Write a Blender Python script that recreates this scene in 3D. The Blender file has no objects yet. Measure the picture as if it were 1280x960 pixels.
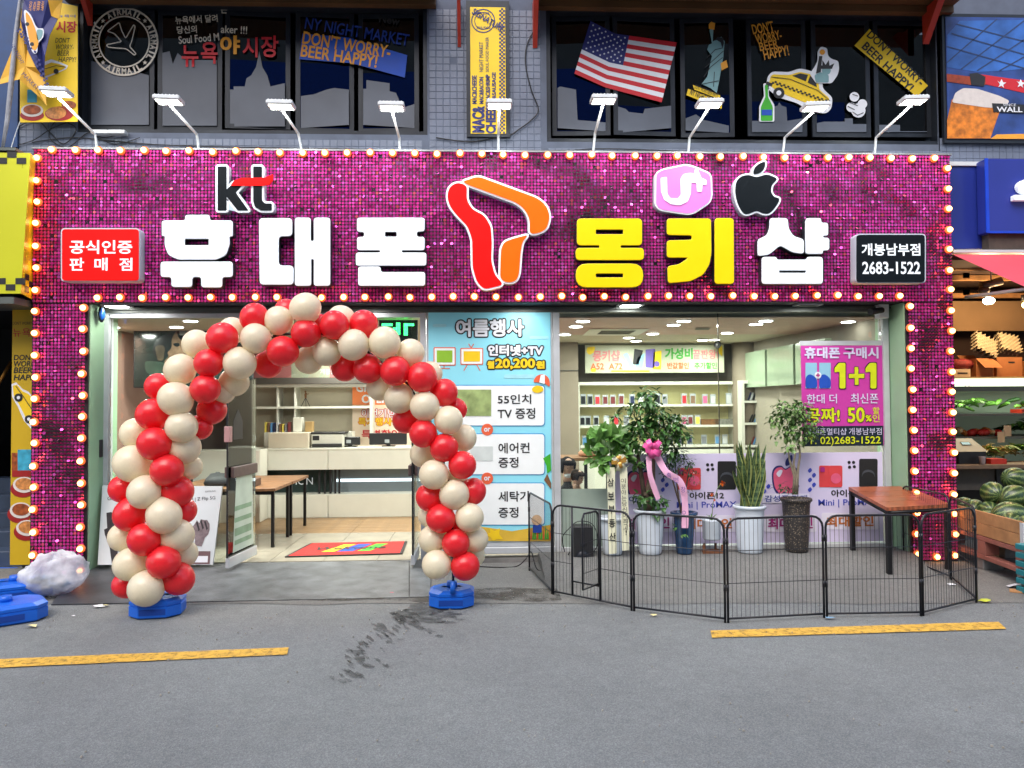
import bpy, math, random
from mathutils import Vector, Matrix, noise
import numpy as np
random.seed(7)
rnd = random.Random(11)
SC = bpy.context.scene
COL = SC.collection
R = math.radians
# ------------------------------------------------------------------ camera
FPX = 962.0
CAMLOC = Vector((0.0, -8.05, 1.70))
YAW, PITCH, ROLL = R(2.4), R(1.55), R(0.39)
_f = Vector((math.sin(YAW)*math.cos(PITCH), math.cos(YAW)*math.cos(PITCH), math.sin(PITCH)))
_r0 = Vector((math.cos(YAW), -math.sin(YAW), 0))
_u0 = _r0.cross(_f)
_r = _r0*math.cos(ROLL) - _u0*math.sin(ROLL)
_u = _u0*math.cos(ROLL) + _r0*math.sin(ROLL)
cd = bpy.data.cameras.new('camera'); cd.sensor_width = 36; cd.lens = 36*FPX/1280
cd.clip_start = .05; cd.clip_end = 3000
camo = bpy.data.objects.new('camera', cd); COL.objects.link(camo)
m = Matrix((_r, _u, -_f)).transposed().to_4x4(); m.translation = CAMLOC
camo.matrix_world = m
SC.camera = camo
# ------------------------------------------------------------------ sky, sun, exposure
w = bpy.data.worlds.new('World'); SC.world = w; w.use_nodes = True
nt = w.node_tree
sky = nt.nodes.new('ShaderNodeTexSky'); sky.sky_type = 'NISHITA'; sky.sun_disc = False
sky.sun_elevation = R(50); sky.sun_rotation = R(200)
sky.dust_density = 2.5; sky.air_density = 1.2; sky.ozone_density = 1.0
nt.nodes['Background'].inputs['Strength'].default_value = 0.15
nt.links.new(sky.outputs[0], nt.nodes['Background'].inputs[0])
sl = bpy.data.lights.new('sun', 'SUN'); sl.energy = 1.2; sl.angle = R(50); sl.color = (1, .95, .88)
so = bpy.data.objects.new('sun', sl); COL.objects.link(so)
so.rotation_euler = (R(40), 0, R(-20))     # veiled high sun over the street, very soft
SC.view_settings.view_transform = 'Standard'; SC.view_settings.look = 'None'
SC.view_settings.exposure = 0.98; SC.view_settings.gamma = 1
SC.cycles.max_bounces = 6; SC.cycles.diffuse_bounces = 3; SC.cycles.glossy_bounces = 3
SC.cycles.transparent_max_bounces = 12; SC.cycles.sample_clamp_indirect = 4
SC.cycles.caustics_reflective = False; SC.cycles.caustics_refractive = False

# ------------------------------------------------------------------ pixel -> place
def ray(px, py):
    d = _f*FPX + _r*(px-640) - _u*(py-480)
    return d
def P(px, py, Y=0.0):
    d = ray(px, py); t = (Y-CAMLOC.y)/d.y
    return CAMLOC + d*t
def G(px, py, z=0.0):
    d = ray(px, py); t = (z-CAMLOC.z)/d.z
    return CAMLOC + d*t
def PX(px, py, X):
    d = ray(px, py); t = (X-CAMLOC.x)/d.x
    return CAMLOC + d*t
def mpp(Y=0.0):
    return (P(641, 480, Y)-P(640, 480, Y)).length

# ------------------------------------------------------------------ materials
MATS = {}
def lin(c):
    return tuple(((v/12.92) if v <= .04045 else ((v+.055)/1.055)**2.4) for v in c)
def S(r, g, b):      # sRGB 0..255 -> linear
    return lin((r/255, g/255, b/255))
def mat(name, col=(.5, .5, .5), rough=.5, metal=0., var=.12, vscale=6., bump=0., bscale=60., emit=0., ecol=None,
        coat=0., spec=.5, alpha=None, sss=0., detail=6):
    if name in MATS: return MATS[name]
    mt = bpy.data.materials.new(name); mt.use_nodes = True
    n = mt.node_tree.nodes; l = mt.node_tree.links; b = n['Principled BSDF']
    b.inputs['Roughness'].default_value = rough; b.inputs['Metallic'].default_value = metal
    b.inputs['Coat Weight'].default_value = coat; b.inputs['Specular IOR Level'].default_value = spec
    if sss:
        b.inputs['Subsurface Weight'].default_value = sss; b.inputs['Subsurface Radius'].default_value = (.03, .02, .015)
        b.inputs['Subsurface Scale'].default_value = 1.0
    tc = n.new('ShaderNodeTexCoord')
    if var > 0:
        nz = n.new('ShaderNodeTexNoise'); nz.inputs['Scale'].default_value = vscale; nz.inputs['Detail'].default_value = detail
        l.new(tc.outputs['Object'], nz.inputs['Vector'])
        cr = n.new('ShaderNodeValToRGB'); l.new(nz.outputs[0], cr.inputs[0])
        cr.color_ramp.elements[0].position = .3; cr.color_ramp.elements[1].position = .7
        cr.color_ramp.elements[0].color = (*[max(0, c*(1-var)) for c in col], 1)
        cr.color_ramp.elements[1].color = (*[min(1, c*(1+var)) for c in col], 1)
        l.new(cr.outputs[0], b.inputs['Base Color'])
        if rough > .15:
            mr = n.new('ShaderNodeMapRange'); mr.inputs['To Min'].default_value = rough*.85; mr.inputs['To Max'].default_value = min(1, rough*1.2)
            l.new(nz.outputs[0], mr.inputs[0]); l.new(mr.outputs[0], b.inputs['Roughness'])
    else:
        b.inputs['Base Color'].default_value = (*col, 1)
    if bump > 0:
        n2 = n.new('ShaderNodeTexNoise'); n2.inputs['Scale'].default_value = bscale; n2.inputs['Detail'].default_value = 5
        l.new(tc.outputs['Object'], n2.inputs['Vector'])
        bp = n.new('ShaderNodeBump'); bp.inputs['Strength'].default_value = bump; bp.inputs['Distance'].default_value = .01
        l.new(n2.outputs[0], bp.inputs['Height']); l.new(bp.outputs[0], b.inputs['Normal'])
    if emit > 0:
        b.inputs['Emission Color'].default_value = (*(ecol or col), 1); b.inputs['Emission Strength'].default_value = emit
    MATS[name] = mt
    return mt
def emitter(name, col, strength, sample=True):
    if name in MATS: return MATS[name]
    mt = bpy.data.materials.new(name); mt.use_nodes = True
    n = mt.node_tree.nodes; l = mt.node_tree.links; b = n['Principled BSDF']
    b.inputs['Base Color'].default_value = (*col, 1); b.inputs['Roughness'].default_value = .3
    b.inputs['Emission Color'].default_value = (*col, 1); b.inputs['Emission Strength'].default_value = strength
    if not sample:
        try: mt.cycles.emission_sampling = 'NONE'
        except Exception: pass
    MATS[name] = mt
    return mt
def glassmat(name, tint=(.93, .97, .95), refl=.04, rough=0.0, scatter=0., scol=(.6, .65, .68)):
    if name in MATS: return MATS[name]
    mt = bpy.data.materials.new(name); mt.use_nodes = True
    n = mt.node_tree.nodes; l = mt.node_tree.links
    out = n['Material Output']; n.remove(n['Principled BSDF'])
    tr = n.new('ShaderNodeBsdfTransparent'); tr.inputs[0].default_value = (*tint, 1)
    gl = n.new('ShaderNodeBsdfGlossy'); gl.inputs['Roughness'].default_value = rough
    fr = n.new('ShaderNodeFresnel'); fr.inputs[0].default_value = 1.5
    ad = n.new('ShaderNodeMath'); ad.operation = 'ADD'; ad.use_clamp = True; ad.inputs[1].default_value = refl
    l.new(fr.outputs[0], ad.inputs[0])
    mx = n.new('ShaderNodeMixShader'); l.new(ad.outputs[0], mx.inputs[0]); l.new(tr.outputs[0], mx.inputs[1]); l.new(gl.outputs[0], mx.inputs[2])
    last = mx
    if scatter:
        df = n.new('ShaderNodeBsdfDiffuse'); df.inputs[0].default_value = (*scol, 1)
        tc = n.new('ShaderNodeTexCoord'); nz = n.new('ShaderNodeTexNoise'); nz.inputs['Scale'].default_value = 2; nz.inputs['Detail'].default_value = 8
        l.new(tc.outputs['Object'], nz.inputs['Vector'])
        mr = n.new('ShaderNodeMapRange'); mr.inputs['To Min'].default_value = scatter*.5; mr.inputs['To Max'].default_value = min(1, scatter*1.5)
        l.new(nz.outputs[0], mr.inputs[0])
        m2 = n.new('ShaderNodeMixShader'); l.new(mr.outputs[0], m2.inputs[0]); l.new(mx.outputs[0], m2.inputs[1]); l.new(df.outputs[0], m2.inputs[2])
        last = m2
    l.new(last.outputs[0], out.inputs[0])
    MATS[name] = mt
    return mt

# ------------------------------------------------------------------ objects
ORG = {}
def tagp(o, label=None, cat=None, group=None, kind=None):
    if label: o['label'] = label
    if cat: o['category'] = cat
    if group: o['group'] = group
    if kind: o['kind'] = kind
    return o
def thing(name, label, cat, loc=(0, 0, 0), group=None):
    o = bpy.data.objects.new(name, None); COL.objects.link(o); o.location = loc; o.empty_display_size = .1
    ORG[o.name] = Vector(loc)
    return tagp(o, label, cat, group)
class MB:
    def __init__(s): s.v = []; s.f = []; s.sm = []; s.mi = []; s.cm = 0
    def face(s, idx, smooth=False):
        s.f.append(idx); s.sm.append(smooth); s.mi.append(s.cm)
    def poly(s, pts, smooth=False):
        b = len(s.v); s.v += [tuple(p) for p in pts]; s.face(list(range(b, b+len(pts))), smooth); return s
    def box(s, x0, x1, y0, y1, z0, z1, M=None, top=1.0):
        b = len(s.v)
        cx, cy = (x0+x1)/2, (y0+y1)/2
        pts = [(x0, y0, z0), (x1, y0, z0), (x1, y1, z0), (x0, y1, z0)] + [(cx+(x-cx)*top, cy+(y-cy)*top, z1) for x, y in ((x0, y0), (x1, y0), (x1, y1), (x0, y1))]
        if M is not None: pts = [tuple(M @ Vector(p)) for p in pts]
        s.v += pts
        for q in ((3, 2, 1, 0), (4, 5, 6, 7), (0, 1, 5, 4), (1, 2, 6, 5), (2, 3, 7, 6), (3, 0, 4, 7)):
            s.face([b+i for i in q])
        return s
    def cbox(s, x0, x1, y0, y1, z0, z1, c=.01, M=None):     # box with chamfered edges (all along z and top/bottom rims)
        b = len(s.v)
        def ring(z, k):
            a0, a1, b0, b1 = x0+k, x1-k, y0+k, y1-k; cc = max(c, 1e-4)
            return [(a0+cc, b0, z), (a1-cc, b0, z), (a1, b0+cc, z), (a1, b1-cc, z), (a1-cc, b1, z), (a0+cc, b1, z), (a0, b1-cc, z), (a0, b0+cc, z)]
        pts = ring(z0, c) + ring(z0+c, 0) + ring(z1-c, 0) + ring(z1, c)
        if M is not None: pts = [tuple(M @ Vector(p)) for p in pts]
        s.v += pts
        for k in range(3):
            for i in range(8):
                j = (i+1) % 8; s.face([b+k*8+i, b+k*8+j, b+(k+1)*8+j, b+(k+1)*8+i])
        s.face([b+i for i in reversed(range(8))]); s.face([b+24+i for i in range(8)])
        return s
    def cyl(s, p0, p1, r0, r1=None, n=12, cap=True):
        r1 = r0 if r1 is None else r1
        p0, p1 = Vector(p0), Vector(p1); d = (p1-p0)
        if d.length < 1e-9: return s
        d.normalize(); a = d.orthogonal().normalized(); c = d.cross(a)
        b = len(s.v)
        for p, r in ((p0, r0), (p1, r1)):
            for i in range(n):
                t = 2*math.pi*i/n; s.v.append(tuple(p + a*math.cos(t)*r + c*math.sin(t)*r))
        for i in range(n):
            j = (i+1) % n; s.face([b+i, b+j, b+n+j, b+n+i], n > 5)
        if cap:
            s.face([b+i for i in reversed(range(n))]); s.face([b+n+i for i in range(n)])
        return s
    def tube(s, pts, r, n=6, cap=True):
        pts = [Vector(p) for p in pts]; rr = r if isinstance(r, (list, tuple)) else [r]*len(pts)
        b = len(s.v); a = None
        for k, p in enumerate(pts):
            d = (pts[min(k+1, len(pts)-1)] - pts[max(k-1, 0)])
            if d.length < 1e-9: d = Vector((0, 0, 1))
            d.normalize()
            if a is None: a = d.orthogonal().normalized()
            else:
                a = a - d*a.dot(d)
                a = a.normalized() if a.length > 1e-6 else d.orthogonal().normalized()
            c = d.cross(a)
            for i in range(n):
                t = 2*math.pi*i/n; s.v.append(tuple(p + a*math.cos(t)*rr[k] + c*math.sin(t)*rr[k]))
        for k in range(len(pts)-1):
            for i in range(n):
                j = (i+1) % n; s.face([b+k*n+i, b+k*n+j, b+(k+1)*n+j, b+(k+1)*n+i], True)
        if cap:
            s.face([b+i for i in reversed(range(n))]); e = b+(len(pts)-1)*n; s.face([e+i for i in range(n)])
        return s
    def lathe(s, prof, c=(0, 0, 0), n=20, M=None, flute=0, fn=0):     # prof: (r, z)
        b = len(s.v); c = Vector(c)
        for r, z in prof:
            for i in range(n):
                t = 2*math.pi*i/n; q = r*(1+flute*math.cos(fn*t)) if flute else r
                p = Vector((q*math.cos(t), q*math.sin(t), z))
                if M is not None: p = M @ p
                s.v.append(tuple(c+p))
        for k in range(len(prof)-1):
            for i in range(n):
                j = (i+1) % n; s.face([b+k*n+i, b+k*n+j, b+(k+1)*n+j, b+(k+1)*n+i], True)
        if prof[0][0] > 1e-5: s.face([b+i for i in reversed(range(n))])
        if prof[-1][0] > 1e-5: e = b+(len(prof)-1)*n; s.face([e+i for i in range(n)])
        return s
    def ball(s, c, rx, ry=None, rz=None, n=16, m=10, M=None):
        ry = ry or rx; rz = rz or rx
        b = len(s.v); c = Vector(c)
        for k in range(m+1):
            ph = math.pi*k/m
            for i in range(n):
                t = 2*math.pi*i/n
                p = Vector((rx*math.sin(ph)*math.cos(t), ry*math.sin(ph)*math.sin(t), -rz*math.cos(ph)))
                if M is not None: p = M @ p
                s.v.append(tuple(c+p))
        for k in range(m):
            for i in range(n):
                j = (i+1) % n; s.face([b+k*n+i, b+k*n+j, b+(k+1)*n+j, b+(k+1)*n+i], True)
        return s
    def mesh(s, name='mesh', mats=()):
        me = bpy.data.meshes.new(name); me.from_pydata(s.v, [], s.f)
        me.polygons.foreach_set('use_smooth', s.sm)
        if any(s.mi): me.polygons.foreach_set('material_index', s.mi)
        for mm in mats: me.materials.append(mm)
        me.update(); return me
def mk(name, mb, mt, parent=None, **tags):
    """link a mesh given in world coordinates as one object"""
    mts = mt if isinstance(mt, (list, tuple)) else [mt]
    me = mb.mesh(name, mts) if isinstance(mb, MB) else mb
    if not isinstance(mb, MB):
        me.materials.clear()
        for q in mts: me.materials.append(q)
    o = bpy.data.objects.new(name, me); COL.objects.link(o)
    if parent is not None:
        org = ORG[parent.name]; o.parent = parent
    else:
        n = len(me.vertices); a = np.empty(n*3); me.vertices.foreach_get('co', a); a = a.reshape(-1, 3)
        org = Vector(((a[:, 0].min()+a[:, 0].max())/2, (a[:, 1].min()+a[:, 1].max())/2, a[:, 2].min()))
        o.location = org
    if org.length > 0: me.transform(Matrix.Translation(-org))
    ORG[o.name] = Vector(org)
    tagp(o, **tags)
    return o
def inst(name, me, parent, loc, rot=(0, 0, 0), scale=(1, 1, 1), **tags):
    o = bpy.data.objects.new(name, me); COL.objects.link(o)
    o.location = Vector(loc) - (ORG[parent.name] if parent else Vector((0, 0, 0)))
    o.rotation_euler = rot; o.scale = scale
    if parent: o.parent = parent
    ORG[o.name] = Vector(loc)
    return tagp(o, **tags)
def copy_tree(o, loc=None, rotz=None, label=None, parent=None):
    c = o.copy(); COL.objects.link(c)
    if parent: c.parent = parent
    if loc is not None: c.location = loc; ORG[c.name] = Vector(loc)
    if rotz is not None: c.rotation_euler = (0, 0, rotz)
    if label: c['label'] = label
    for ch in list(o.children): copy_tree(ch, parent=c)
    return c
def struct(name, mb, mt): return mk(name, mb, mt, kind='structure')

# ------------------------------------------------------------------ outlines, slabs, lettering
def rounded(pts, r, seg=4):
    if r <= 0: return list(pts)
    out = []; n = len(pts)
    for i in range(n):
        p = Vector(pts[i]); a = Vector(pts[i-1]); b = Vector(pts[(i+1) % n])
        da, db = a-p, b-p; la, lb = da.length, db.length
        if la < 1e-6 or lb < 1e-6: continue
        q = min(r, la*.48, lb*.48)
        s0 = p+da/la*q; s1 = p+db/lb*q
        for k in range(seg+1):
            t = k/seg; out.append(tuple(s0*(1-t)**2 + p*2*t*(1-t) + s1*t*t))
    return out
def smooth(pts, seg=5):
    out = []; n = len(pts); V = [Vector(p) for p in pts]
    for i in range(n):
        p0, p1, p2, p3 = V[i-1], V[i], V[(i+1) % n], V[(i+2) % n]
        for k in range(seg):
            t = k/seg
            out.append(tuple(.5*((2*p1)+(p2-p0)*t+(2*p0-5*p1+4*p2-p3)*t*t+(3*p1-p0-3*p2+p3)*t**3)))
    return out
def circle(cx, cy, r, n=24, ry=None):
    ry = ry or r
    return [(cx+r*math.cos(2*math.pi*i/n), cy+ry*math.sin(2*math.pi*i/n)) for i in range(n)]
def rect(x0, y0, x1, y1): return [(x0, y0), (x1, y0), (x1, y1), (x0, y1)]
def rrect(x0, y0, x1, y1, r, seg=4): return rounded(rect(x0, y0, x1, y1), r, seg)
def curve_mesh(cu):
    o = bpy.data.objects.new('tmp', cu)
    me = bpy.data.meshes.new_from_object(o)
    bpy.data.objects.remove(o); bpy.data.curves.remove(cu)
    return me
def loops_mesh(loops, thick, offset=0., bevel=0.):
    cu = bpy.data.curves.new('outline', 'CURVE'); cu.dimensions = '2D'; cu.fill_mode = 'BOTH'
    cu.extrude = max(0, thick/2-bevel); cu.offset = offset; cu.bevel_depth = bevel; cu.bevel_resolution = 2
    for lp in loops:
        sp = cu.splines.new('POLY'); sp.points.add(len(lp)-1)
        for i, p in enumerate(lp): sp.points[i].co = (p[0], p[1], 0, 1)
        sp.use_cyclic_u = True
    return curve_mesh(cu)
def frame_M(O, U, V):
    U = Vector(U).normalized(); V = Vector(V).normalized(); N = U.cross(V)
    m = Matrix((U, V, N)).transposed().to_4x4(); m.translation = O; return m
def area2(lp): return sum(lp[i-1][0]*lp[i][1]-lp[i][0]*lp[i-1][1] for i in range(len(lp)))
def slab(name, loops, Y, thick, mt, parent=None, zoom=(0, 0, 1), offset=0., bevel=0., **tags):
    """loops: outlines as read in the photo (zoom = x0, y0, scale), built in the upright plane whose front is at Y"""
    ws = []
    for k, lp in enumerate(loops):
        q = [P(zoom[0]+x*zoom[2], zoom[1]+y*zoom[2], Y) for x, y in lp]
        q = [(p.x, p.z) for p in q]
        if area2(q) < 0: q.reverse()
        if k > 0: q.reverse()
        ws.append(q)
    me = loops_mesh(ws, thick, offset, bevel)
    me.transform(frame_M(Vector((0, Y+thick/2, 0)), (1, 0, 0), (0, 0, 1)))
    return mk(name, me, mt, parent, **tags)
def slabs(name, polys, Y, thick, mt, parent=None, zoom=(0, 0, 1), **tags):
    """several separate outlines joined as one print"""
    ws = []
    for lp in polys:
        q = [P(zoom[0]+x*zoom[2], zoom[1]+y*zoom[2], Y) for x, y in lp]
        q = [(p.x, p.z) for p in q]
        if area2(q) < 0: q.reverse()
        ws.append(q)
    mb = MB()
    for q in ws: mb.poly([(x, Y, z) for x, z in q])
    return mk(name, mb, mt, parent, **tags)
TXT = {}
def text_mesh(body, off=0., shear=0., space=1.0):
    key = (body, off, shear, space)
    if key not in TXT:
        c = bpy.data.curves.new('t', 'FONT'); c.body = body; c.size = 1; c.offset = off; c.extrude = .0; c.shear = shear
        c.space_character = space; c.align_x = 'CENTER'; c.resolution_u = 3
        TXT[key] = curve_mesh(c)
    return TXT[key].copy()
def text_at(name, body, O, U, V, w, h, mt, parent=None, off=.02, shear=0., space=1.0, keep=False, spread=0., **tags):
    """lettering centred at O, fitted to w x h metres along U and V; spread > 0 thickens it all round by that many metres"""
    me = text_mesh(body, off, shear, space)
    n = len(me.vertices); a = np.empty(n*3); me.vertices.foreach_get('co', a); a = a.reshape(-1, 3)
    mn, mx = a.min(0), a.max(0); d = mx-mn; c = (mn+mx)/2
    w, h = w-2*spread, (h-2*spread if h else h)
    sx = w/d[0]; sy = (h/d[1]) if h else sx
    if keep: sx = sy = min(sx, sy)
    a = (a-c)*np.array([sx, sy, 1.])
    if spread > 0:
        fs = [list(p_.vertices) for p_ in me.polygons]; mb = MB()
        for k in range(10):
            t = 2*math.pi*k/10; q = a+np.array([math.cos(t)*spread, math.sin(t)*spread, -.0001*k]); b = len(mb.v)
            mb.v += [tuple(v) for v in q]
            for f in fs: mb.face([b+i for i in f])
        bpy.data.meshes.remove(me); me = mb.mesh(name)
    else:
        me.vertices.foreach_set('co', a.ravel())
    me.transform(frame_M(Vector(O), U, V))
    return mk(name, me, mt, parent, **tags)
def text(name, body, box, Y, mt, parent=None, rot=0., off=.03, shear=0., space=1.0, keep=False, spread=0., **tags):
    """box = x0,y0,x1,y1 as read in the photo (unrotated extent), rot in degrees clockwise"""
    x0, y0, x1, y1 = box
    O = P((x0+x1)/2, (y0+y1)/2, Y); k = (P((x0+x1)/2+1, (y0+y1)/2, Y)-O).length
    a = R(-rot); U = (math.cos(a), 0, math.sin(a)); V = (-math.sin(a), 0, math.cos(a))
    return text_at(name, body, O, U, V, (x1-x0)*k, (y1-y0)*k, mt, parent, off, shear, space, keep, spread*k, **tags)
def panel(name, x0, y0, x1, y1, Y, d, mt, parent=None, **tags):
    """upright box whose front rectangle is read in the photo; depth d behind Y"""
    a = P(x0, (y0+y1)/2, Y); b = P(x1, (y0+y1)/2, Y); t = P((x0+x1)/2, y0, Y); u = P((x0+x1)/2, y1, Y)
    return mk(name, MB().box(a.x, b.x, Y, Y+d, u.z, t.z), mt, parent, **tags)
def slab_lo(px, py, Y): return P(px, py, Y)
# ================================================================== GROUND
def asphalt(name, base, warm, crackscale=3.0):
    mt = bpy.data.materials.new(name); mt.use_nodes = True
    n = mt.node_tree.nodes; l = mt.node_tree.links; b = n['Principled BSDF']
    tc = n.new('ShaderNodeTexCoord')
    def nz(scale, det=6, rough=.6):
        q = n.new('ShaderNodeTexNoise'); q.inputs['Scale'].default_value = scale; q.inputs['Detail'].default_value = det
        q.inputs['Roughness'].default_value = rough; l.new(tc.outputs['Object'], q.inputs['Vector']); return q
    def ramp(src, p0, c0, p1, c1):
        r = n.new('ShaderNodeValToRGB'); l.new(src, r.inputs[0]); e = r.color_ramp.elements
        e[0].position, e[1].position = p0, p1; e[0].color = (*c0, 1); e[1].color = (*c1, 1); return r
    def mix(mode, fac, a, c):
        m_ = n.new('ShaderNodeMixRGB'); m_.blend_type = mode
        if isinstance(fac, float): m_.inputs[0].default_value = fac
        else: l.new(fac, m_.inputs[0])
        l.new(a, m_.inputs[1])
        if isinstance(c, tuple): m_.inputs[2].default_value = (*c, 1)
        else: l.new(c, m_.inputs[2])
        return m_
    big = ramp(nz(.7, 8).outputs[0], .35, tuple(v*.90 for v in base), .65, tuple(v*1.07 for v in base))
    spk = n.new('ShaderNodeTexVoronoi'); spk.inputs['Scale'].default_value = 160; l.new(tc.outputs['Object'], spk.inputs['Vector'])
    sr = ramp(spk.outputs['Color'], .30, (.80, .80, .80), .98, (1.32, 1.31, 1.27))
    c1 = mix('MULTIPLY', 1.0, big.outputs[0], sr.outputs[0])
    mid = ramp(nz(9, 6, .7).outputs[0], .3, (.90, .90, .91), .7, (1.08, 1.08, 1.07))
    c2 = mix('MULTIPLY', 1.0, c1.outputs[0], mid.outputs[0])
    stain = ramp(nz(1.6, 9, .7).outputs[0], .56, (0, 0, 0), .75, (.55, .55, .55))
    c3 = mix('MIX', stain.outputs[0], c2.outputs[0], warm)
    l.new(c3.outputs[0], b.inputs['Base Color'])
    b.inputs['Roughness'].default_value = .85; b.inputs['Specular IOR Level'].default_value = .35
    bp = n.new('ShaderNodeBump'); bp.inputs['Strength'].default_value = .55; bp.inputs['Distance'].default_value = .006
    l.new(spk.outputs['Distance'], bp.inputs['Height']); l.new(bp.outputs[0], b.inputs['Normal'])
    return mt
def worn(mt, scale, lo, hi, stretch=(1, 1, 1)):
    n = mt.node_tree.nodes; l = mt.node_tree.links; b = n['Principled BSDF']; tc = n.new('ShaderNodeTexCoord'); mp = n.new('ShaderNodeMapping'); mp.inputs['Scale'].default_value = stretch
    nz = n.new('ShaderNodeTexNoise'); nz.inputs['Scale'].default_value = scale; nz.inputs['Detail'].default_value = 9; nz.inputs['Roughness'].default_value = .75
    l.new(tc.outputs['Object'], mp.inputs[0]); l.new(mp.outputs[0], nz.inputs['Vector']); mr = n.new('ShaderNodeMapRange'); mr.inputs[1].default_value = lo; mr.inputs[2].default_value = hi
    l.new(nz.outputs[0], mr.inputs[0]); tr = n.new('ShaderNodeBsdfTransparent'); mx = n.new('ShaderNodeMixShader'); l.new(mr.outputs[0], mx.inputs[0]); l.new(tr.outputs[0], mx.inputs[1]); l.new(b.outputs[0], mx.inputs[2]); l.new(mx.outputs[0], n['Material Output'].inputs[0])
M_ROAD = asphalt('asphalt', (.192, .204, .208), (.150, .152, .150))
M_APRON = asphalt('worn_concrete', (.176, .176, .170), (.11, .105, .096))
M_DIRT = asphalt('gutter_dirt', (.085, .078, .068), (.05, .045, .038))
struct('ground', MB().poly([(-300, -300, -.012), (300, -300, -.012), (300, 300, -.012), (-300, 300, -.012)]), M_ROAD)
struct('road', MB().poly([(-60, -13, 0), (60, -13, 0), (60, .6, 0), (-60, .6, 0)]), M_ROAD)
# worn concrete apron in front of the shops: ragged front edge
mb = MB(); pts = []
for i in range(60):
    x = -9 + i*18/59; pts.append((x, -1.42 - .07*(x) * .9 + .06*noise.noise((x*1.7, 3, 0)) + .03*noise.noise((x*7, 9, 0)), .004))
for a, c in zip(pts[:-1], pts[1:]):
    mb.poly([a, c, (c[0], .6, .004), (a[0], .6, .004)])
struct('pavement', mb, M_APRON)
mb = MB(); last = None
for i in range(70):
    x = -6.5 + i*7.2/69
    f = -1.25 - .05*x - .22*abs(noise.noise((x*1.1, 0, 0))) + .04*noise.noise((x*9, 1, 0)); bk = -.9 - .03*x + .1*noise.noise((x*2.3, 5, 0))
    if last: mb.poly([(last[0], last[1], .008), (x, f, .008), (x, bk, .008), (last[0], last[2], .008)])
    last = (x, f, bk)
worn(M_DIRT, 3.5, .40, .62)
struct('gutter', mb, M_DIRT)
# raised concrete strip along the glazing, sloping down to the apron
mb = MB(); prof = [(-.62, .006), (-.30, .055), (-.16, .10), (-.12, .108), (.30, .11)]
for k in range(len(prof)-1):
    for i in range(24):
        x0, x1 = .62+i*3.93/24, .62+(i+1)*3.93/24; j = lambda x: .02*noise.noise((x*3, 2, k)) if k < 1 else 0
        mb.poly([(x0, prof[k][0]+j(x0), prof[k][1]), (x1, prof[k][0]+j(x1), prof[k][1]), (x1, *prof[k+1]), (x0, *prof[k+1])], True)
mb.poly([(.62, y, z) for y, z in prof]+[(.62, .30, .0), (.62, -.62, .0)])
struct('pavement', mb, M_APRON)
# painted yellow lines
def paintmat():
    if 'yellow_paint' in MATS: return MATS['yellow_paint']
    mt = mat('yellow_paint', S(208, 162, 62), .8, var=.22, vscale=14, bump=.3, bscale=150); worn(mt, 22, .30, .50)
    return mt
def line_quad(a, b_, c, d):
    mb = MB(); A, B, C_, D_ = [G(*q, .008) for q in (a, b_, c, d)]; N = 26
    for i in range(N):
        t0, t1 = i/N, (i+1)/N
        j = lambda k: Vector((0, .008*noise.noise((k*9.1, a[0]*.1, 0)), 0))
        mb.poly([A.lerp(B, t0)+j(t0), A.lerp(B, t1)+j(t1), D_.lerp(C_, t1)-j(t1+3), D_.lerp(C_, t0)-j(t0+3)])
    return mb
for q in (((-60, 837), (359, 818), (361, 809), (-60, 826)), ((890, 797), (1258, 786), (1248, 777), (888, 788))):
    struct('road_marking', line_quad(*q), paintmat())
# wet trail running from the arch foot
M_WET = mat('wet_asphalt', (.028, .028, .028), .55, var=.3, vscale=30, bump=.4, bscale=140, spec=.2)
worn(M_WET, 8, .34, .80, (1, 1.6, 1))
mb = MB(); rr = random.Random(5)
def blot(px, py, rx, ry, rot=0., rough=.35):
    rx, ry = rx*1.05, ry*1.0
    c = G(px, py, .0065); k = .0066*1.3; n = 22; pts = []; ph = rr.random()*9
    for i in range(n):
        t = 2*math.pi*i/n; q = 1 + rough*noise.noise((math.cos(t)*2.2+ph, math.sin(t)*2.2, ph)) + .3*rough*rr.uniform(-1, 1)
        x, y = rx*math.cos(t)*q, ry*math.sin(t)*q; a = R(-rot)
        x, y = x*math.cos(a)-y*math.sin(a), x*math.sin(a)+y*math.cos(a)
        g = G(px+x, py+y, .0065 + .0001*rr.random()); pts.append(g)
    mb.poly(pts)
for i in range(26):      # thin broken trickles running down to the road
    u = i/25; x = 500-92*u+14*math.sin(u*9)+rr.uniform(-2, 2); y = 772+76*u+rr.uniform(-1.5, 1.5); blot(x+(18 if i % 3 == 0 else 0), y-(6 if i % 3 == 0 else 0), rr.uniform(3, 7), rr.uniform(1, 2), -35, .8)
for a in ((530, 762, 24, 8), (555, 768, 16, 5, 0, .6), (505, 768, 14, 6, 0, .6), (518, 780, 13, 4, -20, .7), (497, 772, 9, 6, -30, .6), (478, 786, 13, 4.5, -28, .8), (462, 797, 6, 2.4, -30, .8), (455, 804, 6, 2, -40, .8),
          (447, 815, 8, 3, -10, .8), (449, 824, 7, 5, -40, .9), (536, 788, 10, 2.4, -20, .8), (549, 795, 5, 1.6, 0, .8), (488, 803, 6, 1.6, -15, .8), (478, 812, 4, 1.3, -40, .8), (472, 825, 5, 1.6, -30, .8),
          (460, 832, 6, 2.6, -10, .8), (443, 843, 13, 4, -18, .7), (430, 851, 7, 3, 0, .9), (483, 832, 6, 2, -20, .9), (500, 799, 4, 1, 0, .9), (560, 778, 12, 1.4, 0, .9), (575, 774, 5, 1.2, 0, .9), (530, 774, 22, 5, 0, .8)):
    blot(*a)
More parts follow.
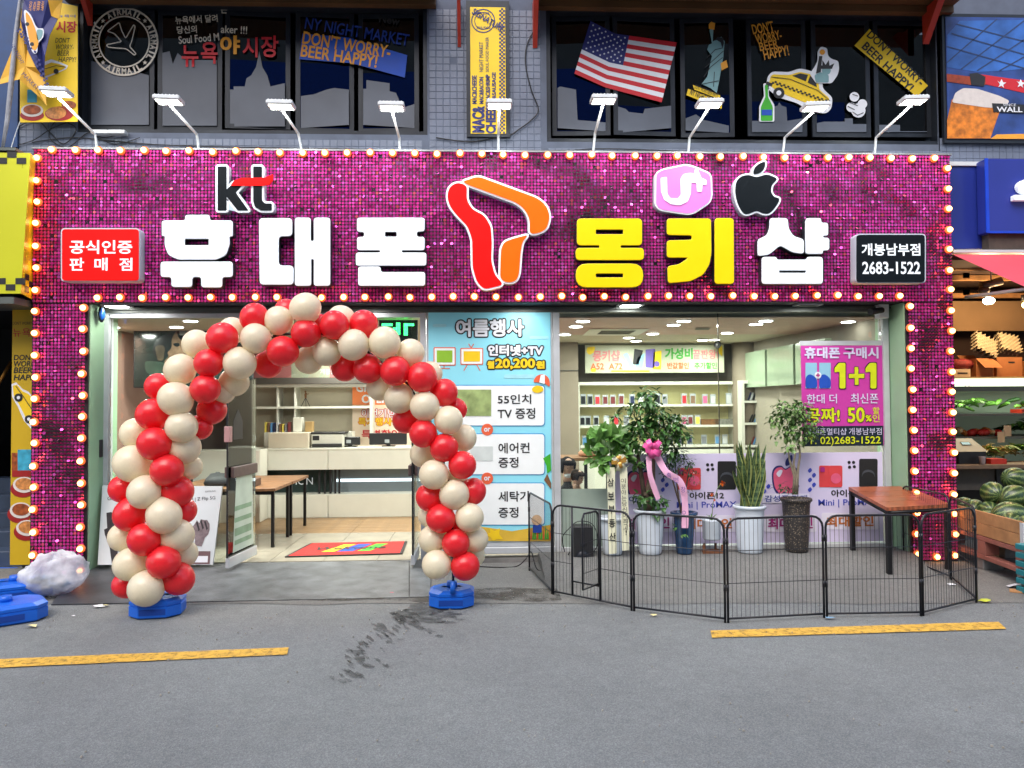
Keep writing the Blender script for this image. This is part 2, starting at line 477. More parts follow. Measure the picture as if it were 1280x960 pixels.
struct('water_trail', mb, M_WET)

# ================================================================== METAL RAMP PLATES AT THE DOOR
def tread_mat():
    mt = mat('tread_plate', (.17, .18, .19), .40, .6, var=.35, vscale=5)
    n = mt.node_tree.nodes; l = mt.node_tree.links; b = n['Principled BSDF']
    tc = n.new('ShaderNodeTexCoord'); hs = []
    for rot in (45, -45):
        mp = n.new('ShaderNodeMapping'); mp.inputs['Rotation'].default_value = (0, 0, R(rot)); mp.inputs['Scale'].default_value = (28, 55, 1)
        l.new(tc.outputs['Object'], mp.inputs[0])
        v = n.new('ShaderNodeTexWave'); v.inputs['Scale'].default_value = 1.0; v.inputs['Distortion'].default_value = 0
        l.new(mp.outputs[0], v.inputs[0]); hs.append(v)
    mx = n.new('ShaderNodeMath'); mx.operation = 'MULTIPLY'; l.new(hs[0].outputs[1], mx.inputs[0]); l.new(hs[1].outputs[1], mx.inputs[1])
    bp = n.new('ShaderNodeBump'); bp.inputs['Strength'].default_value = .7; bp.inputs['Distance'].default_value = .004
    l.new(mx.outputs[0], bp.inputs['Height']); l.new(bp.outputs[0], b.inputs['Normal'])
    return mt
M_TREAD = tread_mat(); M_PLATE = mat('smooth_plate', (.07, .075, .085), .45, .5, var=.35, vscale=4, bump=.2, bscale=20)
def plate(xa, xb, fa, fb, mt, label, g='metal ramp plates at the shop entrance'):
    y1 = .27; z1 = .045; z0 = .012
    mb = MB(); A, B = G(xa, fa), G(xb, fb); a1, b1 = P(xa+ (12 if xa < 100 else 0)*3, 709, y1).x, P(xb, 709, y1).x
    t = [(A.x, A.y, z0), (B.x, B.y, z0), (b1, y1, z1), (a1, y1, z1)]
    mb.poly(t); mb.poly([(x, y, z-.01) for x, y, z in reversed(t)])
    for i in range(4):
        p, q = t[i], t[(i+1) % 4]; mb.poly([p, (p[0], p[1], p[2]-.01), (q[0], q[1], q[2]-.01), q])
    mk('ramp_plate', mb, mt, label=label, cat='ramp', group=g)
plate(64, 222, 757, 754, M_PLATE, 'smooth dark steel ramp plate under the foot of the balloon arch and the phone boards')
plate(223, 511, 754, 748, M_TREAD, 'raised-pattern steel tread plate in front of the open glass door')
plate(512, 538, 748, 747, M_TREAD, 'narrow strip of tread plate at the poster side of the doorway')

# ================================================================== SHOPFRONT SURROUND WITH SEQUINS AND BULBS
XL, XR, XLI, XRI, ZT, ZB = -4.57, 5.09, -4.01, 4.57, 4.36, 2.775
sign = thing('sequin_shopfront', 'magenta sequin fascia and pillars with warm bulbs round the phone shop', 'shop sign', (0.26, 0, 0))
M_BACK = mat('sign_backing', (.012, .004, .012), .6, var=.2)
mk('fascia', MB().box(XL, XR, 0, .33, ZB, ZT), M_BACK, sign)
mk('pillar', MB().box(XL, XLI, 0, .33, 0, ZB-.002), M_BACK, sign)
mk('pillar', MB().box(XRI, XR, 0, .33, 0, ZB-.002), M_BACK, sign)
mk('ledge', MB().box(XL-.01, XR+.01, -.03, .33, ZT, ZT+.018), mat('ledge_metal', (.25, .26, .28), .5, .5), sign)
def seqmat():
    mt = bpy.data.materials.new('sequin_foil'); mt.use_nodes = True
    n = mt.node_tree.nodes; l = mt.node_tree.links; b = n['Principled BSDF']
    at = n.new('ShaderNodeAttribute'); at.attribute_name = 'tone'
    cr = n.new('ShaderNodeValToRGB'); l.new(at.outputs['Fac'], cr.inputs[0]); e = cr.color_ramp.elements
    e[0].position = 0; e[0].color = (.52, .016, .22, 1); e[1].position = 1; e[1].color = (.92, .12, .22, 1)
    for p_, c in ((.45, (.84, .05, .38)), (.7, (.80, .075, .46)), (.88, (.9, .14, .66))):
        q = cr.color_ramp.elements.new(p_); q.color = (*c, 1)
    l.new(cr.outputs[0], b.inputs['Base Color']); b.inputs['Metallic'].default_value = .6; b.inputs['Roughness'].default_value = .27
    return mt
def sequins():
    pit = .0352; r = .0158; rg = np.random.default_rng(3); cs = []
    def fill(x0, x1, z0, z1):
        nx = int((x1-x0)/pit); nz = int((z1-z0)/pit); ox = x0+((x1-x0)-(nx-1)*pit)/2; oz = z0+((z1-z0)-(nz-1)*pit)/2
        for i in range(nx):
            for j in range(nz): cs.append((ox+i*pit, oz+j*pit))
    fill(XL, XR, ZB, ZT); fill(XL, XLI, 0.01, ZB); fill(XRI, XR, 0.01, ZB)
    c = np.array(cs); N = len(c)
    clump = np.array([noise.noise((x*1.3, z*1.5, 1))*.7 + noise.noise((x*4.1, z*4.4, 7))*.5 + noise.noise((x*11, z*11, 3))*.25 for x, z in cs])
    # discs hang from their upper edge: loose ones tip and turn
    tilt = R(2) + np.abs(rg.normal(0, R(6), N)) + np.clip(clump-.08, -.05, 1)*R(100) ; loose = rg.random(N) < .06
    tilt = np.where(loose, rg.uniform(-R(45), R(30), N), tilt)
    yaw = rg.normal(0, R(7), N) + np.where(loose, rg.normal(0, R(35), N), 0) + clump*R(10)
    tone = np.clip(rg.normal(.50, .24, N) + np.where(loose, .22, 0), 0, 1)
    K = 9; ang = np.linspace(0, 2*np.pi, K, endpoint=False)+np.pi/8
    dx = np.cos(ang)*r; dz = np.sin(ang)*r
    # local disc -> tilt about X (top edge fixed), then yaw about Z
    z = np.cos(tilt)[:, None]*dz[None]; y = -np.sin(tilt)[:, None]*dz[None]
    x = np.cos(yaw)[:, None]*dx[None] - np.sin(yaw)[:, None]*y; y2 = np.sin(yaw)[:, None]*dx[None] + np.cos(yaw)[:, None]*y
    V = np.stack([x+c[:, 0:1], y2-.022, z+c[:, 1:2]], -1).reshape(-1, 3)
    me = bpy.data.meshes.new('sequins'); F = np.arange(N*K).reshape(N, K)
    me.vertices.add(N*K); me.vertices.foreach_set('co', V.ravel()); me.loops.add(N*K); me.loops.foreach_set('vertex_index', F.ravel())
    me.polygons.add(N); me.polygons.foreach_set('loop_start', np.arange(N)*K); me.polygons.foreach_set('loop_total', np.full(N, K)); me.update()
    at = me.attributes.new('tone', 'FLOAT', 'FACE'); at.data.foreach_set('value', tone.astype(np.float32)); me.validate()
    mk('sequins', me, seqmat(), sign, kind='stuff')
sequins()
# marquee bulbs
M_BULB = emitter('warm_bulb', (1, .46, .14), 5.0); M_GLOWRING = mat('bulb_glow_ring', (.75, .13, .03), .4, var=.1, emit=.35, ecol=(1, .16, .03))  # orange emission on the socket ring stands in for the bulb's glow
bulbme = MB().ball((0, -.030, 0), .0275, .0275, .0275, 12, 8).mesh('bulb', [M_BULB])
sockme = MB().lathe([(.043, 0), (.043, .008), (.031, .018), (.018, .02)], n=12, M=Matrix.Rotation(R(90), 4, 'X')).mesh('socket', [M_GLOWRING])
def bulb(x, z):
    b = inst('bulb', bulbme, sign, (x+rnd.uniform(-.008, .008), -.03, z+rnd.uniform(-.008, .008)))
    s_ = inst('socket', sockme, None, (0, -.0, 0)); s_.parent = b
def run(p, q, n):
    a, c = P(*p, -.03), P(*q, -.03)
    for i in range(n): t = i/(n-1); bulb(a.x+(c.x-a.x)*t, a.z+(c.z-a.z)*t)
run((66, 188), (1166, 199), 41); run((48, 199), (42, 693), 19); run((1184, 212), (1193, 694), 20)
run((123, 373), (1124, 370), 38); run((105, 385), (101, 713), 13); run((1136, 384), (1146, 693), 13); run((1168, 695), (1168.5, 695), 2) if False else bulb(P(1168, 695).x, P(1168, 695).z)

# ================================================================== CHANNEL LETTERS AND LOGO SIGNS
M_WFACE = mat('lit_white_face', (.85, .9, .95), .35, var=.02, emit=.12, ecol=(.86, .94, 1.0))
M_YFACE = mat('lit_yellow_face', (.85, .60, .0), .4, var=.02, emit=.08, ecol=(1, .77, .0), spec=.3)
M_RET = mat('letter_return', (.02, .022, .03), .5, var=.1)
M_WRET = mat('white_return', (.55, .6, .68), .45, var=.05)
M_DARK = mat('dark_face', (.004, .007, .010), .5, var=.05, spec=.15)
M_RED = mat('red_face', (.80, .003, .002), .45, var=.03, emit=.12, ecol=(1, .0, .0), spec=.2)
M_ORG = mat('orange_face', (.9, .12, .0), .45, var=.03, emit=.12, ecol=(1, .17, .0), spec=.2)
M_PINK = mat('pink_face', (.72, .20, .60), .4, var=.03, emit=.10, ecol=(.9, .26, .75), spec=.3)
def letter(label, groups, zoom, face, cat='sign letter', ret=M_RET, r=7, Yf=-.13):
    allp = [P(zoom[0]+x*zoom[2], zoom[1]+y*zoom[2], Yf) for g in groups for x, y in g[0]]
    cx = (min(p.x for p in allp)+max(p.x for p in allp))/2
    t = thing('channel_letter', label, cat, (cx, -.13, min(p.z for p in allp)), 'raised letters of the shop name')
    for g in groups:
        lp = [rounded(g[0], g[2] if len(g) > 2 else r)] + [rounded(h, 5) for h in g[1]]
        slab('face', lp, Yf, .03, face, t, zoom, -.006, .006)
        slab('return', lp, Yf+.012, .10, ret, t, zoom, .005)
Z5, Z6, Z7 = (30, 180, .25), (320, 180, .296875), (690, 180, .2890625)
letter('large white block letter that begins the shop name, under the black and red two-letter logo', [
    ([(688, 382), (805, 382), (805, 354), (928, 354), (928, 382), (1043, 382), (1043, 462), (1026, 462), (1028, 500), (1010, 555), (960, 578), (770, 578), (720, 555), (702, 505), (703, 460), (688, 460)], [rect(803, 474, 923, 506)], 16),
    ([(682, 588), (1043, 588), (1043, 665), (990, 665), (990, 717), (885, 717), (885, 665), (840, 665), (840, 715), (736, 715), (736, 665), (682, 665)], [], 16)], Z5, M_WFACE)
letter('large white block letter with two joined uprights, second of the shop name', [
    ([(12, 312), (152, 312), (152, 388), (95, 388), (95, 512), (158, 512), (158, 592), (15, 592)], [], 18),
    ([(163, 310), (230, 310), (230, 408), (243, 408), (243, 310), (312, 310), (312, 597), (243, 597), (243, 485), (232, 485), (232, 597), (163, 597)], [], 12)], Z6, M_WFACE)
letter('large white block letter of stacked bars just before the red and orange ribbon logo', [
    ([(425, 310), (710, 310), (710, 368), (677, 368), (677, 391), (710, 391), (710, 447), (614, 447), (614, 457), (717, 457), (717, 512), (420, 512), (420, 457), (522, 457), (522, 447), (425, 447), (425, 391), (455, 391), (455, 370), (425, 370)], [rect(543, 370, 592, 390)], 12),
    ([(430, 516), (525, 516), (525, 539), (712, 539), (712, 597), (430, 597)], [], 12)], Z6, M_WFACE)
letter('large yellow block letter made of a box, a bar and an oval', [
    ([(108, 322), (390, 322), (390, 438), (297, 438), (297, 449), (398, 449), (398, 502), (103, 502), (103, 449), (205, 449), (205, 438), (108, 438)], [rect(190, 370, 308, 390)], 18),
    ([(103, 517), (395, 517), (395, 620), (103, 620)], [rect(190, 560, 308, 577)], 50)], Z7, M_YFACE)
letter('large yellow block letter with a hooked stroke beside a plain upright bar', [
    ([(497, 322), (688, 322), (690, 470), (682, 520), (655, 565), (600, 593), (502, 602), (500, 528), (550, 520), (592, 491), (497, 491), (497, 417), (605, 414), (605, 395), (497, 393)], [], 14),
    ([(704, 320), (786, 320), (788, 605), (704, 605)], [], 16)], Z7, M_YFACE)
letter('large white block letter under the apple logo, last of the shop name', [
    ([(942, 320), (1020, 320), (1024, 365), (1045, 398), (1090, 412), (1090, 475), (1040, 468), (988, 438), (940, 478), (890, 485), (890, 412), (930, 395), (942, 360)], [], 14),
    ([(1098, 320), (1165, 320), (1165, 340), (1195, 340), (1195, 396), (1174, 396), (1174, 405), (1200, 405), (1200, 460), (1172, 460), (1172, 475), (1098, 475)], [], 13),
    ([(908, 488), (970, 488), (975, 500), (1100, 500), (1106, 488), (1172, 488), (1172, 605), (908, 605)], [rect(983, 547, 1100, 557)], 14)], Z7, M_WFACE)
def logo(name, label, zoom, layers, Yf=-.12, border=.022, smoothit=False, cat='logo sign', extra=None):
    """layers: (outline, material, Y offset, border?, rounding)"""
    allp = [P(zoom[0]+x*zoom[2], zoom[1]+y*zoom[2], Yf) for L in layers for x, y in L[0]]
    t = thing(name, label, cat, ((min(p.x for p in allp)+max(p.x for p in allp))/2, Yf, min(p.z for p in allp)))
    for k, (lp, mt, dy, brd, rd) in enumerate(layers):
        q = smooth(lp) if rd < 0 else rounded(lp, rd)
        if brd: slab('backing', [q], Yf+.012+.001*k, .10, M_WRET, t, zoom, border); slab('border', [q], Yf+.006+.001*k, .02, M_WFACE, t, zoom, border*.94)
        slab('face', [q], Yf-dy, .02, mt, t, zoom)
    return t
logo('ribbon_logo_sign', 'tall red and orange folded ribbon logo with white edges in mid fascia', Z6, [
    ([(805, 225), (812, 185), (838, 165), (865, 165), (888, 178), (887, 235), (910, 275), (960, 300), (988, 345), (993, 410), (990, 490), (1005, 550), (1042, 592), (1005, 602), (960, 612), (930, 580), (912, 520), (910, 400), (890, 345), (850, 305), (818, 265)], M_RED, .000, True, 18),
    ([(868, 158), (935, 136), (1185, 228), (1222, 258), (1238, 305), (1225, 355), (1195, 373), (1152, 380), (1153, 315), (1130, 272), (1095, 245), (895, 172)], M_ORG, .003, True, 22),
    ([(1032, 440), (1046, 412), (1085, 398), (1146, 382), (1122, 412), (1114, 460), (1108, 545), (1098, 572), (1075, 583), (1045, 580), (1028, 562), (1030, 480)], M_ORG, .002, True, 14)], border=.02)
logo('two_letter_logo_sign', 'black lower-case letters kt crossed by a red swoosh above the white letters', Z5, [
    ([(968, 112), (1012, 112), (1012, 228), (1050, 192), (1100, 196), (1058, 242), (1122, 332), (1068, 332), (1012, 262), (1012, 332), (968, 332)], M_DARK, .000, True, 5),
    ([(1146, 112), (1189, 112), (1189, 282), (1205, 297), (1238, 297), (1238, 332), (1185, 332), (1155, 315), (1146, 285)], M_DARK, .002, True, 6),
    ([(1032, 208), (1050, 182), (1085, 169), (1200, 168), (1245, 150), (1243, 182), (1225, 203), (1190, 208)], M_RED, .010, False, 5)], border=.022)
t = logo('pink_hexagon_sign', 'pink rounded hexagon sign with white U and plus above the yellow letters', Z7, [
    ([(452, 128), (478, 113), (580, 92), (612, 100), (678, 128), (686, 145), (688, 228), (678, 252), (612, 296), (585, 300), (468, 282), (450, 262)], M_PINK, .000, True, 22)], border=.016)
q = [(470, 146), (497, 142), (499, 215), (512, 234), (545, 235), (558, 218), (556, 150), (568, 130), (598, 125), (616, 128), (619, 106), (630, 108), (646, 146), (668, 155), (668, 178), (651, 175), (648, 206), (628, 206), (625, 168), (602, 166), (600, 215), (588, 248), (555, 264), (515, 260), (485, 240), (472, 205)]
slab('lettering', [rounded(q, 5)], -.128, .01, M_WFACE, t, Z7)
logo('apple_logo_sign', 'black apple shape with a bite and separate leaf, white edged', Z7, [
    ([(793, 190), (800, 160), (820, 140), (850, 134), (885, 142), (925, 132), (950, 138), (972, 152), (952, 178), (948, 205), (960, 226), (983, 238), (970, 268), (942, 298), (915, 300), (885, 290), (850, 302), (828, 298), (808, 268), (796, 230)], M_DARK, .000, True, -1),
    ([(873, 128), (878, 102), (898, 84), (921, 78), (918, 105), (900, 124)], M_DARK, .003, True, -1)], border=.018)
def signbox(name, label, box, mt, rim, lines, dep=.12, r=4):
    Yf = -.15; c = P((box[0]+box[2])/2, box[3], Yf)
    t = thing(name, label, 'sign box', (c.x, Yf, c.z))
    slab('box_body', [rrect(*box, r)], Yf+.012, dep, M_WRET, t, offset=.012)
    slab('box_face', [rrect(*box, r)], Yf, .02, mt, t)
    if rim: pass
    for s, b_, o_, sp in lines: text('lettering', s, b_, Yf-.003, M_WFACE, t, off=o_, space=sp)
    return t
signbox('red_sign_box', 'red rounded sign box with white Korean words on the sequins', (77.5, 286.5, 173, 350.5), M_RED, True,
        [('공식인증', (87, 300, 165.5, 317.5), .022, 1), ('판', (87, 322, 105, 338.5), .022, 1), ('매', (118, 322, 134.5, 338.5), .022, 1), ('점', (149, 322, 165.5, 338.5), .022, 1)])
signbox('black_sign_box', 'black rounded sign box with a branch name and phone number', (1071, 293.5, 1156, 352.5), M_DARK, True,
        [('개봉남부점', (1077, 304.5, 1150.5, 319.5), .022, 1), ('2683-1522', (1078, 327, 1150.5, 342.5), .02, 1)])
# ================================================================== UPPER STOREY
YW = .30
bld = thing('upper_building', 'grey-blue mosaic-tiled upper storey of the building above the shop', 'building', (0, YW, 4.2))
M_TILE = mat('mosaic_tile', S(104, 112, 130), .45, var=.16, vscale=2.2, bump=.15, bscale=90)
M_GROUT = mat('tile_grout', S(90, 97, 113), .9, var=.15)
M_DFR = mat('dark_window_frame', (.018, .022, .03), .4, .3, var=.2)
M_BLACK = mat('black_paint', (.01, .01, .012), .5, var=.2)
def xz(px, py, Y=YW): p = P(px, py, Y); return p.x, p.z
zs = xz(320, 167)[1]; zs2 = xz(930, 179)[1]
LB = (xz(97, 80)[0], xz(534, 80)[0], zs, 6.1); RB = (xz(683, 80)[0], xz(1176, 80)[0], zs2, 6.1)
CB = (xz(585, 90)[0], xz(636, 90)[0], xz(610, 171)[1], xz(610, 1)[1])
ZTOP = 8.4; XA, XB = -4.95, 5.16
walls = [(XA, LB[0], 4.1, ZTOP), (LB[0], LB[1], 4.1, LB[2]), (LB[1], RB[0], 4.1, ZTOP), (RB[0], RB[1], 4.1, RB[2]), (RB[1], XB, 4.1, ZTOP), (LB[0], LB[1], LB[3], ZTOP), (RB[0], RB[1], RB[3], ZTOP)]
mb = MB()
for a in walls: mb.box(a[0], a[1], YW, YW+.25, a[2], a[3])
mb.box(XA, XB, YW+.1, 9, ZTOP, ZTOP+.2)
mk('wall', mb, M_GROUT, bld)
mb = MB(); p = .0765; tw = .071
for a in walls:
    i0 = math.ceil((a[0])/p); i1 = math.floor(a[1]/p); j0 = math.ceil(a[2]/p); j1 = math.floor(min(a[3], 6.1)/p)
    for i in range(i0, i1):
        for j in range(j0, j1):
            if rnd.random() < .004: continue
            x, z = i*p+(p-tw)/2, j*p+(p-tw)/2; d = rnd.uniform(.002, .0045); c = .004
            b = len(mb.v); y = YW-d
            mb.v += [(x, YW, z), (x+tw, YW, z), (x+tw, YW, z+tw), (x, YW, z+tw), (x+c, y, z+c), (x+tw-c, y, z+c), (x+tw-c, y, z+tw-c), (x+c, y, z+tw-c)]
            for q in ((4, 5, 6, 7), (0, 1, 5, 4), (1, 2, 6, 5), (2, 3, 7, 6), (3, 0, 4, 7)): mb.face([b+k for k in q])
mk('mosaic_tiles', mb, M_TILE, bld, kind='stuff')
M_ROOM = mat('dim_room', (.02, .02, .022), .8, var=.3, vscale=1)
mk('room_shell', MB().poly([(XA, 3.6, 4.1), (XB, 3.6, 4.1), (XB, 3.6, 7), (XA, 3.6, 7)]).poly([(XA, .55, 4.12), (XB, .55, 4.12), (XB, 3.6, 4.12), (XA, 3.6, 4.12)]).poly([(XA, .55, 6.5), (XB, .55, 6.5), (XB, 3.6, 6.5), (XA, 3.6, 6.5)]).box(XA, XA+.02, .55, 3.6, 4.1, 7).box(XB-.02, XB, .55, 3.6, 4.1, 7).poly([(.05, .55, 4.12), (.05, 3.6, 4.12), (.05, 3.6, 6.5), (.05, .55, 6.5)]), M_ROOM, bld)
# windows
M_UG = glassmat('upper_glass', (.10, .115, .12), .07)
M_FILM = mat('frosted_film', S(82, 88, 100), .45, var=.2, vscale=1.6)
def window_bank(label, B, panes, zb):
    t = thing('window_bank', label, 'window', ((B[0]+B[1])/2, YW, B[2]))
    f = .045; mb = MB()
    mb.box(B[0], B[1], YW+.02, YW+.16, B[2], B[2]+f).box(B[0], B[1], YW+.02, YW+.16, B[3]-f, B[3]).box(B[0], B[0]+f, YW+.02, YW+.16, B[2]+f, B[3]-f).box(B[1]-f, B[1], YW+.02, YW+.16, B[2]+f, B[3]-f)
    mk('window_frame', mb, M_DFR, t)
    for (x0, x1, yb0, yb1) in panes:           # glass edges in the photo; sash swings a little where yb differ
        ya = YW+.11; a = P(x0, 90, ya); b = P(x1, 90, ya); z0 = P((x0+x1)/2, (yb0+yb1)/2, ya).z
        ang = 0 if yb0 == yb1 else (R(3) if yb1 > yb0 else -R(3))
        s = .05; wd = b.x-a.x; cx = (a.x+b.x)/2; Mx = Matrix.Translation((cx, ya+.03, 0)) @ Matrix.Rotation(-ang, 4, 'Z')
        h = wd/2; mb = MB(); zt = 6.0
        for q in ((-h-s, -h, z0-s, zt+s), (h, h+s, z0-s, zt+s)): mb.box(q[0], q[1], -.011, .02, q[2], q[3], Mx)
        for q in ((-h, h, z0-s, z0), (-h, h, zt, zt+s)): mb.box(q[0], q[1], -.010, .019, q[2], q[3], Mx)
        sa = mk('sash', mb, M_DFR, t)
        mk('pane', MB().box(-h, h, -.004, .004, z0, zt, Mx), M_UG, sa)
    return t
wl = window_bank('bank of dark windows with a round airmail stamp and blue market stickers', LB, [(114, 186, 156, 156), (202, 271, 157, 157), (287, 356, 156, 153), (375, 436, 163, 156), (453, 518, 156, 163)], zs)
wr = window_bank('bank of dark windows carrying the striped flag, statue and taxi stickers', RB, [(696, 757, 160, 166), (772, 839, 166, 160), (857, 912, 163, 167), (940, 1003, 164, 164), (1021, 1083, 165, 165), (1099, 1159, 165, 165)], zs2)
YF = YW+.107
def film(parent, pts): slab('skyline_film', [pts], YF+.010, .003, M_FILM, parent)
film(wl, [(114, 76), (186, 94), (186, 156), (114, 156)])
film(wl, [(203, 66), (212, 64), (216, 80), (222, 66), (232, 75), (271, 75), (271, 157), (203, 157)])
film(wl, [(287, 112), (292, 112), (292, 108), (306, 108), (308, 98), (314, 94), (320, 84), (324, 64), (328, 84), (334, 94), (338, 108), (356, 104), (356, 158), (287, 158)])
film(wl, [(376, 120), (392, 118), (408, 112), (418, 110), (436, 112), (436, 156), (376, 160)])
film(wl, [(454, 111), (458, 111), (458, 100), (487, 104), (487, 114), (495, 116), (500, 128), (500, 136), (518, 130), (518, 160), (454, 156)])
film(wr, [(697, 110), (700, 108), (720, 112), (722, 150), (757, 153), (757, 164), (697, 160)])
film(wr, [(772, 133), (782, 136), (786, 140), (804, 142), (806, 136), (839, 132), (839, 160), (772, 166)])
film(wr, [(857, 148), (870, 143), (880, 150), (911, 157), (911, 166), (857, 163)])
film(wr, [(940, 151), (948, 151), (948, 148), (965, 148), (965, 134), (972, 132), (974, 128), (977, 132), (983, 134), (984, 151), (1003, 148), (1003, 165), (940, 165)])
film(wr, [(1021, 154), (1030, 152), (1056, 152), (1056, 148), (1066, 148), (1066, 155), (1083, 155), (1083, 165), (1021, 165)])
film(wr, [(1099, 156), (1125, 156), (1125, 164), (1159, 164), (1159, 165), (1099, 165)])
# curtains and clutter behind the glass
M_CURT = mat('back_curtain', S(120, 112, 100), .9, var=.25, vscale=2)
# ---- stickers
YD = YF-.001
M_CRM = mat('cream_print', S(214, 205, 190), .6, var=.05); M_ORT = mat('amber_print', S(233, 160, 50), .6, var=.05)
M_BLP = mat('blue_print', S(20, 74, 178), .55, var=.08); M_RDP = mat('red_print', S(196, 26, 40), .55, var=.05)
M_WHP = mat('white_print', S(225, 228, 235), .55, var=.04); M_NVY = mat('navy_print', S(34, 40, 108), .55, var=.05)
M_YEL = mat('yellow_print', S(238, 200, 25), .5, var=.05); M_BKP = mat('black_print', (.012, .012, .014), .5, var=.1)
M_GRN = mat('green_print', S(60, 170, 40), .5, var=.1); M_TEAL = mat('pale_teal_print', S(120, 160, 165), .55, var=.06)
M_DBL = mat('deep_blue_print', S(30, 62, 150), .5, var=.08)
def ring(name, cx, cy, r, w, mt, parent, Y): slab(name, [circle(cx, cy, r, 40), circle(cx, cy, r-w, 40)], Y, .002, mt, parent)
ring('stamp_ring', 155, 52, 43, 2.2, M_CRM, wl, YD); ring('stamp_ring', 155, 52, 32.5, 1.8, M_CRM, wl, YD)
for st in range(4):
    for k, ch in enumerate('AIRMAIL'):
        a = R(-90 + 90*st + (k-3)*10.2 + 1); cx, cy = 155+37*math.sin(a+math.pi/2), 52-37*math.cos(a+math.pi/2)
        fl_ = st == 2; cx, cy = (155+37*math.cos(R(90-(k-3)*10.2)), 52+37*math.sin(R(90-(k-3)*10.2))) if fl_ else (cx, cy); text('stamp_letter', ch, (cx-(1.1 if ch == 'I' else 2.9), cy-3.8, cx+(1.1 if ch == 'I' else 2.9), cy+3.8), YD, M_CRM, wl, rot=(-(k-3)*10.2 if fl_ else math.degrees(a)+90), off=.03)
    a = R(45+90*st); cx, cy = 155+37*math.cos(a), 52-37*math.sin(a)
    slab('stamp_star', [[(cx+(3.2 if i % 2 == 0 else 1.3)*math.sin(i*math.pi/5), cy-(3.2 if i % 2 == 0 else 1.3)*math.cos(i*math.pi/5)) for i in range(10)]], YD, .002, M_CRM, wl)
plane_ = [(134, 39), (149, 28), (152, 38), (157, 48), (167, 31), (169, 33), (165, 50), (162, 58), (170, 67), (168, 69), (158, 61), (135, 59), (133, 56), (152, 52), (143, 42)]
def stroke(name, pts, wdt, mt, parent, Y, closed=True):
    mb = MB(); q = [P(x, y, Y) for x, y in pts]; n = len(q); h = wdt/2*mpp(Y)
    for i in range(n if closed else n-1):
        a, b = q[i], q[(i+1) % n]; d = (b-a)
        if d.length < 1e-6: continue
        d.normalize(); s = Vector((-d.z, 0, d.x))*h; a = a-d*h*.8; b = b+d*h*.8; yy = Vector((0, -.0002*(i % 3), 0))
        mb.poly([a-s+yy, b-s+yy, b+s+yy, a+s+yy])
    return mk(name, mb, mt, parent)
stroke('stamp_aeroplane', rounded(plane_, 2, 3), 1.3, M_CRM, wl, YD-.0025)
text('slogan_lettering', '뉴욕에서 달려', (219, 19, 272, 29), YD, M_CRM, wl, rot=-4, off=.02)
text('slogan_lettering', '온', (276, 6, 284, 17), YD, M_CRM, wl, off=.02)
text('slogan_lettering', '당신의', (221, 32, 246, 42), YD, M_CRM, wl, rot=-4, off=.02)
text('slogan_lettering', 'Soul Food M', (223, 43, 274, 53), YD, M_CRM, wl, rot=-6, off=.015)
text('slogan_lettering', 'aker !!!', (276, 32, 309, 42), YD, M_CRM, wl, rot=2, off=.015)
for ch, x0, x1, y0, y1 in (('뉴', 227, 248, 56, 84), ('욕', 251, 272, 52, 80), ('시', 303, 322, 46, 72), ('장', 326, 348, 44, 72)):
    text('shop_lettering', ch, (x0, y0, x1, y1), YD, M_RDP, wl, off=.02)
text('shop_lettering', '야', (275, 44, 300, 68), YD, M_ORT, wl, off=.035)
text('market_lettering', 'NY NIGHT MARKET', (381, 32, 512, 47), YD, M_DBL, wl, rot=9, off=.01)
slab('blue_sticker', [[(378, 42), (436, 47), (509, 69), (506, 97), (440, 79), (374, 74)]], YD, .002, M_BLP, wl)
text('sticker_lettering', "DON'T WORRY-", (378, 47, 489, 64), YD-.004, M_ORT, wl, rot=9, off=.02)
text('sticker_lettering', 'BEER HAPPY!', (376, 62, 472, 78), YD-.004, M_ORT, wl, rot=8, off=.02)
text('slogan_lettering', 'New', (474, 20, 500, 30), YD, M_ROOM, wl, rot=8)
# striped flag
def flagmap(u, v):      # u along 0..1, v down 0..1 in the (skewed, two-part) sticker
    TL, TM, TR = (738, 26), (769, 42), (846, 53); BL, BM, BR = (718, 92), (756, 109), (827, 128)
    k = .30
    if u < k: t = u/k; a = (TL[0]+(TM[0]-TL[0])*t, TL[1]+(TM[1]-TL[1])*t); b = (BL[0]+(BM[0]-BL[0])*t, BL[1]+(BM[1]-BL[1])*t)
    else: t = (u-k)/(1-k); a = (TM[0]+(TR[0]-TM[0])*t, TM[1]+(TR[1]-TM[1])*t); b = (BM[0]+(BR[0]-BM[0])*t, BM[1]+(BR[1]-BM[1])*t)
    return (a[0]+(b[0]-a[0])*v, a[1]+(b[1]-a[1])*v)
fl = {0: [], 1: []}
for i in range(13):
    v0, v1 = i/13, (i+1)/13; u0 = .46 if i < 7 else 0
    us = [u0, .30, 1] if u0 < .3 else [u0, 1]
    for a, b in zip(us[:-1], us[1:]): fl[i % 2].append([flagmap(a, v0), flagmap(b, v0), flagmap(b, v1), flagmap(a, v1)])
slabs('flag_stripe', fl[0], YD-.002, .002, M_RDP, wr) if False else [slabs('flag_stripe', [q], YD-.002, .002, M_RDP, wr) for q in fl[0]]
[slabs('flag_stripe', [q], YD-.002, .002, M_WHP, wr) for q in fl[1]]
slabs('flag_canton', [[flagmap(a, 0), flagmap(b, 0), flagmap(b, 7/13), flagmap(a, 7/13)] for a, b in ((0, .3), (.3, .46))], YD-.002, .002, M_NVY, wr)
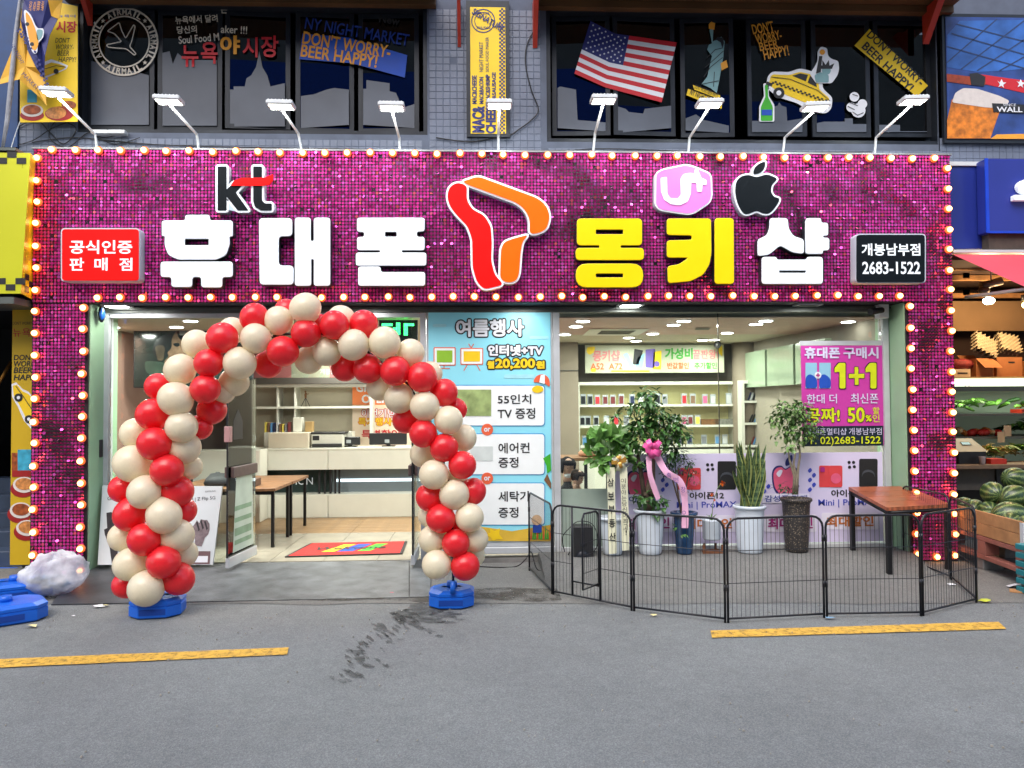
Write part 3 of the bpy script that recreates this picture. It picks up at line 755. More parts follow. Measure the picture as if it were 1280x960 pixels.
for j in range(9):
    for i in range(6 if j % 2 == 0 else 5):
        cx, cy = flagmap((.042+i*.075+(0 if j % 2 == 0 else .0375)), (j+.9)/9.8*7/13)
        slabs('flag_star', [[(cx+(1.5 if q % 2 == 0 else .65)*math.sin(q*math.pi/5), cy-(1.5 if q % 2 == 0 else .65)*math.cos(q*math.pi/5)) for q in range(10)]], YD-.0035, .002, M_WHP, wr)
# statue sticker
slab('statue_sticker', [[(884, 96), (890, 70), (884, 62), (886, 56), (890, 54), (887, 38), (889, 30), (892, 31), (891, 52), (894, 50), (896, 47), (902, 46), (906, 52), (905, 60), (904, 72), (900, 95), (896, 116), (888, 110), (877, 105)]], YD, .002, M_TEAL, wr)
slab('statue_torch', [[(886, 36), (886, 30), (889, 27), (894, 29), (893, 37)]], YD-.003, .002, M_ORT, wr)
for q in ([(884, 72), (894, 62), (903, 60)], [(882, 84), (893, 74), (904, 64)], [(880, 96), (888, 84), (903, 72)], [(893, 90), (892, 108)], [(878, 105), (898, 101)]): stroke('statue_fold', q, .9, M_BKP, wr, YD-.004, False)
slab('statue_book', [[(901, 79), (908, 75), (910, 84), (902, 88)]], YD-.003, .002, M_ORT, wr)
slab('statue_hair', [[(892, 51), (897, 46), (904, 47), (905, 54), (903, 61), (901, 53), (896, 50)]], YD-.003, .002, M_BKP, wr)
slab('yellow_sticker', [[(866, 106), (900, 119), (900, 124), (868, 112)]], YD-.006, .002, M_YEL, wr)
slab('yellow_sticker', [[(860, 111), (903, 127), (902, 136), (858, 119)]], YD-.006, .002, M_YEL, wr)
text('sticker_lettering', "DON'T WORRY-BEER HAPPY!", (868, 110.5, 899, 116.5), YD-.009, M_BKP, wr, rot=21, off=.0)
text('sticker_lettering', 'NY NIGHT MARKET', (862, 118, 900, 125), YD-.009, M_BKP, wr, rot=20, off=.02)
for s, x0, x1, y0, y1 in (("DON'T", 940, 967, 28, 41), ('WORRY-', 944, 977, 40, 52), ('BEER', 949, 973, 51, 62), ('HAPPY!', 954, 986, 59, 72)):
    text('slogan_lettering', s, (x0, y0, x1, y1), YD, M_ORT, wr, rot=-11, off=.02)
# bottle
slab('bottle_sticker', [rounded([(949, 152), (949, 133), (955, 120), (954, 104), (961, 104), (961, 120), (968, 131), (968, 152)], 2)], YD-.001, .002, M_WHP, wr)
slab('bottle_print', [rounded([(951, 151), (951, 134), (957, 121), (956, 106), (960, 106), (960, 121), (966, 133), (966, 151)], 2)], YD-.004, .002, M_GRN, wr)
slab('bottle_label', [rect(952, 137, 965, 144)], YD-.007, .002, M_BLP, wr)
# taxi sticker with its driver
def taxi(parent, F, Y, driver=False, scale=1):
    T = lambda L: [F(x, y) for x, y in L]
    body = [(0, 10), (4, 6), (30, -2), (46, -14), (66, -17), (84, -8), (90, 4), (112, 12), (116, 26), (112, 34), (60, 34), (20, 32), (2, 26)]
    ol = [(-5, 12), (0, 2), (28, -7), (44, -20), (68, -23), (90, -12), (95, 0), (117, 9), (122, 28), (116, 40), (90, 46), (60, 40), (24, 42), (-2, 32)]
    slab('taxi_outline', [T(rounded(ol, 6))], Y, .002, M_WHP, parent)
    slab('taxi_print', [T(rounded(body, 4))], Y-.003, .002, M_YEL, parent)
    slab('taxi_window', [T([(36, -3), (48, -12), (62, -14), (62, -2)])], Y-.006, .002, M_BKP, parent)
    slab('taxi_window', [T([(66, -14), (80, -7), (84, 1), (66, -1)])], Y-.006, .002, M_BKP, parent)
    for cx in (24, 94):
        slab('taxi_wheel', [T(circle(cx, 34, 10, 18))], Y-.006, .002, M_BKP, parent); slab('taxi_hub', [T(circle(cx, 34, 4.5, 12))], Y-.009, .002, M_WHP, parent)
    ch = []
    for i in range(26):
        ch.append(T(rect(6+i*4, 16 if i % 2 else 19, 10+i*4, 19 if i % 2 else 22)))
    slabs('taxi_checks', ch, Y-.0085, .002, M_BKP, parent)
    stroke('taxi_line', T([(2, 12), (34, 4), (88, 6), (114, 16)]), .8, M_BKP, parent, Y-.0085, False)
    slab('taxi_bumper', [T(rect(-3, 22, 8, 27))], Y-.006, .002, M_BKP, parent)
def frame2(ox, oy, ang, s, fx=1):
    c, d = math.cos(R(ang))*s, math.sin(R(ang))*s
    return lambda x, y: (ox + fx*(x*c) - y*d, oy + fx*(x*d)*1 + y*c)
taxi(wr, frame2(966, 88, 20, .70), YD-.001)
slab('driver_outline', [rounded([(1012, 92), (1018, 84), (1022, 76), (1022, 64), (1026, 58), (1034, 60), (1035, 70), (1040, 74), (1048, 76), (1049, 86), (1047, 94), (1040, 104), (1020, 104)], 3)], YD-.012, .002, M_WHP, wr)
slab('driver_body', [rounded([(1018, 94), (1026, 90), (1036, 94), (1036, 103), (1020, 103)], 2)], YD-.015, .002, M_TEAL, wr)
slab('driver_head', [circle(1033, 88, 5.5, 16)], YD-.016, .002, M_TEAL, wr)
slab('driver_crown', [[(1026, 86), (1023, 80), (1028, 82), (1028, 75), (1032, 81), (1036, 75), (1037, 82), (1043, 79), (1040, 86)]], YD-.017, .002, M_BKP, wr)
slab('driver_arm', [[(1020, 92), (1024, 70), (1028, 70), (1026, 90)]], YD-.0165, .002, M_BKP, wr)
slab('driver_torch', [circle(1028, 65, 3.4, 10)], YD-.018, .002, M_ORT, wr)
for cx, cy, r_ in ((1073, 138, 9), (1064, 134, 6), (1068, 121, 6), (1078, 130, 6)): slab('smoke_puff', [circle(cx, cy, r_, 16)], YD-.001-.001*r_/9, .002, M_WHP, wr)
for q in ([(1062, 128), (1072, 132)], [(1060, 133), (1068, 137)], [(1066, 140), (1072, 144), (1079, 141)], [(1066, 118), (1072, 120)]): stroke('puff_line', q, 1, M_BKP, wr, YD-.006, False)
# yellow tape
slab('yellow_tape', [[(1087, 36), (1160, 107), (1146, 121), (1068, 57)]], YD, .002, M_YEL, wr)
text('tape_lettering', "DON'T WORRY-", (1075, 67, 1165, 78), YD-.004, M_BKP, wr, rot=43, off=.02)
text('tape_lettering', 'BEER HAPPY!', (1070, 78, 1150, 89), YD-.004, M_BKP, wr, rot=43, off=.02)
# centre poster in its dark case
cp = thing('signature_poster', 'tall narrow yellow menu poster in a black case between the two window banks', 'poster', ((CB[0]+CB[1])/2, YW, CB[2]))
panel('case', 583, 1, 637, 171, YW-.05, .05, M_DFR, cp); panel('poster_sheet', 588, 9, 632, 167, YW-.055, .004, M_YEL, cp)
Yp = YW-.058
def vtext(s, x0, x1, y0, y1, mt, off=.03):   # reads upward
    cx, cy = (x0+x1)/2, (y0+y1)/2; h, w_ = x1-x0, y1-y0
    text('lettering', s, (cx-w_/2, cy-h/2, cx+w_/2, cy+h/2), Yp, mt, cp, rot=-90, off=off)
vtext('MAC&', 590, 605, 128, 176, M_NVY, .05) if False else None
vtext('MAC&', 590, 606, 132, 166, M_NVY, .05); vtext('CHEESE', 607, 620, 127, 167, M_NVY, .05)
vtext('MAC&CHEESE', 590, 596, 94, 130, M_NVY); vtext('MAC&BACON', 599, 604.5, 96, 130, M_NVY); vtext('MAC&SHRIMP', 607, 612.5, 93, 128, M_NVY); vtext('MAC&SAUSAGE', 615, 620, 90, 138, M_NVY)
vtext('NIGHT MARKET', 599, 604, 52, 90, M_NVY, .0); vtext('SOUL FOOD MAKER', 607, 611, 46, 90, M_NVY, .0)
sq = []
for i in range(3):
    for j in range(64):
        if (i+j) % 2: sq.append(rect(624+i*2.4, 10+j*2.45, 626.4+i*2.4, 12.45+j*2.45))
slabs('checker_border', sq, Yp, .001, M_NVY, cp)
for r_, w_ in ((15, 1.2), (11, .8)): ring('seal_ring', 604, 26, r_, w_, M_NVY, cp, Yp)
text('lettering', 'SIGNATURE', (588, 21, 632, 29), Yp-.004, M_NVY, cp, rot=32, off=.02); text('lettering', 'NEW YORK', (595, 15, 612, 18), Yp, M_NVY, cp, off=.02); text('lettering', 'SOUL FOOD', (596, 33, 613, 36), Yp, M_NVY, cp, off=.02)
# awning over the windows and its red arms
aw = thing('awning_soffit', 'brown underside of the awning along the top of the windows', 'awning', (0, -.5, 6.12))
M_SOF = mat('soffit', S(88, 60, 30), .6, var=.25, vscale=2); M_RDM = mat('red_arm', S(170, 48, 30), .5, var=.2)
for x0, x1 in ((LB[0]-.1, LB[1]+.1), (RB[0]-.12, RB[1]+.1)):
    mk('soffit_board', MB().box(x0, x1, -.35, YW-.006, 6.12, 6.17), M_SOF, aw)
    mk('soffit_board', MB().box(x0, x1, YW-.10, YW-.007, 6.04, 6.115), M_SOF, aw)
for px_, w_ in ((92, .05), (571, .035), (668, .05), (1172, .07)):
    x = P(px_, 10, YW-.3).x; mb = MB()
    pts = [(YW-.01, 5.8), (YW-.01, 6.1), (YW-.25, 6.1)] if px_ < 100 else [(YW-.01, 5.62), (YW-.01, 6.1), (YW-.3, 6.1)]
    if px_ == 1172: pts = [(YW-.01, 5.72), (YW-.01, 6.1), (YW-.35, 6.1)]
    mb.poly([(x, y, z) for y, z in pts]).poly([(x+w_, y, z) for y, z in reversed(pts)])
    for i in range(3): a, b = pts[i], pts[(i+1) % 3]; mb.poly([(x, *a), (x+w_, *a), (x+w_, *b), (x, *b)])
    mk('awning_arm', mb, M_RDM, aw)
# ------------------------------------------------------------------ floodlights on the ledge
M_LWH = mat('lamp_white', (.75, .78, .8), .35, var=.05); M_LED = emitter('led_panel', (.93, 1, .90), 1.3); M_LEDD = emitter('led_dot', (1, 1, 1), 26.0, False)
lamps = [(122, 187, 119, 168, 72, 118, 'beside the market flag'), (249, 188, 246, 168, 212, 128, 'under the red Korean sticker'), (378, 188, 373, 167, 352, 134, 'under the blue skyline film'),
         (500, 190, 499, 172, 490, 136, 'at the open sash by the mosaic wall'), (623, 191, 623, 168, 624, 133, 'in front of the tall yellow menu poster'), (741, 190, 744, 166, 754, 127, 'under the striped flag sticker'),
         (860, 190, 862, 172, 886, 132, 'under the statue sticker'), (978, 192, 981, 172, 1018, 136, 'under the taxi sticker'), (1093, 193, 1095, 172, 1140, 128, 'under the yellow tape sticker')]
for bx, by, kx, ky, hx, hy, wh in lamps:
    y0 = .12; b = P(bx, by, y0); b.z = ZT+.018; k = P(kx, ky, y0-.04); h = P(hx, hy+3, -.42)
    t = thing('floodlight', 'lit white flood lamp on a bent arm ' + wh, 'floodlight', b, 'flood lamps along the top of the fascia')
    mk('base', MB().lathe([(.055, 0), (.05, .012), (.02, .035), (.015, .04)], b, 12), M_LWH, t)
    mk('arm', MB().tube([b, b.lerp(k, .5), k, k.lerp(h, .08), h], .0135, 8), M_LWH, t)
    v = (h-k); ang = math.atan2(v.x, .45)*.55
    Mx = Matrix.Translation(h+Vector((0, -.02, .03))) @ Matrix.Rotation(-ang*.35, 4, 'Z') @ Matrix.Rotation(R(0), 4, 'X') @ Matrix.Rotation(-ang*.15, 4, 'Y')
    mk('lamp_housing', MB().cbox(-.128, .128, -.09, .09, -.012, .032, .008, Mx), M_LWH, t)
    fins = MB()
    for i in range(7): fins.box(-.11+i*.035, -.104+i*.035, -.08, .08, .032, .039, Mx)
    mk('cooling_fins', fins, M_LWH, t)
    mk('light_panel', MB().box(-.108, .108, -.072, .072, -.016, -.0125, Mx), M_LED, t)
    dm = MB()
    for i in range(5):
        for j in range(2): dm.cyl(Mx @ Vector((-.09+i*.045, -.035+j*.07, -.0165)), Mx @ Vector((-.09+i*.045, -.035+j*.07, -.019)), .014, n=8)
    mk('led_dots', dm, M_LEDD, t)
    mk('bracket', MB().box(-.03, .03, -.02, .02, -.04, -.017, Mx), M_LWH, t)
    lp = bpy.data.lights.new('flood_beam', 'AREA'); lp.shape = 'RECTANGLE'; lp.size = .22; lp.size_y = .15; lp.energy = 5; lp.color = (.95, 1, .97)
    lo = bpy.data.objects.new('flood_beam', lp); COL.objects.link(lo); lo.parent = t
    wp = h+Vector((0, -.03, -.0)); lo.location = wp-b; d = Vector((h.x-v.x*.15, .0, 3.2))-wp; lo.rotation_euler = d.to_track_quat('-Z', 'Y').to_euler()
# junction boxes, cables
M_JB = mat('junction_box_plastic', (.6, .62, .64), .5, var=.08); M_CAB = mat('black_cable', (.012, .012, .014), .5, var=.1)
for px_, wh in ((289, 'second flood lamp'), (325, 'third flood lamp'), (568, 'menu poster'), (842, 'statue sticker'), (955, 'beer slogan'), (125, 'first flood lamp'), (146, 'airmail stamp')):
    p = P(px_, 187 if px_ > 200 else 165, .2)
    mk('junction_box', MB().cbox(p.x-.09, p.x+.09, .18, .27, ZT+.02 if px_ > 200 else p.z-.02, ZT+.058 if px_ > 200 else p.z+.02, .006), M_JB, label='small white junction box on the ledge by the ' + wh, cat='junction box', group='junction boxes behind the fascia')
def cable(label, pts, r=.006, mt=None):
    V = [Vector(p) for p in pts]; q = []
    for i in range(len(V)-1):
        p0, p1, p2, p3 = V[max(i-1, 0)], V[i], V[i+1], V[min(i+2, len(V)-1)]
        for k in range(6):
            t = k/6; q.append(.5*((2*p1)+(p2-p0)*t+(2*p0-5*p1+4*p2-p3)*t*t+(3*p1-p0-3*p2+p3)*t**3))
    q.append(V[-1]); mk('cable', MB().tube(q, r, 5), mt or M_CAB, label=label, cat='cable', group=None)
W_ = lambda *l: [P(x, y, YW-.02) for x, y in l]
cable('black cable drooping down the tiles beside the flag window', W_((671, 32), (659, 55), (657, 80), (664, 112), (673, 137), (664, 150), (648, 162), (637, 169), (615, 173), (585, 177), (545, 172)), .007)
cable('black cable lying along the ledge under the dark windows', W_((40, 178), (90, 172), (140, 176), (200, 181), (300, 184), (420, 186), (540, 188), (700, 188), (760, 186), (900, 190), (1090, 190)), .006)
cable('tangle of black cable looping beneath the yellow banner', W_((0, 172), (20, 160), (45, 150), (62, 165), (80, 180), (95, 160), (70, 152), (62, 172), (84, 184), (110, 166), (130, 172), (160, 165)), .006)
cable('thin black cable hanging across the wall corner below the banner', W_((2, 186), (40, 176), (66, 160), (98, 152), (120, 170), (145, 180), (175, 172)), .005)
# ================================================================== ACROSS THE STREET (seen only as reflections)
ob = thing('opposite_building', 'grey building across the street mirrored in the glass with a blue fascia', 'building', (0, -22, 0))
M_OPW = mat('opposite_wall', (.17, .17, .165), .8, var=.2, vscale=.6); M_OPD = mat('opposite_opening', (.03, .03, .035), .3, var=.2)
mk('wall', MB().box(-24, 20, -23.4, -22, 0, 17), M_OPW, ob); mk('blue_fascia', MB().box(-12, 3, -21.99, -21.7, 12.2, 15.2).box(6, 15, -21.99, -21.7, 11.4, 14), M_BLP, ob)
mb = MB()
for i in range(11):
    for j in range(4): mb.box(-23+i*3.9, -20.6+i*3.9, -22.06, -21.93, 1+j*2.8, 2.8+j*2.8)
mk('windows', mb, M_OPD, ob)
# ================================================================== SHOP GLAZING
YG = .35
M_GREEN = mat('pale_green_paint', S(150, 185, 150), .5, var=.08, vscale=3, bump=.1, bscale=20); M_ALU = mat('white_aluminium', S(196, 200, 204), .4, .2, var=.08)
M_HDR = mat('header_metal', S(95, 100, 96), .45, .4, var=.15); M_CONC = mat('concrete_sill', S(120, 118, 115), .85, var=.25, vscale=5, bump=.4, bscale=40)
M_SG = glassmat('shop_glass', (.93, .97, .95), .02); M_SG2 = glassmat('door_glass', (.88, .94, .92), .03)
sf = thing('glazed_wall', 'glazed shopfront with pale green jambs below the sequin fascia', 'glazing', (.3, YG, 0))
mk('jamb', MB().box(XLI-.02, XLI+.012, .02, .62, 0, ZB-.004), M_GREEN, sf); mk('jamb', MB().box(XRI-.012, XRI+.02, .02, .62, 0, ZB-.004), M_GREEN, sf)
gx = lambda px: P(px, 550, YG).x
zh = P(640, 391, YG).z
mk('header', MB().box(XLI+.013, XRI-.013, .30, .50, zh, ZB+.05).box(XLI+.013, XRI-.013, .27, .299, zh+.03, zh+.055), M_HDR, sf)
def post(a, b, z0=0, z1=None, y0=.31, y1=.42, n='post', m_=M_ALU): return mk(n, MB().box(gx(a), gx(b), y0, y1, z0, z1 or zh-.002), m_, sf)
post(129, 137); post(526, 533); post(692, 700); post(1104, 1111)
zsill = P(900, 681, YG).z
mk('sill', MB().box(gx(700.5), gx(1103.5), .29, .42, zsill-.09, zsill), M_ALU, sf)
mk('plinth', MB().box(gx(534), XRI-.02, .27, .45, 0, zsill-.093), M_CONC, sf)
mk('transom', MB().box(gx(137.5), gx(525.5), .32, .40, zh-.05, zh-.003), M_ALU, sf)
def pane(n, a, b, z0, z1, m_=M_SG, y=YG+.01): return mk(n, MB().box(gx(a), gx(b), y, y+.010, z0, z1), m_, sf)
pane('glass_pane', 137.3, 284, .02, zh-.055); pane('glass_pane', 285, 515, P(400, 472, YG).z, zh-.055)
pane('glass_pane', 701, 899.3, zsill, zh-.003); pane('glass_pane', 900.2, 1103.5, zsill, zh-.003)
mk('glass_joint', MB().box(gx(899.4), gx(900.1), YG+.004, YG+.024, zsill+.9, zh-.004), M_DFR, sf)
# translucent film on the lower glass beside the poster
mk('frosted_film', MB().box(gx(701), gx(762), YG+.0, YG+.003, zsill, P(730, 611, YG).z), mat('frosted_green_film', S(150, 166, 156), .4, var=.08), sf)
def door(label, near, far, yn, yf, zb=.07):
    a = P(near, 700, yn); b = P(far, 700, yf); a.z = b.z = 0; d = (b-a).normalized(); wd = (b-a).length
    Mx = Matrix.Translation(a) @ Matrix.Rotation(math.atan2(d.y, d.x), 4, 'Z')
    t = thing('glass_door', label, 'door', a)
    zt = P(400, 472, YG).z-.01
    mk('glass_leaf', MB().box(.002, wd, -.006, .006, zb+.1, zt, Mx), M_SG2, t)
    mk('bottom_rail', MB().cbox(0, wd, -.02, .02, zb, zb+.1, .004, Mx), M_ALU, t)
    mk('edge_seal', MB().box(-.006, .001, -.009, .009, zb+.1, zt, Mx), M_BLACK, t)
    w_ = mat('handle_wood', S(84, 68, 66), .5, var=.25, vscale=20)
    hz = 1.03
    mk('handle', MB().cbox(.04, wd*.92, -.05, -.015, hz-.055, hz+.055, .006, Mx).cbox(.04, wd*.92, .015, .05, hz-.055, hz+.055, .006, Mx), w_, t)
    return t, Mx
d1, Mx1 = door('glass door swung open with a pale sticker, beside the wooden table', 284, 319, -.12, .60)
d2, Mx2 = door('glass door swung open edge-on beside the blue summer poster', 516, 524, -.10, .62)
mk('lock_plate', MB().cbox(-.02, .05, -.03, .03, 1.34, 1.50, .005, Mx1), mat('pink_lock', S(170, 130, 130), .4), d1)
mk('shield_sticker', MB().poly([tuple(Mx1 @ Vector(q)) for q in ((.12, -.008, 1.36), (.36, -.008, 1.36), (.36, -.008, 1.55), (.24, -.008, 1.68), (.12, -.008, 1.55))]), M_BLACK, d1)
mb = MB()
for zz, h_ in ((.62, .06), (.5, .06), (.36, .10), (.27, .06)): mb.poly([tuple(Mx1 @ Vector(q)) for q in ((.16, -.0075, zz), (.6, -.0075, zz), (.6, -.0075, zz+h_*.8), (.16, -.0075, zz+h_*.8))])
mk('door_sticker', MB().poly([tuple(Mx1 @ Vector(q)) for q in ((.12, -.007, .2), (.66, -.007, .2), (.62, -.007, .98), (.2, -.007, .98))]), mat('pale_sticker', S(175, 190, 178), .6, var=.1), d1)
mk('sticker_print', mb, mat('faint_green', S(120, 150, 125), .6, var=.2), d1)
# sensor, lock, camera
t = thing('alarm_sensor', 'blue and black round sensor high on the pale green jamb', 'sensor', P(125, 393, .16))
c = P(127, 393, .14); mk('sensor_body', MB().ball(c, .03, .05, .085, 14, 10), M_BLACK, t); mk('sensor_face', MB().ball(c+Vector((.018, -.025, .0)), .022, .04, .06, 14, 10), mat('sensor_blue', S(30, 100, 200), .3), t)
mk('lock_box', MB().cbox(gx(125), gx(132), .22, .30, P(128, 571, YG).z, P(128, 549, YG).z, .006), M_BLACK, label='small black lock box on the white post beside the balloon arch', cat='lock box')
t = thing('security_camera', 'white box and black camera in the top corner of the glazing', 'security camera', P(1098, 390, .25))
c = P(1103, 386, .25); mk('mount_box', MB().cbox(c.x-.065, c.x+.05, .2, .3, c.z-.11, c.z+.05, .008), M_LWH, t)
mk('camera_body', MB().cyl(c+Vector((-.03, -.05, -.02)), c+Vector((-.2, -.12, -.05)), .032, .036, 12), M_BLACK, t)
# soffit lights under the fascia
M_DL = emitter('downlight_disc', (1, .98, .93), 14.0, False)
for px_, wh in ((146, 'above the blue sensor'), (788, 'above the shop banner'), (1010, 'toward the security camera')):
    x = P(px_, 382, .17).x
    t = thing('soffit_light', 'bright oblong light under the fascia ' + wh, 'light', (x, .17, ZB-.01), 'lights under the fascia')
    mk('rim', MB().box(x-.14, x+.14, .10, .25, ZB-.016, ZB-.002), M_ALU, t); mk('diffuser', MB().box(x-.10, x+.10, .12, .23, ZB-.021, ZB-.0165), M_DL if px_ != 1010 else M_HDR, t)
for x in (-3.6, -1.2, .45, 1.6, 3.6):      # the row of lights under the fascia washes the glazing
    lp = bpy.data.lights.new('soffit_beam', 'AREA'); lp.shape = 'RECTANGLE'; lp.size = .3; lp.size_y = .08; lp.energy = 2.6; lp.color = (1, .99, .95)
    lo = bpy.data.objects.new('soffit_beam', lp); COL.objects.link(lo); lo.location = (x, .06, ZB-.03)

# ================================================================== SHOP INTERIOR
YB = 4.7; XI0, XI1 = -4.6, 4.35; ZC = 2.68; FZ = .035
room = thing('shop_interior', 'lit interior of the phone shop with pale walls and tiled floor', 'room', (0, 2.5, FZ))
M_FT = mat('floor_tile', S(158, 152, 136), .25, var=.08, vscale=3); M_FW = mat('floor_wood', S(150, 120, 85), .4, var=.25, vscale=9)
M_WL = mat('shop_wall', S(150, 142, 128), .7, var=.06); M_CL = mat('shop_ceiling', S(186, 178, 158), .8, var=.05); M_PK = mat('brown_pink_panel', S(150, 116, 104), .45, var=.12, vscale=1.5)
M_WHT = mat('white_laminate', S(214, 214, 202), .4, var=.03); M_BEIGE = mat('beige_column', S(138, 126, 110), .6, var=.08, vscale=2)
def tiles(name, x0, x1, y0, y1, sx, sy, mt, z=FZ, gap=.006):
    nx, ny = max(1, round((x1-x0)/sx)), max(1, round((y1-y0)/sy)); dx, dy = (x1-x0)/nx, (y1-y0)/ny
    me = MB().box(-dx/2+gap/2, dx/2-gap/2, -dy/2+gap/2, dy/2-gap/2, -.012, 0).mesh(name, [mt])
    for j in range(ny):
        for i in range(nx):
            inst(name, me, room, (x0+(i+.5)*dx, y0+(j+.5)*dy, z-rnd.uniform(0, .0008)))
mk('subfloor', MB().poly([(XI0, .32, FZ-.012), (XI1+1, .32, FZ-.012), (XI1+1, YB, FZ-.012), (XI0, YB, FZ-.012)]), M_GROUT, room)
tiles('floor_tile', -4.0, .6, .36, 2.2, .6, .6, M_FT)
tiles('floor_plank', -4.0, .6, 2.2, 3.6, 1.15, .14, M_FW, gap=.004)
mk('floor_far', MB().box(.6, XI1, .36, YB, FZ-.012, FZ), M_FT, room)
mk('back_wall', MB().box(XI0, XI1, YB, YB+.1, 0, 2.9), M_WL, room)
mk('side_wall', MB().box(XI0-.1, XI0, .62, YB, 0, 2.9), M_PK, room); mk('side_wall', MB().poly([(XRI, .5, 0), (4.36, YB, 0), (4.36, YB, 2.9), (XRI, .5, 2.9)]), M_WL, room)
mk('ceiling', MB().box(XI0, XI1+.3, .5, YB, ZC, ZC+.1), M_CL, room)
mk('ceiling_panel', MB().box(.3, XI1+.25, .5, 2.6, ZC-.012, ZC-.001), mat('pink_ceiling', S(186, 150, 138), .5, var=.1), room)
mk('partition', MB().box(XI0, P(232, 500, 3.0).x, 3.0, 3.1, 0, ZC-.002), M_PK, room)
mk('partition_seams', MB().box(*(lambda x: (x-.006, x+.006))(P(157, 500, 2.99).x), 2.99, 2.999, .3, P(157, 452, 2.99).z).box(P(157, 452, 2.99).x, P(167, 452, 2.99).x, 2.99, 2.999, P(157, 453.4, 2.99).z, P(157, 452, 2.99).z), M_BLACK, room)
# column and dark soffit over the shelves
cx0, cx1 = P(690, 480, 4.2).x, P(721, 480, 4.2).x
mk('column', MB().box(cx0-.6, cx1, 4.0, YB-.002, 0, ZC-.002), M_BEIGE, room)
mk('column_base_band', MB().box(cx0-.6, cx1+.002, 3.99, 3.999, P(700, 464, 4).z, P(700, 463, 4).z), M_BLACK, room)
mk('dark_bulkhead', MB().box(cx1+.003, P(915, 440, 4.5).x, 4.5, YB-.002, P(800, 478, 4.5).z, ZC-.002), mat('bulkhead', S(92, 86, 76), .5, var=.2, vscale=2), room)
mk('round_column', MB().cyl((P(932, 440, 4.3).x, 4.3, FZ), (P(932, 440, 4.3).x, 4.3, ZC-.002), .22, n=24), M_BEIGE, room)
# downlights
dl = [(734, 397), (720, 408), (706, 418), (867, 396), (842, 406), (816, 417), (795, 426), (878, 425), (977, 395), (945, 405), (909, 416), (1060, 402), (226, 397.5), (141, 409), (330, 402), (430, 410), (560, 400)]
discme = MB().cyl((0, 0, 0), (0, 0, -.006), .075, n=20).mesh('downlight', [M_DL])
rimme = MB().cyl((0, 0, .0), (0, 0, -.004), .095, n=20).mesh('rim', [M_ALU])
for i, (a, b) in enumerate(dl):
    p = G(a, b, ZC-.016 if a > 640 else ZC-.003)
    if p.y < .8: p.y = .8
    o = inst('downlight', discme, room, p+Vector((0, 0, -.004))); r_ = inst('downlight_rim', rimme, None, (0, 0, .004)); r_.parent = o
    if i % 2 == 0 or a < 600:
        lp = bpy.data.lights.new('downlight_beam', 'AREA'); lp.shape = 'DISK'; lp.size = .15; lp.energy = 13; lp.color = (.98, 1, .93)
        lo = bpy.data.objects.new('downlight_beam', lp); COL.objects.link(lo); lo.location = (p.x, p.y, p.z-.02)
for x, y in ((-3.7, 1.5), (-2.9, 1.2), (-2.2, 3.9), (.2, 2.4), (2.2, 3.2), (-.6, 3.9), (3.6, 3.6)):       # deeper rows of ceiling lights; the first two added to brighten the partition
    o = inst('downlight', discme, room, (x, y, ZC-.004)); r_ = inst('downlight_rim', rimme, None, (0, 0, .004)); r_.parent = o
    lp = bpy.data.lights.new('downlight_beam', 'AREA'); lp.shape = 'DISK'; lp.size = .15; lp.energy = 17; lp.color = (.98, 1, .9)
    lo = bpy.data.objects.new('downlight_beam', lp); COL.objects.link(lo); lo.location = (x, y, ZC-.03)
# air conditioner cassette, hatch, vent
def ceil_quad(a, b, c, d, z): return [G(*q, z) for q in (a, b, c, d)]
t = thing('ceiling_air_conditioner', 'square air conditioner cassette flush in the shop ceiling', 'air conditioner', G(770, 415, ZC-.02))
q = ceil_quad((728, 419.5), (797, 419.5), (812, 411.5), (737, 411.5), ZC-.02); mb = MB().poly(q); mb.poly([v+Vector((0, 0, .015)) for v in q]); mk('cassette_panel', mb, M_WHT, t)
q2 = ceil_quad((746, 418), (786, 418), (795, 413.2), (752, 413.2), ZC-.022); mk('grille', MB().poly(q2), mat('grille_grey', S(110, 108, 95), .6), t)
mb = MB()
for k in range(5): a = q2[0].lerp(q2[3], .1+k*.2); b = q2[1].lerp(q2[2], .1+k*.2); mb.tube([a, b], .006, 4)
mk('grille_slats', mb, M_DFR, t)
mk('ceiling_vent', MB().poly(ceil_quad((868, 412.5), (886, 412.5), (888, 410), (870, 410), ZC-.02)), mat('vent_grey', S(90, 84, 74), .6), label='small dark vent in the pinkish shop ceiling', cat='vent')
p = G(897, 427, ZC-.01); mk('dome_camera', MB().ball((p.x, p.y, p.z-.05), .06, n=14, m=8), M_BLACK, label='black dome camera hanging from the shop ceiling by the banner', cat='security camera')
# hanging television
t = thing('hanging_television', 'black television hung from the ceiling showing two dim faces', 'television', P(240, 483, 2.0))
a, b = P(167, 403, 2), P(316, 484, 2); mk('television_body', MB().cbox(a.x, b.x, 2.0, 2.05, b.z, a.z, .006), M_BLACK, t)
mk('screen', MB().box(a.x+.015, b.x-.015, 1.9975, 1.9995, b.z+.015, a.z-.015), mat('screen_glass', S(24, 34, 32), .12, var=.5, vscale=2.5, emit=.03, ecol=S(60, 90, 80)), t)
Z9 = (95, 370, .16)
M_SK1 = mat('screen_skin', S(84, 68, 54), .2, var=.4, vscale=9, emit=.02); M_SK2 = mat('screen_skin_dim', S(52, 46, 36), .2, var=.4, vscale=9, emit=.02); M_SHR = mat('screen_dark', S(14, 20, 20), .2, var=.3); M_SGR = mat('screen_green', S(40, 54, 46), .2, var=.4, vscale=6)
slab('screen_figure', [smooth([(610, 380), (640, 330), (700, 300), (760, 300), (790, 360), (760, 420), (700, 480), (640, 500), (600, 440)])], 1.996, .001, M_SHR, t, Z9)
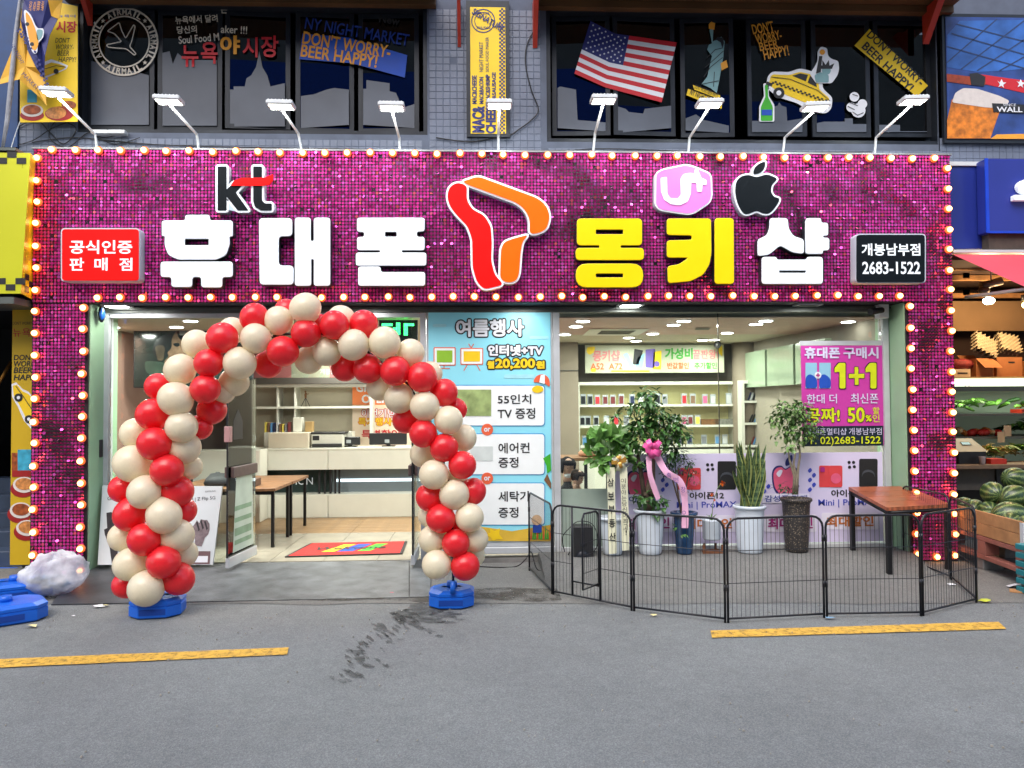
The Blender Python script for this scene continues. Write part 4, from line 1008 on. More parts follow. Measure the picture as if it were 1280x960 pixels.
slab('screen_figure', [smooth([(620, 400), (660, 385), (690, 400), (690, 450), (680, 500), (640, 500), (630, 460)])], 1.9945, .001, M_SK2, t, Z9)
slab('screen_figure', [smooth([(790, 270), (850, 250), (920, 300), (950, 420), (900, 560), (820, 600), (700, 540), (695, 505), (722, 470), (716, 440), (745, 400), (750, 330)])], 1.993, .001, M_SK1, t, Z9)
slab('screen_figure', [smooth([(800, 250), (900, 230), (1000, 300), (1000, 600), (900, 640), (860, 500), (850, 380), (800, 320)])], 1.9915, .001, M_SHR, t, Z9)
slab('screen_figure', [smooth([(762, 372), (800, 368), (808, 385), (790, 396), (768, 388)])], 1.990, .001, M_SHR, t, Z9)
slab('screen_figure', [smooth([(540, 520), (600, 510), (700, 530), (700, 600), (600, 620), (550, 590)])], 1.9955, .001, M_SGR, t, Z9)
slab('screen_figure', [smooth([(540, 240), (570, 240), (582, 262), (560, 284), (545, 270)])], 1.9955, .001, M_SGR, t, Z9)
x = P(239, 400, 2).x; mk('ceiling_pole', MB().cyl((x, 2.03, a.z-.05), (x, 2.03, ZC), .035, n=12).cbox(x-.13, x+.13, 1.95, 2.1, ZC-.06, ZC-.001, .005), M_HDR, t)
# ---- display units
def unit(label, px0, px1, py0, py1, Y, dep, shelves, mids=(), back=None):
    a = P(px0, (py0+py1)/2, Y).x; b = P(px1, (py0+py1)/2, Y).x; zt = P((px0+px1)/2, py0, Y).z; zb = P((px0+px1)/2, py1, Y).z
    t = thing('display_cabinet', label, 'cabinet', ((a+b)/2, Y, FZ)); f = .05
    mk('side_panel', MB().box(a, a+f, Y, Y+dep, FZ, zt), M_WHT, t); mk('side_panel', MB().box(b-f, b, Y, Y+dep, FZ, zt), M_WHT, t)
    mk('top_panel', MB().box(a+f+.001, b-f-.001, Y+.001, Y+dep, zt-f, zt-.001), M_WHT, t); mk('back_panel', MB().box(a+f, b-f, Y+dep-.02, Y+dep, FZ, zt-f), back or M_CL, t)
    mk('base_cupboard', MB().box(a+f+.001, b-f-.001, Y+.002, Y+dep-.03, FZ, zb), M_WHT, t); zs_ = []
    for s in shelves:
        z = P((px0+px1)/2, s, Y).z; zs_.append(z); mk('shelf', MB().box(a+f+.002, b-f-.002, Y+.003, Y+dep-.021, z-.035, z), M_WHT, t)
    for mpx in mids: x = P(mpx, (py0+py1)/2, Y).x; mk('divider', MB().box(x-.012, x+.012, Y+.03, Y+dep-.022, zb+.002, zt-f-.002), M_WHT, t)
    return t, a, b, zt, zb, zs_
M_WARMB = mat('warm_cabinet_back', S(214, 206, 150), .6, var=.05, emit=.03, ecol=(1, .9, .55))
t1, a1, b1, zt1, zb1, sh1 = unit('white display cabinet stacked with phone case packs under the banner', 721, 923, 477, 562, 4.3, .38, (505.5, 531.5, 556.5), back=M_WARMB)
t2, a2, b2, zt2, zb2, sh2 = unit('white cabinet of slanted phone handsets beside the round column', 927, 1040, 475, 562, 4.0, .38, (500.5, 528, 556), back=M_WARMB)
t3, a3, b3, zt3, zb3, sh3 = unit('white open shelving behind the counter with a tripod figure', 285, 466, 480, 562, 4.3, .38, (508,), (346, 368))
cols = {'black': S(30, 32, 36), 'maroon': S(110, 48, 50), 'grey': S(120, 122, 128), 'red': S(190, 50, 60), 'pale': S(196, 198, 200), 'navy': S(40, 46, 80), 'yellow': S(214, 196, 90), 'pink': S(205, 100, 140), 'brown': S(120, 92, 70), 'blue': S(90, 140, 190)}
M_PK2 = mat('clear_pack', S(170, 176, 180), .15, var=.1)
NTH = ('first', 'second', 'third', 'fourth', 'fifth', 'sixth', 'seventh')
SEEN = {}
def nth(key):
    SEEN[key] = SEEN.get(key, 0)+1; return NTH[min(SEEN[key]-1, 6)]
def casepack(px, pyb, Y, w_, h_, colr, where, lean=0.):
    p = P(px, pyb, Y); p.z = where[1]
    t = thing('phone_case_pack', f'{colr} phone case pack, {nth((colr, where[0]))} of that colour along {where[0]}', 'phone case', p, 'phone case packs in the display cabinet')
    Mx = Matrix.Translation(p) @ Matrix.Rotation(rnd.uniform(-.2, .2), 4, 'Z') @ Matrix.Rotation(lean, 4, 'Y')
    mk('pack', MB().box(-w_/2, w_/2, -.012, .014, .001, h_, Mx), M_PK2, t); mk('case', MB().cbox(-w_*.38, w_*.38, -.018, -.0125, .015, h_*.8, .002, Mx), mat('case_'+colr, cols[colr], .35, var=.1), t)
for px_, c_ in ((729, 'black'), (737.5, 'black'), (746.5, 'red'), (756.5, 'maroon'), (766, 'maroon'), (776.5, 'maroon'), (790, 'navy'), (801, 'pale'), (812, 'navy'), (822, 'black'), (831, 'grey'), (855, 'red'), (866, 'brown'), (881, 'pink'), (891, 'pale'), (911, 'pale')):
    casepack(px_, 503, 4.42, .088, .165+rnd.uniform(-.01, .015), c_, ('the top shelf of the banner cabinet', sh1[0]))
for px_, c_ in ((728, 'black'), (735, 'black'), (745, 'black'), (758, 'pale'), (770, 'red'), (783, 'grey'), (826, 'brown'), (844, 'pale'), (855, 'pink'), (863, 'maroon'), (872, 'yellow')):
    casepack(px_, 529, 4.42, .088, .16, c_, ('the middle shelf of the banner cabinet', sh1[1]))
for px_, c_ in ((731, 'blue'), (742, 'pale'), (838, 'grey'), (848, 'navy'), (862, 'navy'), (880, 'grey'), (897, 'blue'), (906, 'pale')):
    casepack(px_, 553, 4.42, .088, .16, c_, ('the lowest shelf of the banner cabinet', sh1[2]))
M_BSK = mat('wicker', S(120, 84, 52), .8, var=.3, vscale=30, bump=.5, bscale=80); M_BSG = mat('grey_weave', S(120, 120, 112), .8, var=.3, vscale=40)
for px_, w_, mt, wh in ((888, .28, M_BSK, 'brown wicker basket at the end of the middle cabinet shelf'), (905, .3, M_BSG, 'grey woven basket at the end of the middle cabinet shelf')):
    p = P(px_, 530, 4.36); mk('basket', MB().box(p.x-w_/2, p.x+w_/2, 4.34, 4.5, sh1[1]+.001, sh1[1]+.09, None, 1.08), mt, label=wh, cat='basket')
hs = 0
for k, zz in enumerate(sh2):
    for g_ in range(3):
        for j in range(6):
            px_ = 934+g_*20+j*3.1+k*1.5
            if px_ > 990: continue
            c_ = rnd.choice(['black', 'grey', 'navy', 'brown', 'pale', 'blue', 'maroon', 'yellow']); p = P(px_, 500, 4.1); p.z = zz
            Mx = Matrix.Translation(p) @ Matrix.Rotation(R(22), 4, 'Y')
            mk('phone_handset', MB().box(-.011, .011, -.035, .035, .008, .14, Mx), mat('case_'+c_, cols[c_], .35, var=.1), label=f'{c_} handset, {nth((c_, k, 1))} of that colour along the {("top", "middle", "lowest")[k]} shelf by the round column', cat='phone', group='handsets leaning in the narrow cabinet')
# shop banner above the cabinet
t = thing('shop_banner', 'long pale banner with green and orange Korean words over the cabinet', 'banner', P(818, 466, 4.2))
M_BAN = mat('banner_sheet', S(176, 178, 156), .5, var=.04); M_OT = mat('orange_text', S(212, 96, 30), .5, var=.04); M_GT = mat('green_text', S(50, 150, 40), .5, var=.04); M_PT = mat('pink_text', S(206, 120, 120), .5, var=.04); M_PUR = mat('purple_print', S(110, 90, 170), .5, var=.05); M_SKB = mat('sky_blue_print', S(140, 190, 215), .5, var=.05)
panel('banner_board', 731.5, 431, 905, 466, 4.2, .03, M_BAN, t); YN = 4.195
text('lettering', '몽키샵', (741, 438, 775, 452), YN, M_PT, t, off=.04); text('lettering', 'A52', (738, 454, 755, 462), YN, M_OT, t, off=.02); text('lettering', 'A72', (761, 454, 778, 462), YN, M_OT, t, off=.02)
text('lettering', '가성비', (831, 435, 866, 449), YN, M_GT, t, off=.04); text('lettering', '끝판왕!', (866, 437, 898, 449), YN, M_PT, t, off=.03)
text('lettering', '반값할인', (834, 453, 861, 461), YN, M_OT, t, off=.02); text('lettering', '추가할인', (868, 453, 896, 461), YN, M_GT, t, off=.02)
for q, mt in (([(779, 443), (784, 441), (793, 459), (788, 461)], M_SKB), ([(793, 436), (804, 438), (798, 456), (791, 455)], M_BKP), ([(797, 447), (806, 441), (803, 460), (794, 459)], M_SKB), ([(807, 437), (819, 436), (818, 460), (807, 459)], M_PUR), ([(817, 440), (827, 438), (826, 462), (816, 461)], M_YEL)): slab('phone_print', [rounded(q, 1)], YN-.001, .002, mt, t)
for cx, cy in ((811, 450), (821, 455)): slab('phone_print', [circle(cx, cy, 3.6, 14)], YN-.004, .002, M_PUR, t)
for q in ([(734, 434), (744, 433), (743, 440), (737, 444), (733, 440)], [(896, 433), (903, 432), (903, 446), (899, 442)], [(764, 463), (812, 463), (812, 465), (764, 465)], [(738, 461), (745, 460), (745, 465), (739, 465)]): slab('splash_print', [rounded(q, 2)], YN, .002, M_YEL, t)
# light panels on the far side wall
for i, (ya, yb_) in enumerate(((1.3, 2.2), (2.25, 3.2), (3.25, 4.2))):
    mk('wall_light_panel', MB().box(4.30-.05*(ya-1)/4-.02, 4.36, ya, yb_, 1.95, 2.5), mat('milky_panel', S(150, 166, 142), .15, var=.05), label=('pale glossy panel high on the side wall, %s' % ('next to the camera', 'the middle one', 'by the round column')[i]), cat='wall panel', group='pale panels along the side wall')
# counter
yc = 3.6; cz = P(420, 560, yc).z; ca, cb = P(296, 600, yc).x, P(575, 600, yc).x; cm = P(410, 600, yc).x
t = thing('reception_counter', 'long white reception counter with a lit recess facing the door', 'counter', ((ca+cb)/2, yc, FZ))
z1, z2 = P(420, 587, yc).z, P(420, 618, yc).z
for x0, x1 in ((ca, cm-.004), (cm+.004, cb)):
    mk('upper_panel', MB().cbox(x0, x1, yc, yc+.03, z1, cz-.03, .003), M_WHT, t); mk('lower_panel', MB().cbox(x0, x1, yc, yc+.03, FZ, z2, .003), M_WHT, t)
mk('countertop', MB().cbox(ca-.01, cb, yc-.01, yc+.6, cz-.03, cz, .004), M_WHT, t); mk('recess_floor', MB().box(ca, cb, yc+.03, yc+.34, z2-.02, z2-.001), M_WHT, t)
mk('recess_back', MB().box(cm, cb, yc+.34, yc+.36, z2, z1), mat('recess_blue', S(120, 130, 136), .5, var=.05), t); mk('recess_back', MB().box(ca, cm, yc+.34, yc+.36, z2, z1), mat('dark_green_sign', S(30, 50, 48), .4, var=.1), t)
text('recess_lettering', 'STATION', (340, 597, 391, 606), yc+.335, M_WFACE, t, off=.0)
mk('light_strip', MB().box(cm+.05, cb-.1, yc+.32, yc+.338, P(450, 602, yc+.32).z, P(450, 598.5, yc+.32).z), emitter('blue_strip', (.80, .95, 1), 1.0, False), t)
mb = MB()
for px_ in (399, 406, 413, 419, 424): x = P(px_, 600, yc+.1).x; mb.box(x-.014, x+.014, yc+.1, yc+.13, z2, z1)
mk('recess_posts', mb, M_BLACK, t)
# things on the counter
def onc(px): return P(px, 555, yc+.2).x
def boxthing(name, label, cat, x0, x1, y0, y1, z0, z1, mt, c=.006): return mk(name, MB().cbox(x0, x1, y0, y1, z0, z1, c), mt, label=label, cat=cat)
M_SCR = mat('monitor_plastic', (.014, .014, .016), .45, var=.1)
for a_, b_, tp, lb in ((424, 450, 546, 'smaller black monitor seen from behind, next to the printer'), (461.5, 508.5, 541.5, 'larger black monitor seen from behind below the orange poster')):
    x0, x1 = P(a_, 550, yc+.25).x, P(b_, 550, yc+.25).x; zt = P(450, tp, yc+.25).z; m0 = (x0+x1)/2
    t = thing('monitor', lb, 'monitor', (m0, yc+.28, cz)); mk('monitor_back', MB().cbox(x0, x1, yc+.25, yc+.29, cz+.03, zt, .008), M_SCR, t)
    mk('stand', MB().box(m0-.03, m0+.03, yc+.29, yc+.33, cz+.004, zt-.08).cbox(m0-.1, m0+.1, yc+.25, yc+.42, cz+.001, cz+.015, .004), M_SCR, t); mk('label_plate', MB().box(m0-.05, m0+.02, yc+.246, yc+.2495, cz+.06, cz+.11), M_PK2, t)
x0, x1 = P(390, 550, yc+.2).x, P(430, 550, yc+.2).x; zt = P(410, 540, yc+.2).z
t = thing('printer', 'white and black office printer on the counter', 'printer', ((x0+x1)/2, yc+.3, cz))
mk('printer_body', MB().cbox(x0, x1, yc+.15, yc+.5, cz+.002, zt-.03, .01), M_WHT, t); mk('printer_lid', MB().cbox(x0-.01, x1+.03, yc+.14, yc+.5, zt-.03, zt, .008), M_SCR, t)
mk('paper_tray', MB().cbox(x0+.02, x1-.02, yc+.1, yc+.149, cz+.01, cz+.06, .004), M_SCR, t); mk('printer_display', MB().box(x0+.02, x0+.12, yc+.147, yc+.1495, cz+.11, cz+.18), M_BLACK, t)
boxthing('storage_box', 'low cream box at the end of the counter by the printer', 'box', onc(338.5), onc(388), yc+.05, yc+.4, cz+.001, P(360, 541, yc+.1).z, mat('cream_box', S(205, 196, 176), .6, var=.05))
boxthing('card_box', 'small white two-drawer box stacked behind the counter', 'box', P(368, 530, 4.2).x, P(379, 530, 4.2).x, 4.1, 4.28, 1.30, P(372, 522, 4.1).z, M_WHT)
boxthing('wooden_box', 'little tan wooden box beside the two-drawer box', 'box', P(383, 530, 4.2).x, P(392, 530, 4.2).x, 4.1, 4.25, 1.30, P(387, 527, 4.1).z, mat('tan_wood', S(170, 140, 90), .6, var=.15))
mk('back_cupboard', MB().box(P(330, 540, 4.0).x, P(440, 540, 4.0).x, 4.0, 4.29, FZ, 1.298), M_WHT, label='low white cupboard behind the counter carrying small boxes', cat='cupboard')
for i in range(9):
    px_ = 333+i*3.6; h_ = .15+rnd.uniform(-.03, .03); p = P(px_, 540, 4.1); c_ = ('yellow', 'brown', 'blue', 'navy', 'pale', 'brown', 'yellow', 'grey', 'maroon')[i]
    mk('book', MB().box(p.x-.014, p.x+.014, 4.05, 4.2, 1.299, 1.299+h_*.9), mat('case_'+c_, cols[c_], .35, var=.1), label=f'{c_} binder, {nth((c_, 9))} of that colour in the row behind the counter', cat='book', group='binders in a row behind the counter')
# tripod figurine
t = thing('figurine', 'small dark tripod figurine standing on the upper shelf behind the counter', 'ornament', P(382, 506, 4.4)); p = P(382, 507, 4.4); p.z = sh3[0]
mb = MB()
for dx, dy in ((-.07, 0), (.06, .03), (.02, -.06)): mb.tube([p+Vector((dx, dy, 0)), p+Vector((0, 0, .14))], .006, 6)
mk('tripod', mb, M_DFR, t); mk('figure_body', MB().tube([p+Vector((0, 0, .13)), p+Vector((0, 0, .19)), p+Vector((.01, 0, .22))], [.016, .02, .012], 8).tube([p+Vector((0, 0, .19)), p+Vector((.05, 0, .2))], .006, 5), M_BSK, t); mk('figure_head', MB().ball(p+Vector((.0, 0, .235)), .016), M_BSK, t)
# fan
t = thing('desk_fan', 'small white desk fan seen through the open glass door', 'fan', P(310, 562, 3.4)); p = P(310, 548, 3.4)
mb = MB()
for k in range(12):
    a = k*math.pi/6; mb.tube([p+Vector((.02*math.cos(a), -.02, .02*math.sin(a))), p+Vector((.06*math.cos(a), -.045, .06*math.sin(a))), p+Vector((.11*math.cos(a), 0, .11*math.sin(a)))], .003, 4)
rg_ = [p+Vector((.11*math.cos(k*math.pi/12), 0, .11*math.sin(k*math.pi/12))) for k in range(25)]; mb.tube(rg_, .005, 5); mk('guard', mb, M_LWH, t)
mb = MB()
for k in range(3): a = k*2.094; mb.poly([p+Vector((0, -.01, 0)), p+Vector((.09*math.cos(a), -.01, .09*math.sin(a))), p+Vector((.09*math.cos(a+.9), .01, .09*math.sin(a+.9)))])
mk('blades', mb, M_DFR, t); mk('stand', MB().cyl(p+Vector((0, .03, -.02)), (p.x, p.y+.03, cz+.02), .014).lathe([(.09, cz+.001), (.085, cz+.02), (.02, cz+.03)], (p.x, p.y+.03, 0), 16), M_LWH, t)
mk('side_cupboard', MB().cbox(P(285, 600, 3.2).x-.5, P(325, 600, 3.2).x, 3.2, 3.59, FZ, cz, .005), M_WHT, label='white side cupboard carrying the desk fan', cat='cupboard')
# orange opening poster
t = thing('opening_poster', 'orange and cream opening poster with Korean words behind the monitors', 'poster', P(480, 548, 4.55))
panel('poster_top', 440.5, 476, 520, 506, 4.55, .01, mat('orange_sheet', S(232, 128, 66), .5, var=.04), t); panel('poster_bottom', 440.5, 506.1, 520, 560, 4.55, .01, mat('cream_sheet', S(232, 212, 190), .5, var=.04), t); YO = 4.545
text('lettering', 'GRAND', (445, 479, 492, 490), YO, M_WHP, t, off=.03); text('lettering', 'OPEN', (452, 493, 487, 504), YO, M_WHP, t, off=.03)
for s, bx, mt, mo in (('이전기념', (452, 511, 493, 522), M_WHP, M_RDP), ('특가행사중', (448, 522, 500, 532), M_YEL, M_OT)):
    text('lettering_edge', s, (bx[0]-.8, bx[1]-.8, bx[2]+.8, bx[3]+.8), YO, mo, t, off=.01, spread=.8); text('lettering', s, bx, YO-.004, mt, t, off=.015)
text('lettering', '특별할인', (452, 537, 500, 548), YO, M_RDP, t, off=.02)
t = thing('wall_banner', 'pink and cream banner strip on the shop wall below the top of the arch', 'banner', P(380, 475, 4.5))
for a_, b_, mt in ((300, 364, M_PT), (364.2, 412, M_BAN), (412.2, 470, M_PT)): panel('banner_section', a_, 440, b_, 475, 4.5, .01, mt, t)
text('lettering', '개봉남부점', (400, 461, 432, 468), 4.496, M_WHP, t, off=.01)
mk('shelf_shadow_ledge', MB().box(P(270, 480, 4.2).x, P(466, 480, 4.2).x, 4.25, YB-.003, zt3+.002, zt3+.10), mat('shadow_gap', S(80, 76, 70), .7, var=.1), label='shadow-dark ledge running above the white open shelving', cat='ledge')  # shadow over the shelving put into the ledge's dark colour
# green led sign
t = thing('led_sign', 'black dot-matrix sign with green characters behind the arch', 'led sign', P(498, 430, .8)); panel('sign_housing', 474, 400, 522, 431, .8, .05, M_BLACK, t)
dots = [(478, 405, 490, 408), (480, 415, 488, 417), (496, 404, 499.5, 418), (492, 410, 496, 412.5), (506.5, 405, 517, 408), (505.5, 405, 509, 419)]
mb = MB()
for x0_, y0_, x1_, y1_ in dots:
    yy = y0_
    while yy < y1_:
        xx = x0_
        while xx < x1_: q = P(xx, yy, .795); mb.box(q.x-.006, q.x+.006, .792, .7995, q.z-.006, q.z+.006); xx += 1.7
        yy += 1.7
mk('led_characters', mb, emitter('green_led', (.05, 1, .2), 3.0, False), t)
mb = MB(); 
for i in range(28):
    for j in range(17): q = P(475.5+i*1.65, 402+j*1.7, .797); mb.box(q.x-.003, q.x+.003, .7965, .7995, q.z-.003, q.z+.003)
mk('led_matrix', mb, mat('unlit_led', S(30, 60, 45), .3), t)
q = P(482, 388, .82); mk('hanging_wire', MB().tube([P(482, 400, .82), q, P(480, 384, .82)], .004, 4), M_BLACK, t)
# wooden tables inside
M_WTOP = mat('worn_table_wood', S(128, 92, 62), .45, var=.3, vscale=12); M_BLKM = mat('black_metal', (.012, .012, .014), .4, .3, var=.15)
def table_in(label, xr, yn, yf, wd, ztop):
    t = thing('shop_table', label, 'table', (xr-wd/2, (yn+yf)/2, FZ), 'wooden tables inside the shop')
    for k in range(3): mk('table_board', MB().cbox(xr-wd, xr, yn+(yf-yn)*k/3+.001, yn+(yf-yn)*(k+1)/3-.001, ztop-.035, ztop, .003), M_WTOP, t)
    for x in (xr-wd+.06, xr-.04):
        for y in (yn+.05, yf-.05): mk('leg', MB().box(x-.018, x+.018, y-.018, y+.018, FZ, ztop-.036), M_BLKM, t)
    mk('rail', MB().box(xr-wd+.06, xr-.04, yn+.04, yn+.06, ztop-.08, ztop-.037), M_BLKM, t)
p = G(341, 684, FZ); q = G(357, 673, FZ); zt = .035+.70
table_in('nearer black-legged wooden table seen through the open door', p.x+.04, p.y-.05, q.y+.15, 1.3, zt); table_in('farther black-legged wooden table seen through the open door', p.x+.05, q.y+.17, q.y+.17+(q.y-p.y)+.3, 1.3, zt)
M_BAG = mat('dark_bag', (.02, .02, .022), .6, var=.3, bump=.4, bscale=30)
mk('black_bag', MB().lathe([(.02, 0), (.15, .01), (.17, .05), (.15, .09), (.09, .15), (.05, .13), (.02, .17)], (p.x-.75, p.y+.3, zt+.001), 9, None, .22, 3), M_BAG, label='black crumpled bag on the table behind the balloon arch', cat='bag')
boxthing('brown_box', 'flat brown box on the wooden shop table', 'box', p.x-.55, p.x-.25, p.y+.15, p.y+.4, zt+.001, zt+.09, mat('brown_card', S(92, 66, 50), .7, var=.15))
# welcome mat
def Gq(a): return [G(*q, FZ+.001) for q in a]
wm = Gq([(388, 680), (509, 677.5), (503, 693), (356, 697)])
t = thing('welcome_mat', 'red welcome mat with coloured splashes on the shop threshold', 'door mat', sum(wm, Vector())/4)
mb = MB().poly([v+Vector((0, 0, .012)) for v in wm][::-1])
for i in range(4): a_, b_ = wm[i], wm[(i+1) % 4]; mb.poly([a_, b_, b_+Vector((0, 0, .012)), a_+Vector((0, 0, .012))])
mk('mat_border', mb, M_BLACK, t)
c_ = sum(wm, Vector())/4
mk('mat_pile', MB().poly([c_+(v-c_)*.95+Vector((0, 0, .014)) for v in wm][::-1]), mat('red_pile', S(178, 40, 36), .9, var=.15, vscale=60, bump=.4, bscale=200), t)
def onmat(u, v, dz=.0155): return wm[3].lerp(wm[2], u).lerp(wm[0].lerp(wm[1], u), v)+Vector((0, 0, dz))
for us, mt in (((.26, .38), M_YEL), ((.40, .54), M_BLP), ((.58, .70), M_GRN)):
    mk('mat_splash', MB().poly([onmat(us[0], .25), onmat(us[1], .25), onmat(us[1]+.12, .8), onmat(us[0]+.12, .8)]), mt, t)
U_ = (wm[2]-wm[3]).normalized(); V_ = Vector((0, 0, 1)).cross(U_)
text_at('mat_lettering', 'Welcome', onmat(.5, .5, .017), U_, V_, (wm[2]-wm[3]).length*.62, .18, M_BKP, t, shear=.3)
# ------------------------------------------------------------------ blue summer poster on the middle glass
M_CYAN = mat('cyan_sheet', S(140, 215, 232), .4, var=.05, vscale=1.5, emit=.04); M_PANEL = mat('pale_panel', S(240, 246, 246), .4, var=.03); M_BLUL = mat('blue_line', S(60, 150, 205), .4); M_CORAL = mat('coral_print', S(226, 98, 62), .45); M_SAND = mat('sand_print', S(214, 176, 60), .5, var=.1)
t = thing('summer_poster', 'large sky-blue summer event poster between door and fenced window', 'poster', P(615, 680, .30))
panel('poster_frame', 533.5, 386, 691.5, 683, .318, .05, M_ALU, t); panel('poster_sheet', 536, 389, 689, 677, .310, .007, M_CYAN, t); YP = .306
mk('lower_box', MB().cbox(gx(534), gx(692), .27, .42, P(610, 692, .3).z, P(610, 684, .3).z, .004), M_ALU, t)
def outlined(s, bx, c1, c2, o1=.09, o2=.02): text('lettering_edge', s, (bx[0]-1.7, bx[1]-1.7, bx[2]+1.7, bx[3]+1.7), YP, c1, t, off=.012, spread=2.1); text('lettering', s, bx, YP-.004, c2, t, off=.0, spread=.75)
outlined('여름행사', (570, 399, 655, 421), M_BKP, M_WHP, .09, .02); outlined('인터넷+TV', (610, 431, 679, 445), M_BKP, M_WHP, .08, .03); outlined('월', (609, 451, 618, 461), M_BKP, M_YEL, .08, .02); outlined('20,200', (619, 448, 669, 462), M_BKP, M_YEL, .08, .03); outlined('원', (670, 451, 681, 461), M_BKP, M_YEL, .08, .02)
def tv(x0, y0, x1, y1, fill, legs):
    slab('tv_print', [rrect(x0, y0, x1, y1, 1.5)], YP, .002, M_CORAL, t); slab('tv_print', [rrect(x0+1.2, y0+1.2, x1-1.2, y1-1.2, 1)], YP-.003, .002, M_PANEL, t); slab('tv_print', [rect(x0+4, y0+4, x1-4, y1-4)], YP-.005, .002, fill, t)
    for q in legs: stroke('tv_leg', q, 1, M_CORAL, t, YP, False)
tv(542, 434, 569.5, 457, mat('lime_print', S(140, 190, 50), .5), [[(555, 457), (555, 460)], [(549, 460.5), (562, 460.5)]]); tv(575.5, 435, 604, 456, M_YEL, [[(584, 456), (580, 463)], [(596, 456), (600, 463)], [(589, 435), (586, 430)], [(589, 435), (592, 430)]])
for y0_, y1_ in ((481, 533), (541.5, 594), (603, 657)):
    slab('panel_edge', [rrect(548, y0_, 681.5, y1_, 5)], YP+.001, .002, M_BLUL, t); slab('white_panel', [rrect(549.2, y0_+1.2, 680.3, y1_-1.2, 4.4)], YP-.002, .002, M_PANEL, t)
YQ = YP-.006
for s, bx in (('55인치', (622, 493, 664, 505)), ('TV 증정', (622, 510, 669, 523.5)), ('에어컨', (623, 553.5, 662, 566.5)), ('증정', (623, 571.5, 648, 584.5)), ('세탁기', (623, 614, 661, 627)), ('증정', (623, 634, 648, 647))): text('lettering', s, bx, YQ, M_BKP, t, off=.015)
for cy in (537, 598): slab('or_badge', [circle(609, cy, 7.4, 20)], YQ, .002, M_CORAL, t); text('or_lettering', 'or', (605, cy-2.3, 613, cy+2.7), YQ-.003, M_WHP, t)
slab('picture_print', [rect(566, 487, 614, 520)], YQ, .002, mat('landscape_print', S(150, 170, 110), .4, var=.45, vscale=7), t); slab('appliance_print', [rrect(588, 558, 616, 576, 1)], YQ, .002, mat('pale_appliance', S(205, 214, 212), .4), t)
slab('parasol_print', [smooth([(667, 477), (671, 470), (679, 468), (686, 473), (687, 483), (680, 479), (673, 478)])], YQ, .002, M_CORAL, t); slab('parasol_print', [[(674, 478), (676, 469), (681, 468), (681, 480)]], YQ-.003, .002, M_PANEL, t)
slab('yellow_blob_print', [smooth([(665, 486), (670, 482), (677, 483), (679, 488), (673, 491), (667, 490)])], YQ-.003, .002, M_YEL, t)
slab('sand_print', [[(537, 662), (600, 658), (640, 664), (688, 656), (688, 676.5), (537, 676.5)]], YP-.0005, .002, M_SAND, t)
slab('star_print', [rounded([(612, 660), (618, 664), (625, 660), (624, 668), (629, 674), (621, 674), (616, 676), (613, 671), (607, 668), (613, 666)], 1)], YP-.004, .002, M_YEL, t)
slab('palm_leaf_print', [[(679, 573), (688, 567), (689, 588), (684, 592), (683, 582)]], YQ, .002, M_GRN, t); slab('palm_trunk_print', [[(680, 600), (684, 592), (689, 604), (689, 612)]], YQ, .002, M_BSK, t)
for i in range(11):
    x_ = 660+i*2.6; slab('grass_print', [[(x_, 674), (x_+1.4, 655+rnd.uniform(-3, 5)), (x_+2.6, 674)]], YQ-.0005*i, .0004, (M_GRN, M_OT, M_GRN)[i % 3], t)
slab('child_print', [circle(671, 650, 6.5, 18)], YQ-.007, .001, mat('print_skin', S(226, 190, 150), .5), t); slab('child_print', [rrect(666, 656, 677, 666, 2)], YQ-.0062, .001, M_BLP, t)
for a_, b_, c_, d_ in ((630, 468, 668, 473), (541, 405, 558, 409), (662, 420, 686, 424)): slab('cloud_print', [rrect(a_, b_, c_, d_, 2)], YP+.001, .002, mat('pale_cloud', S(160, 218, 230), .5), t)
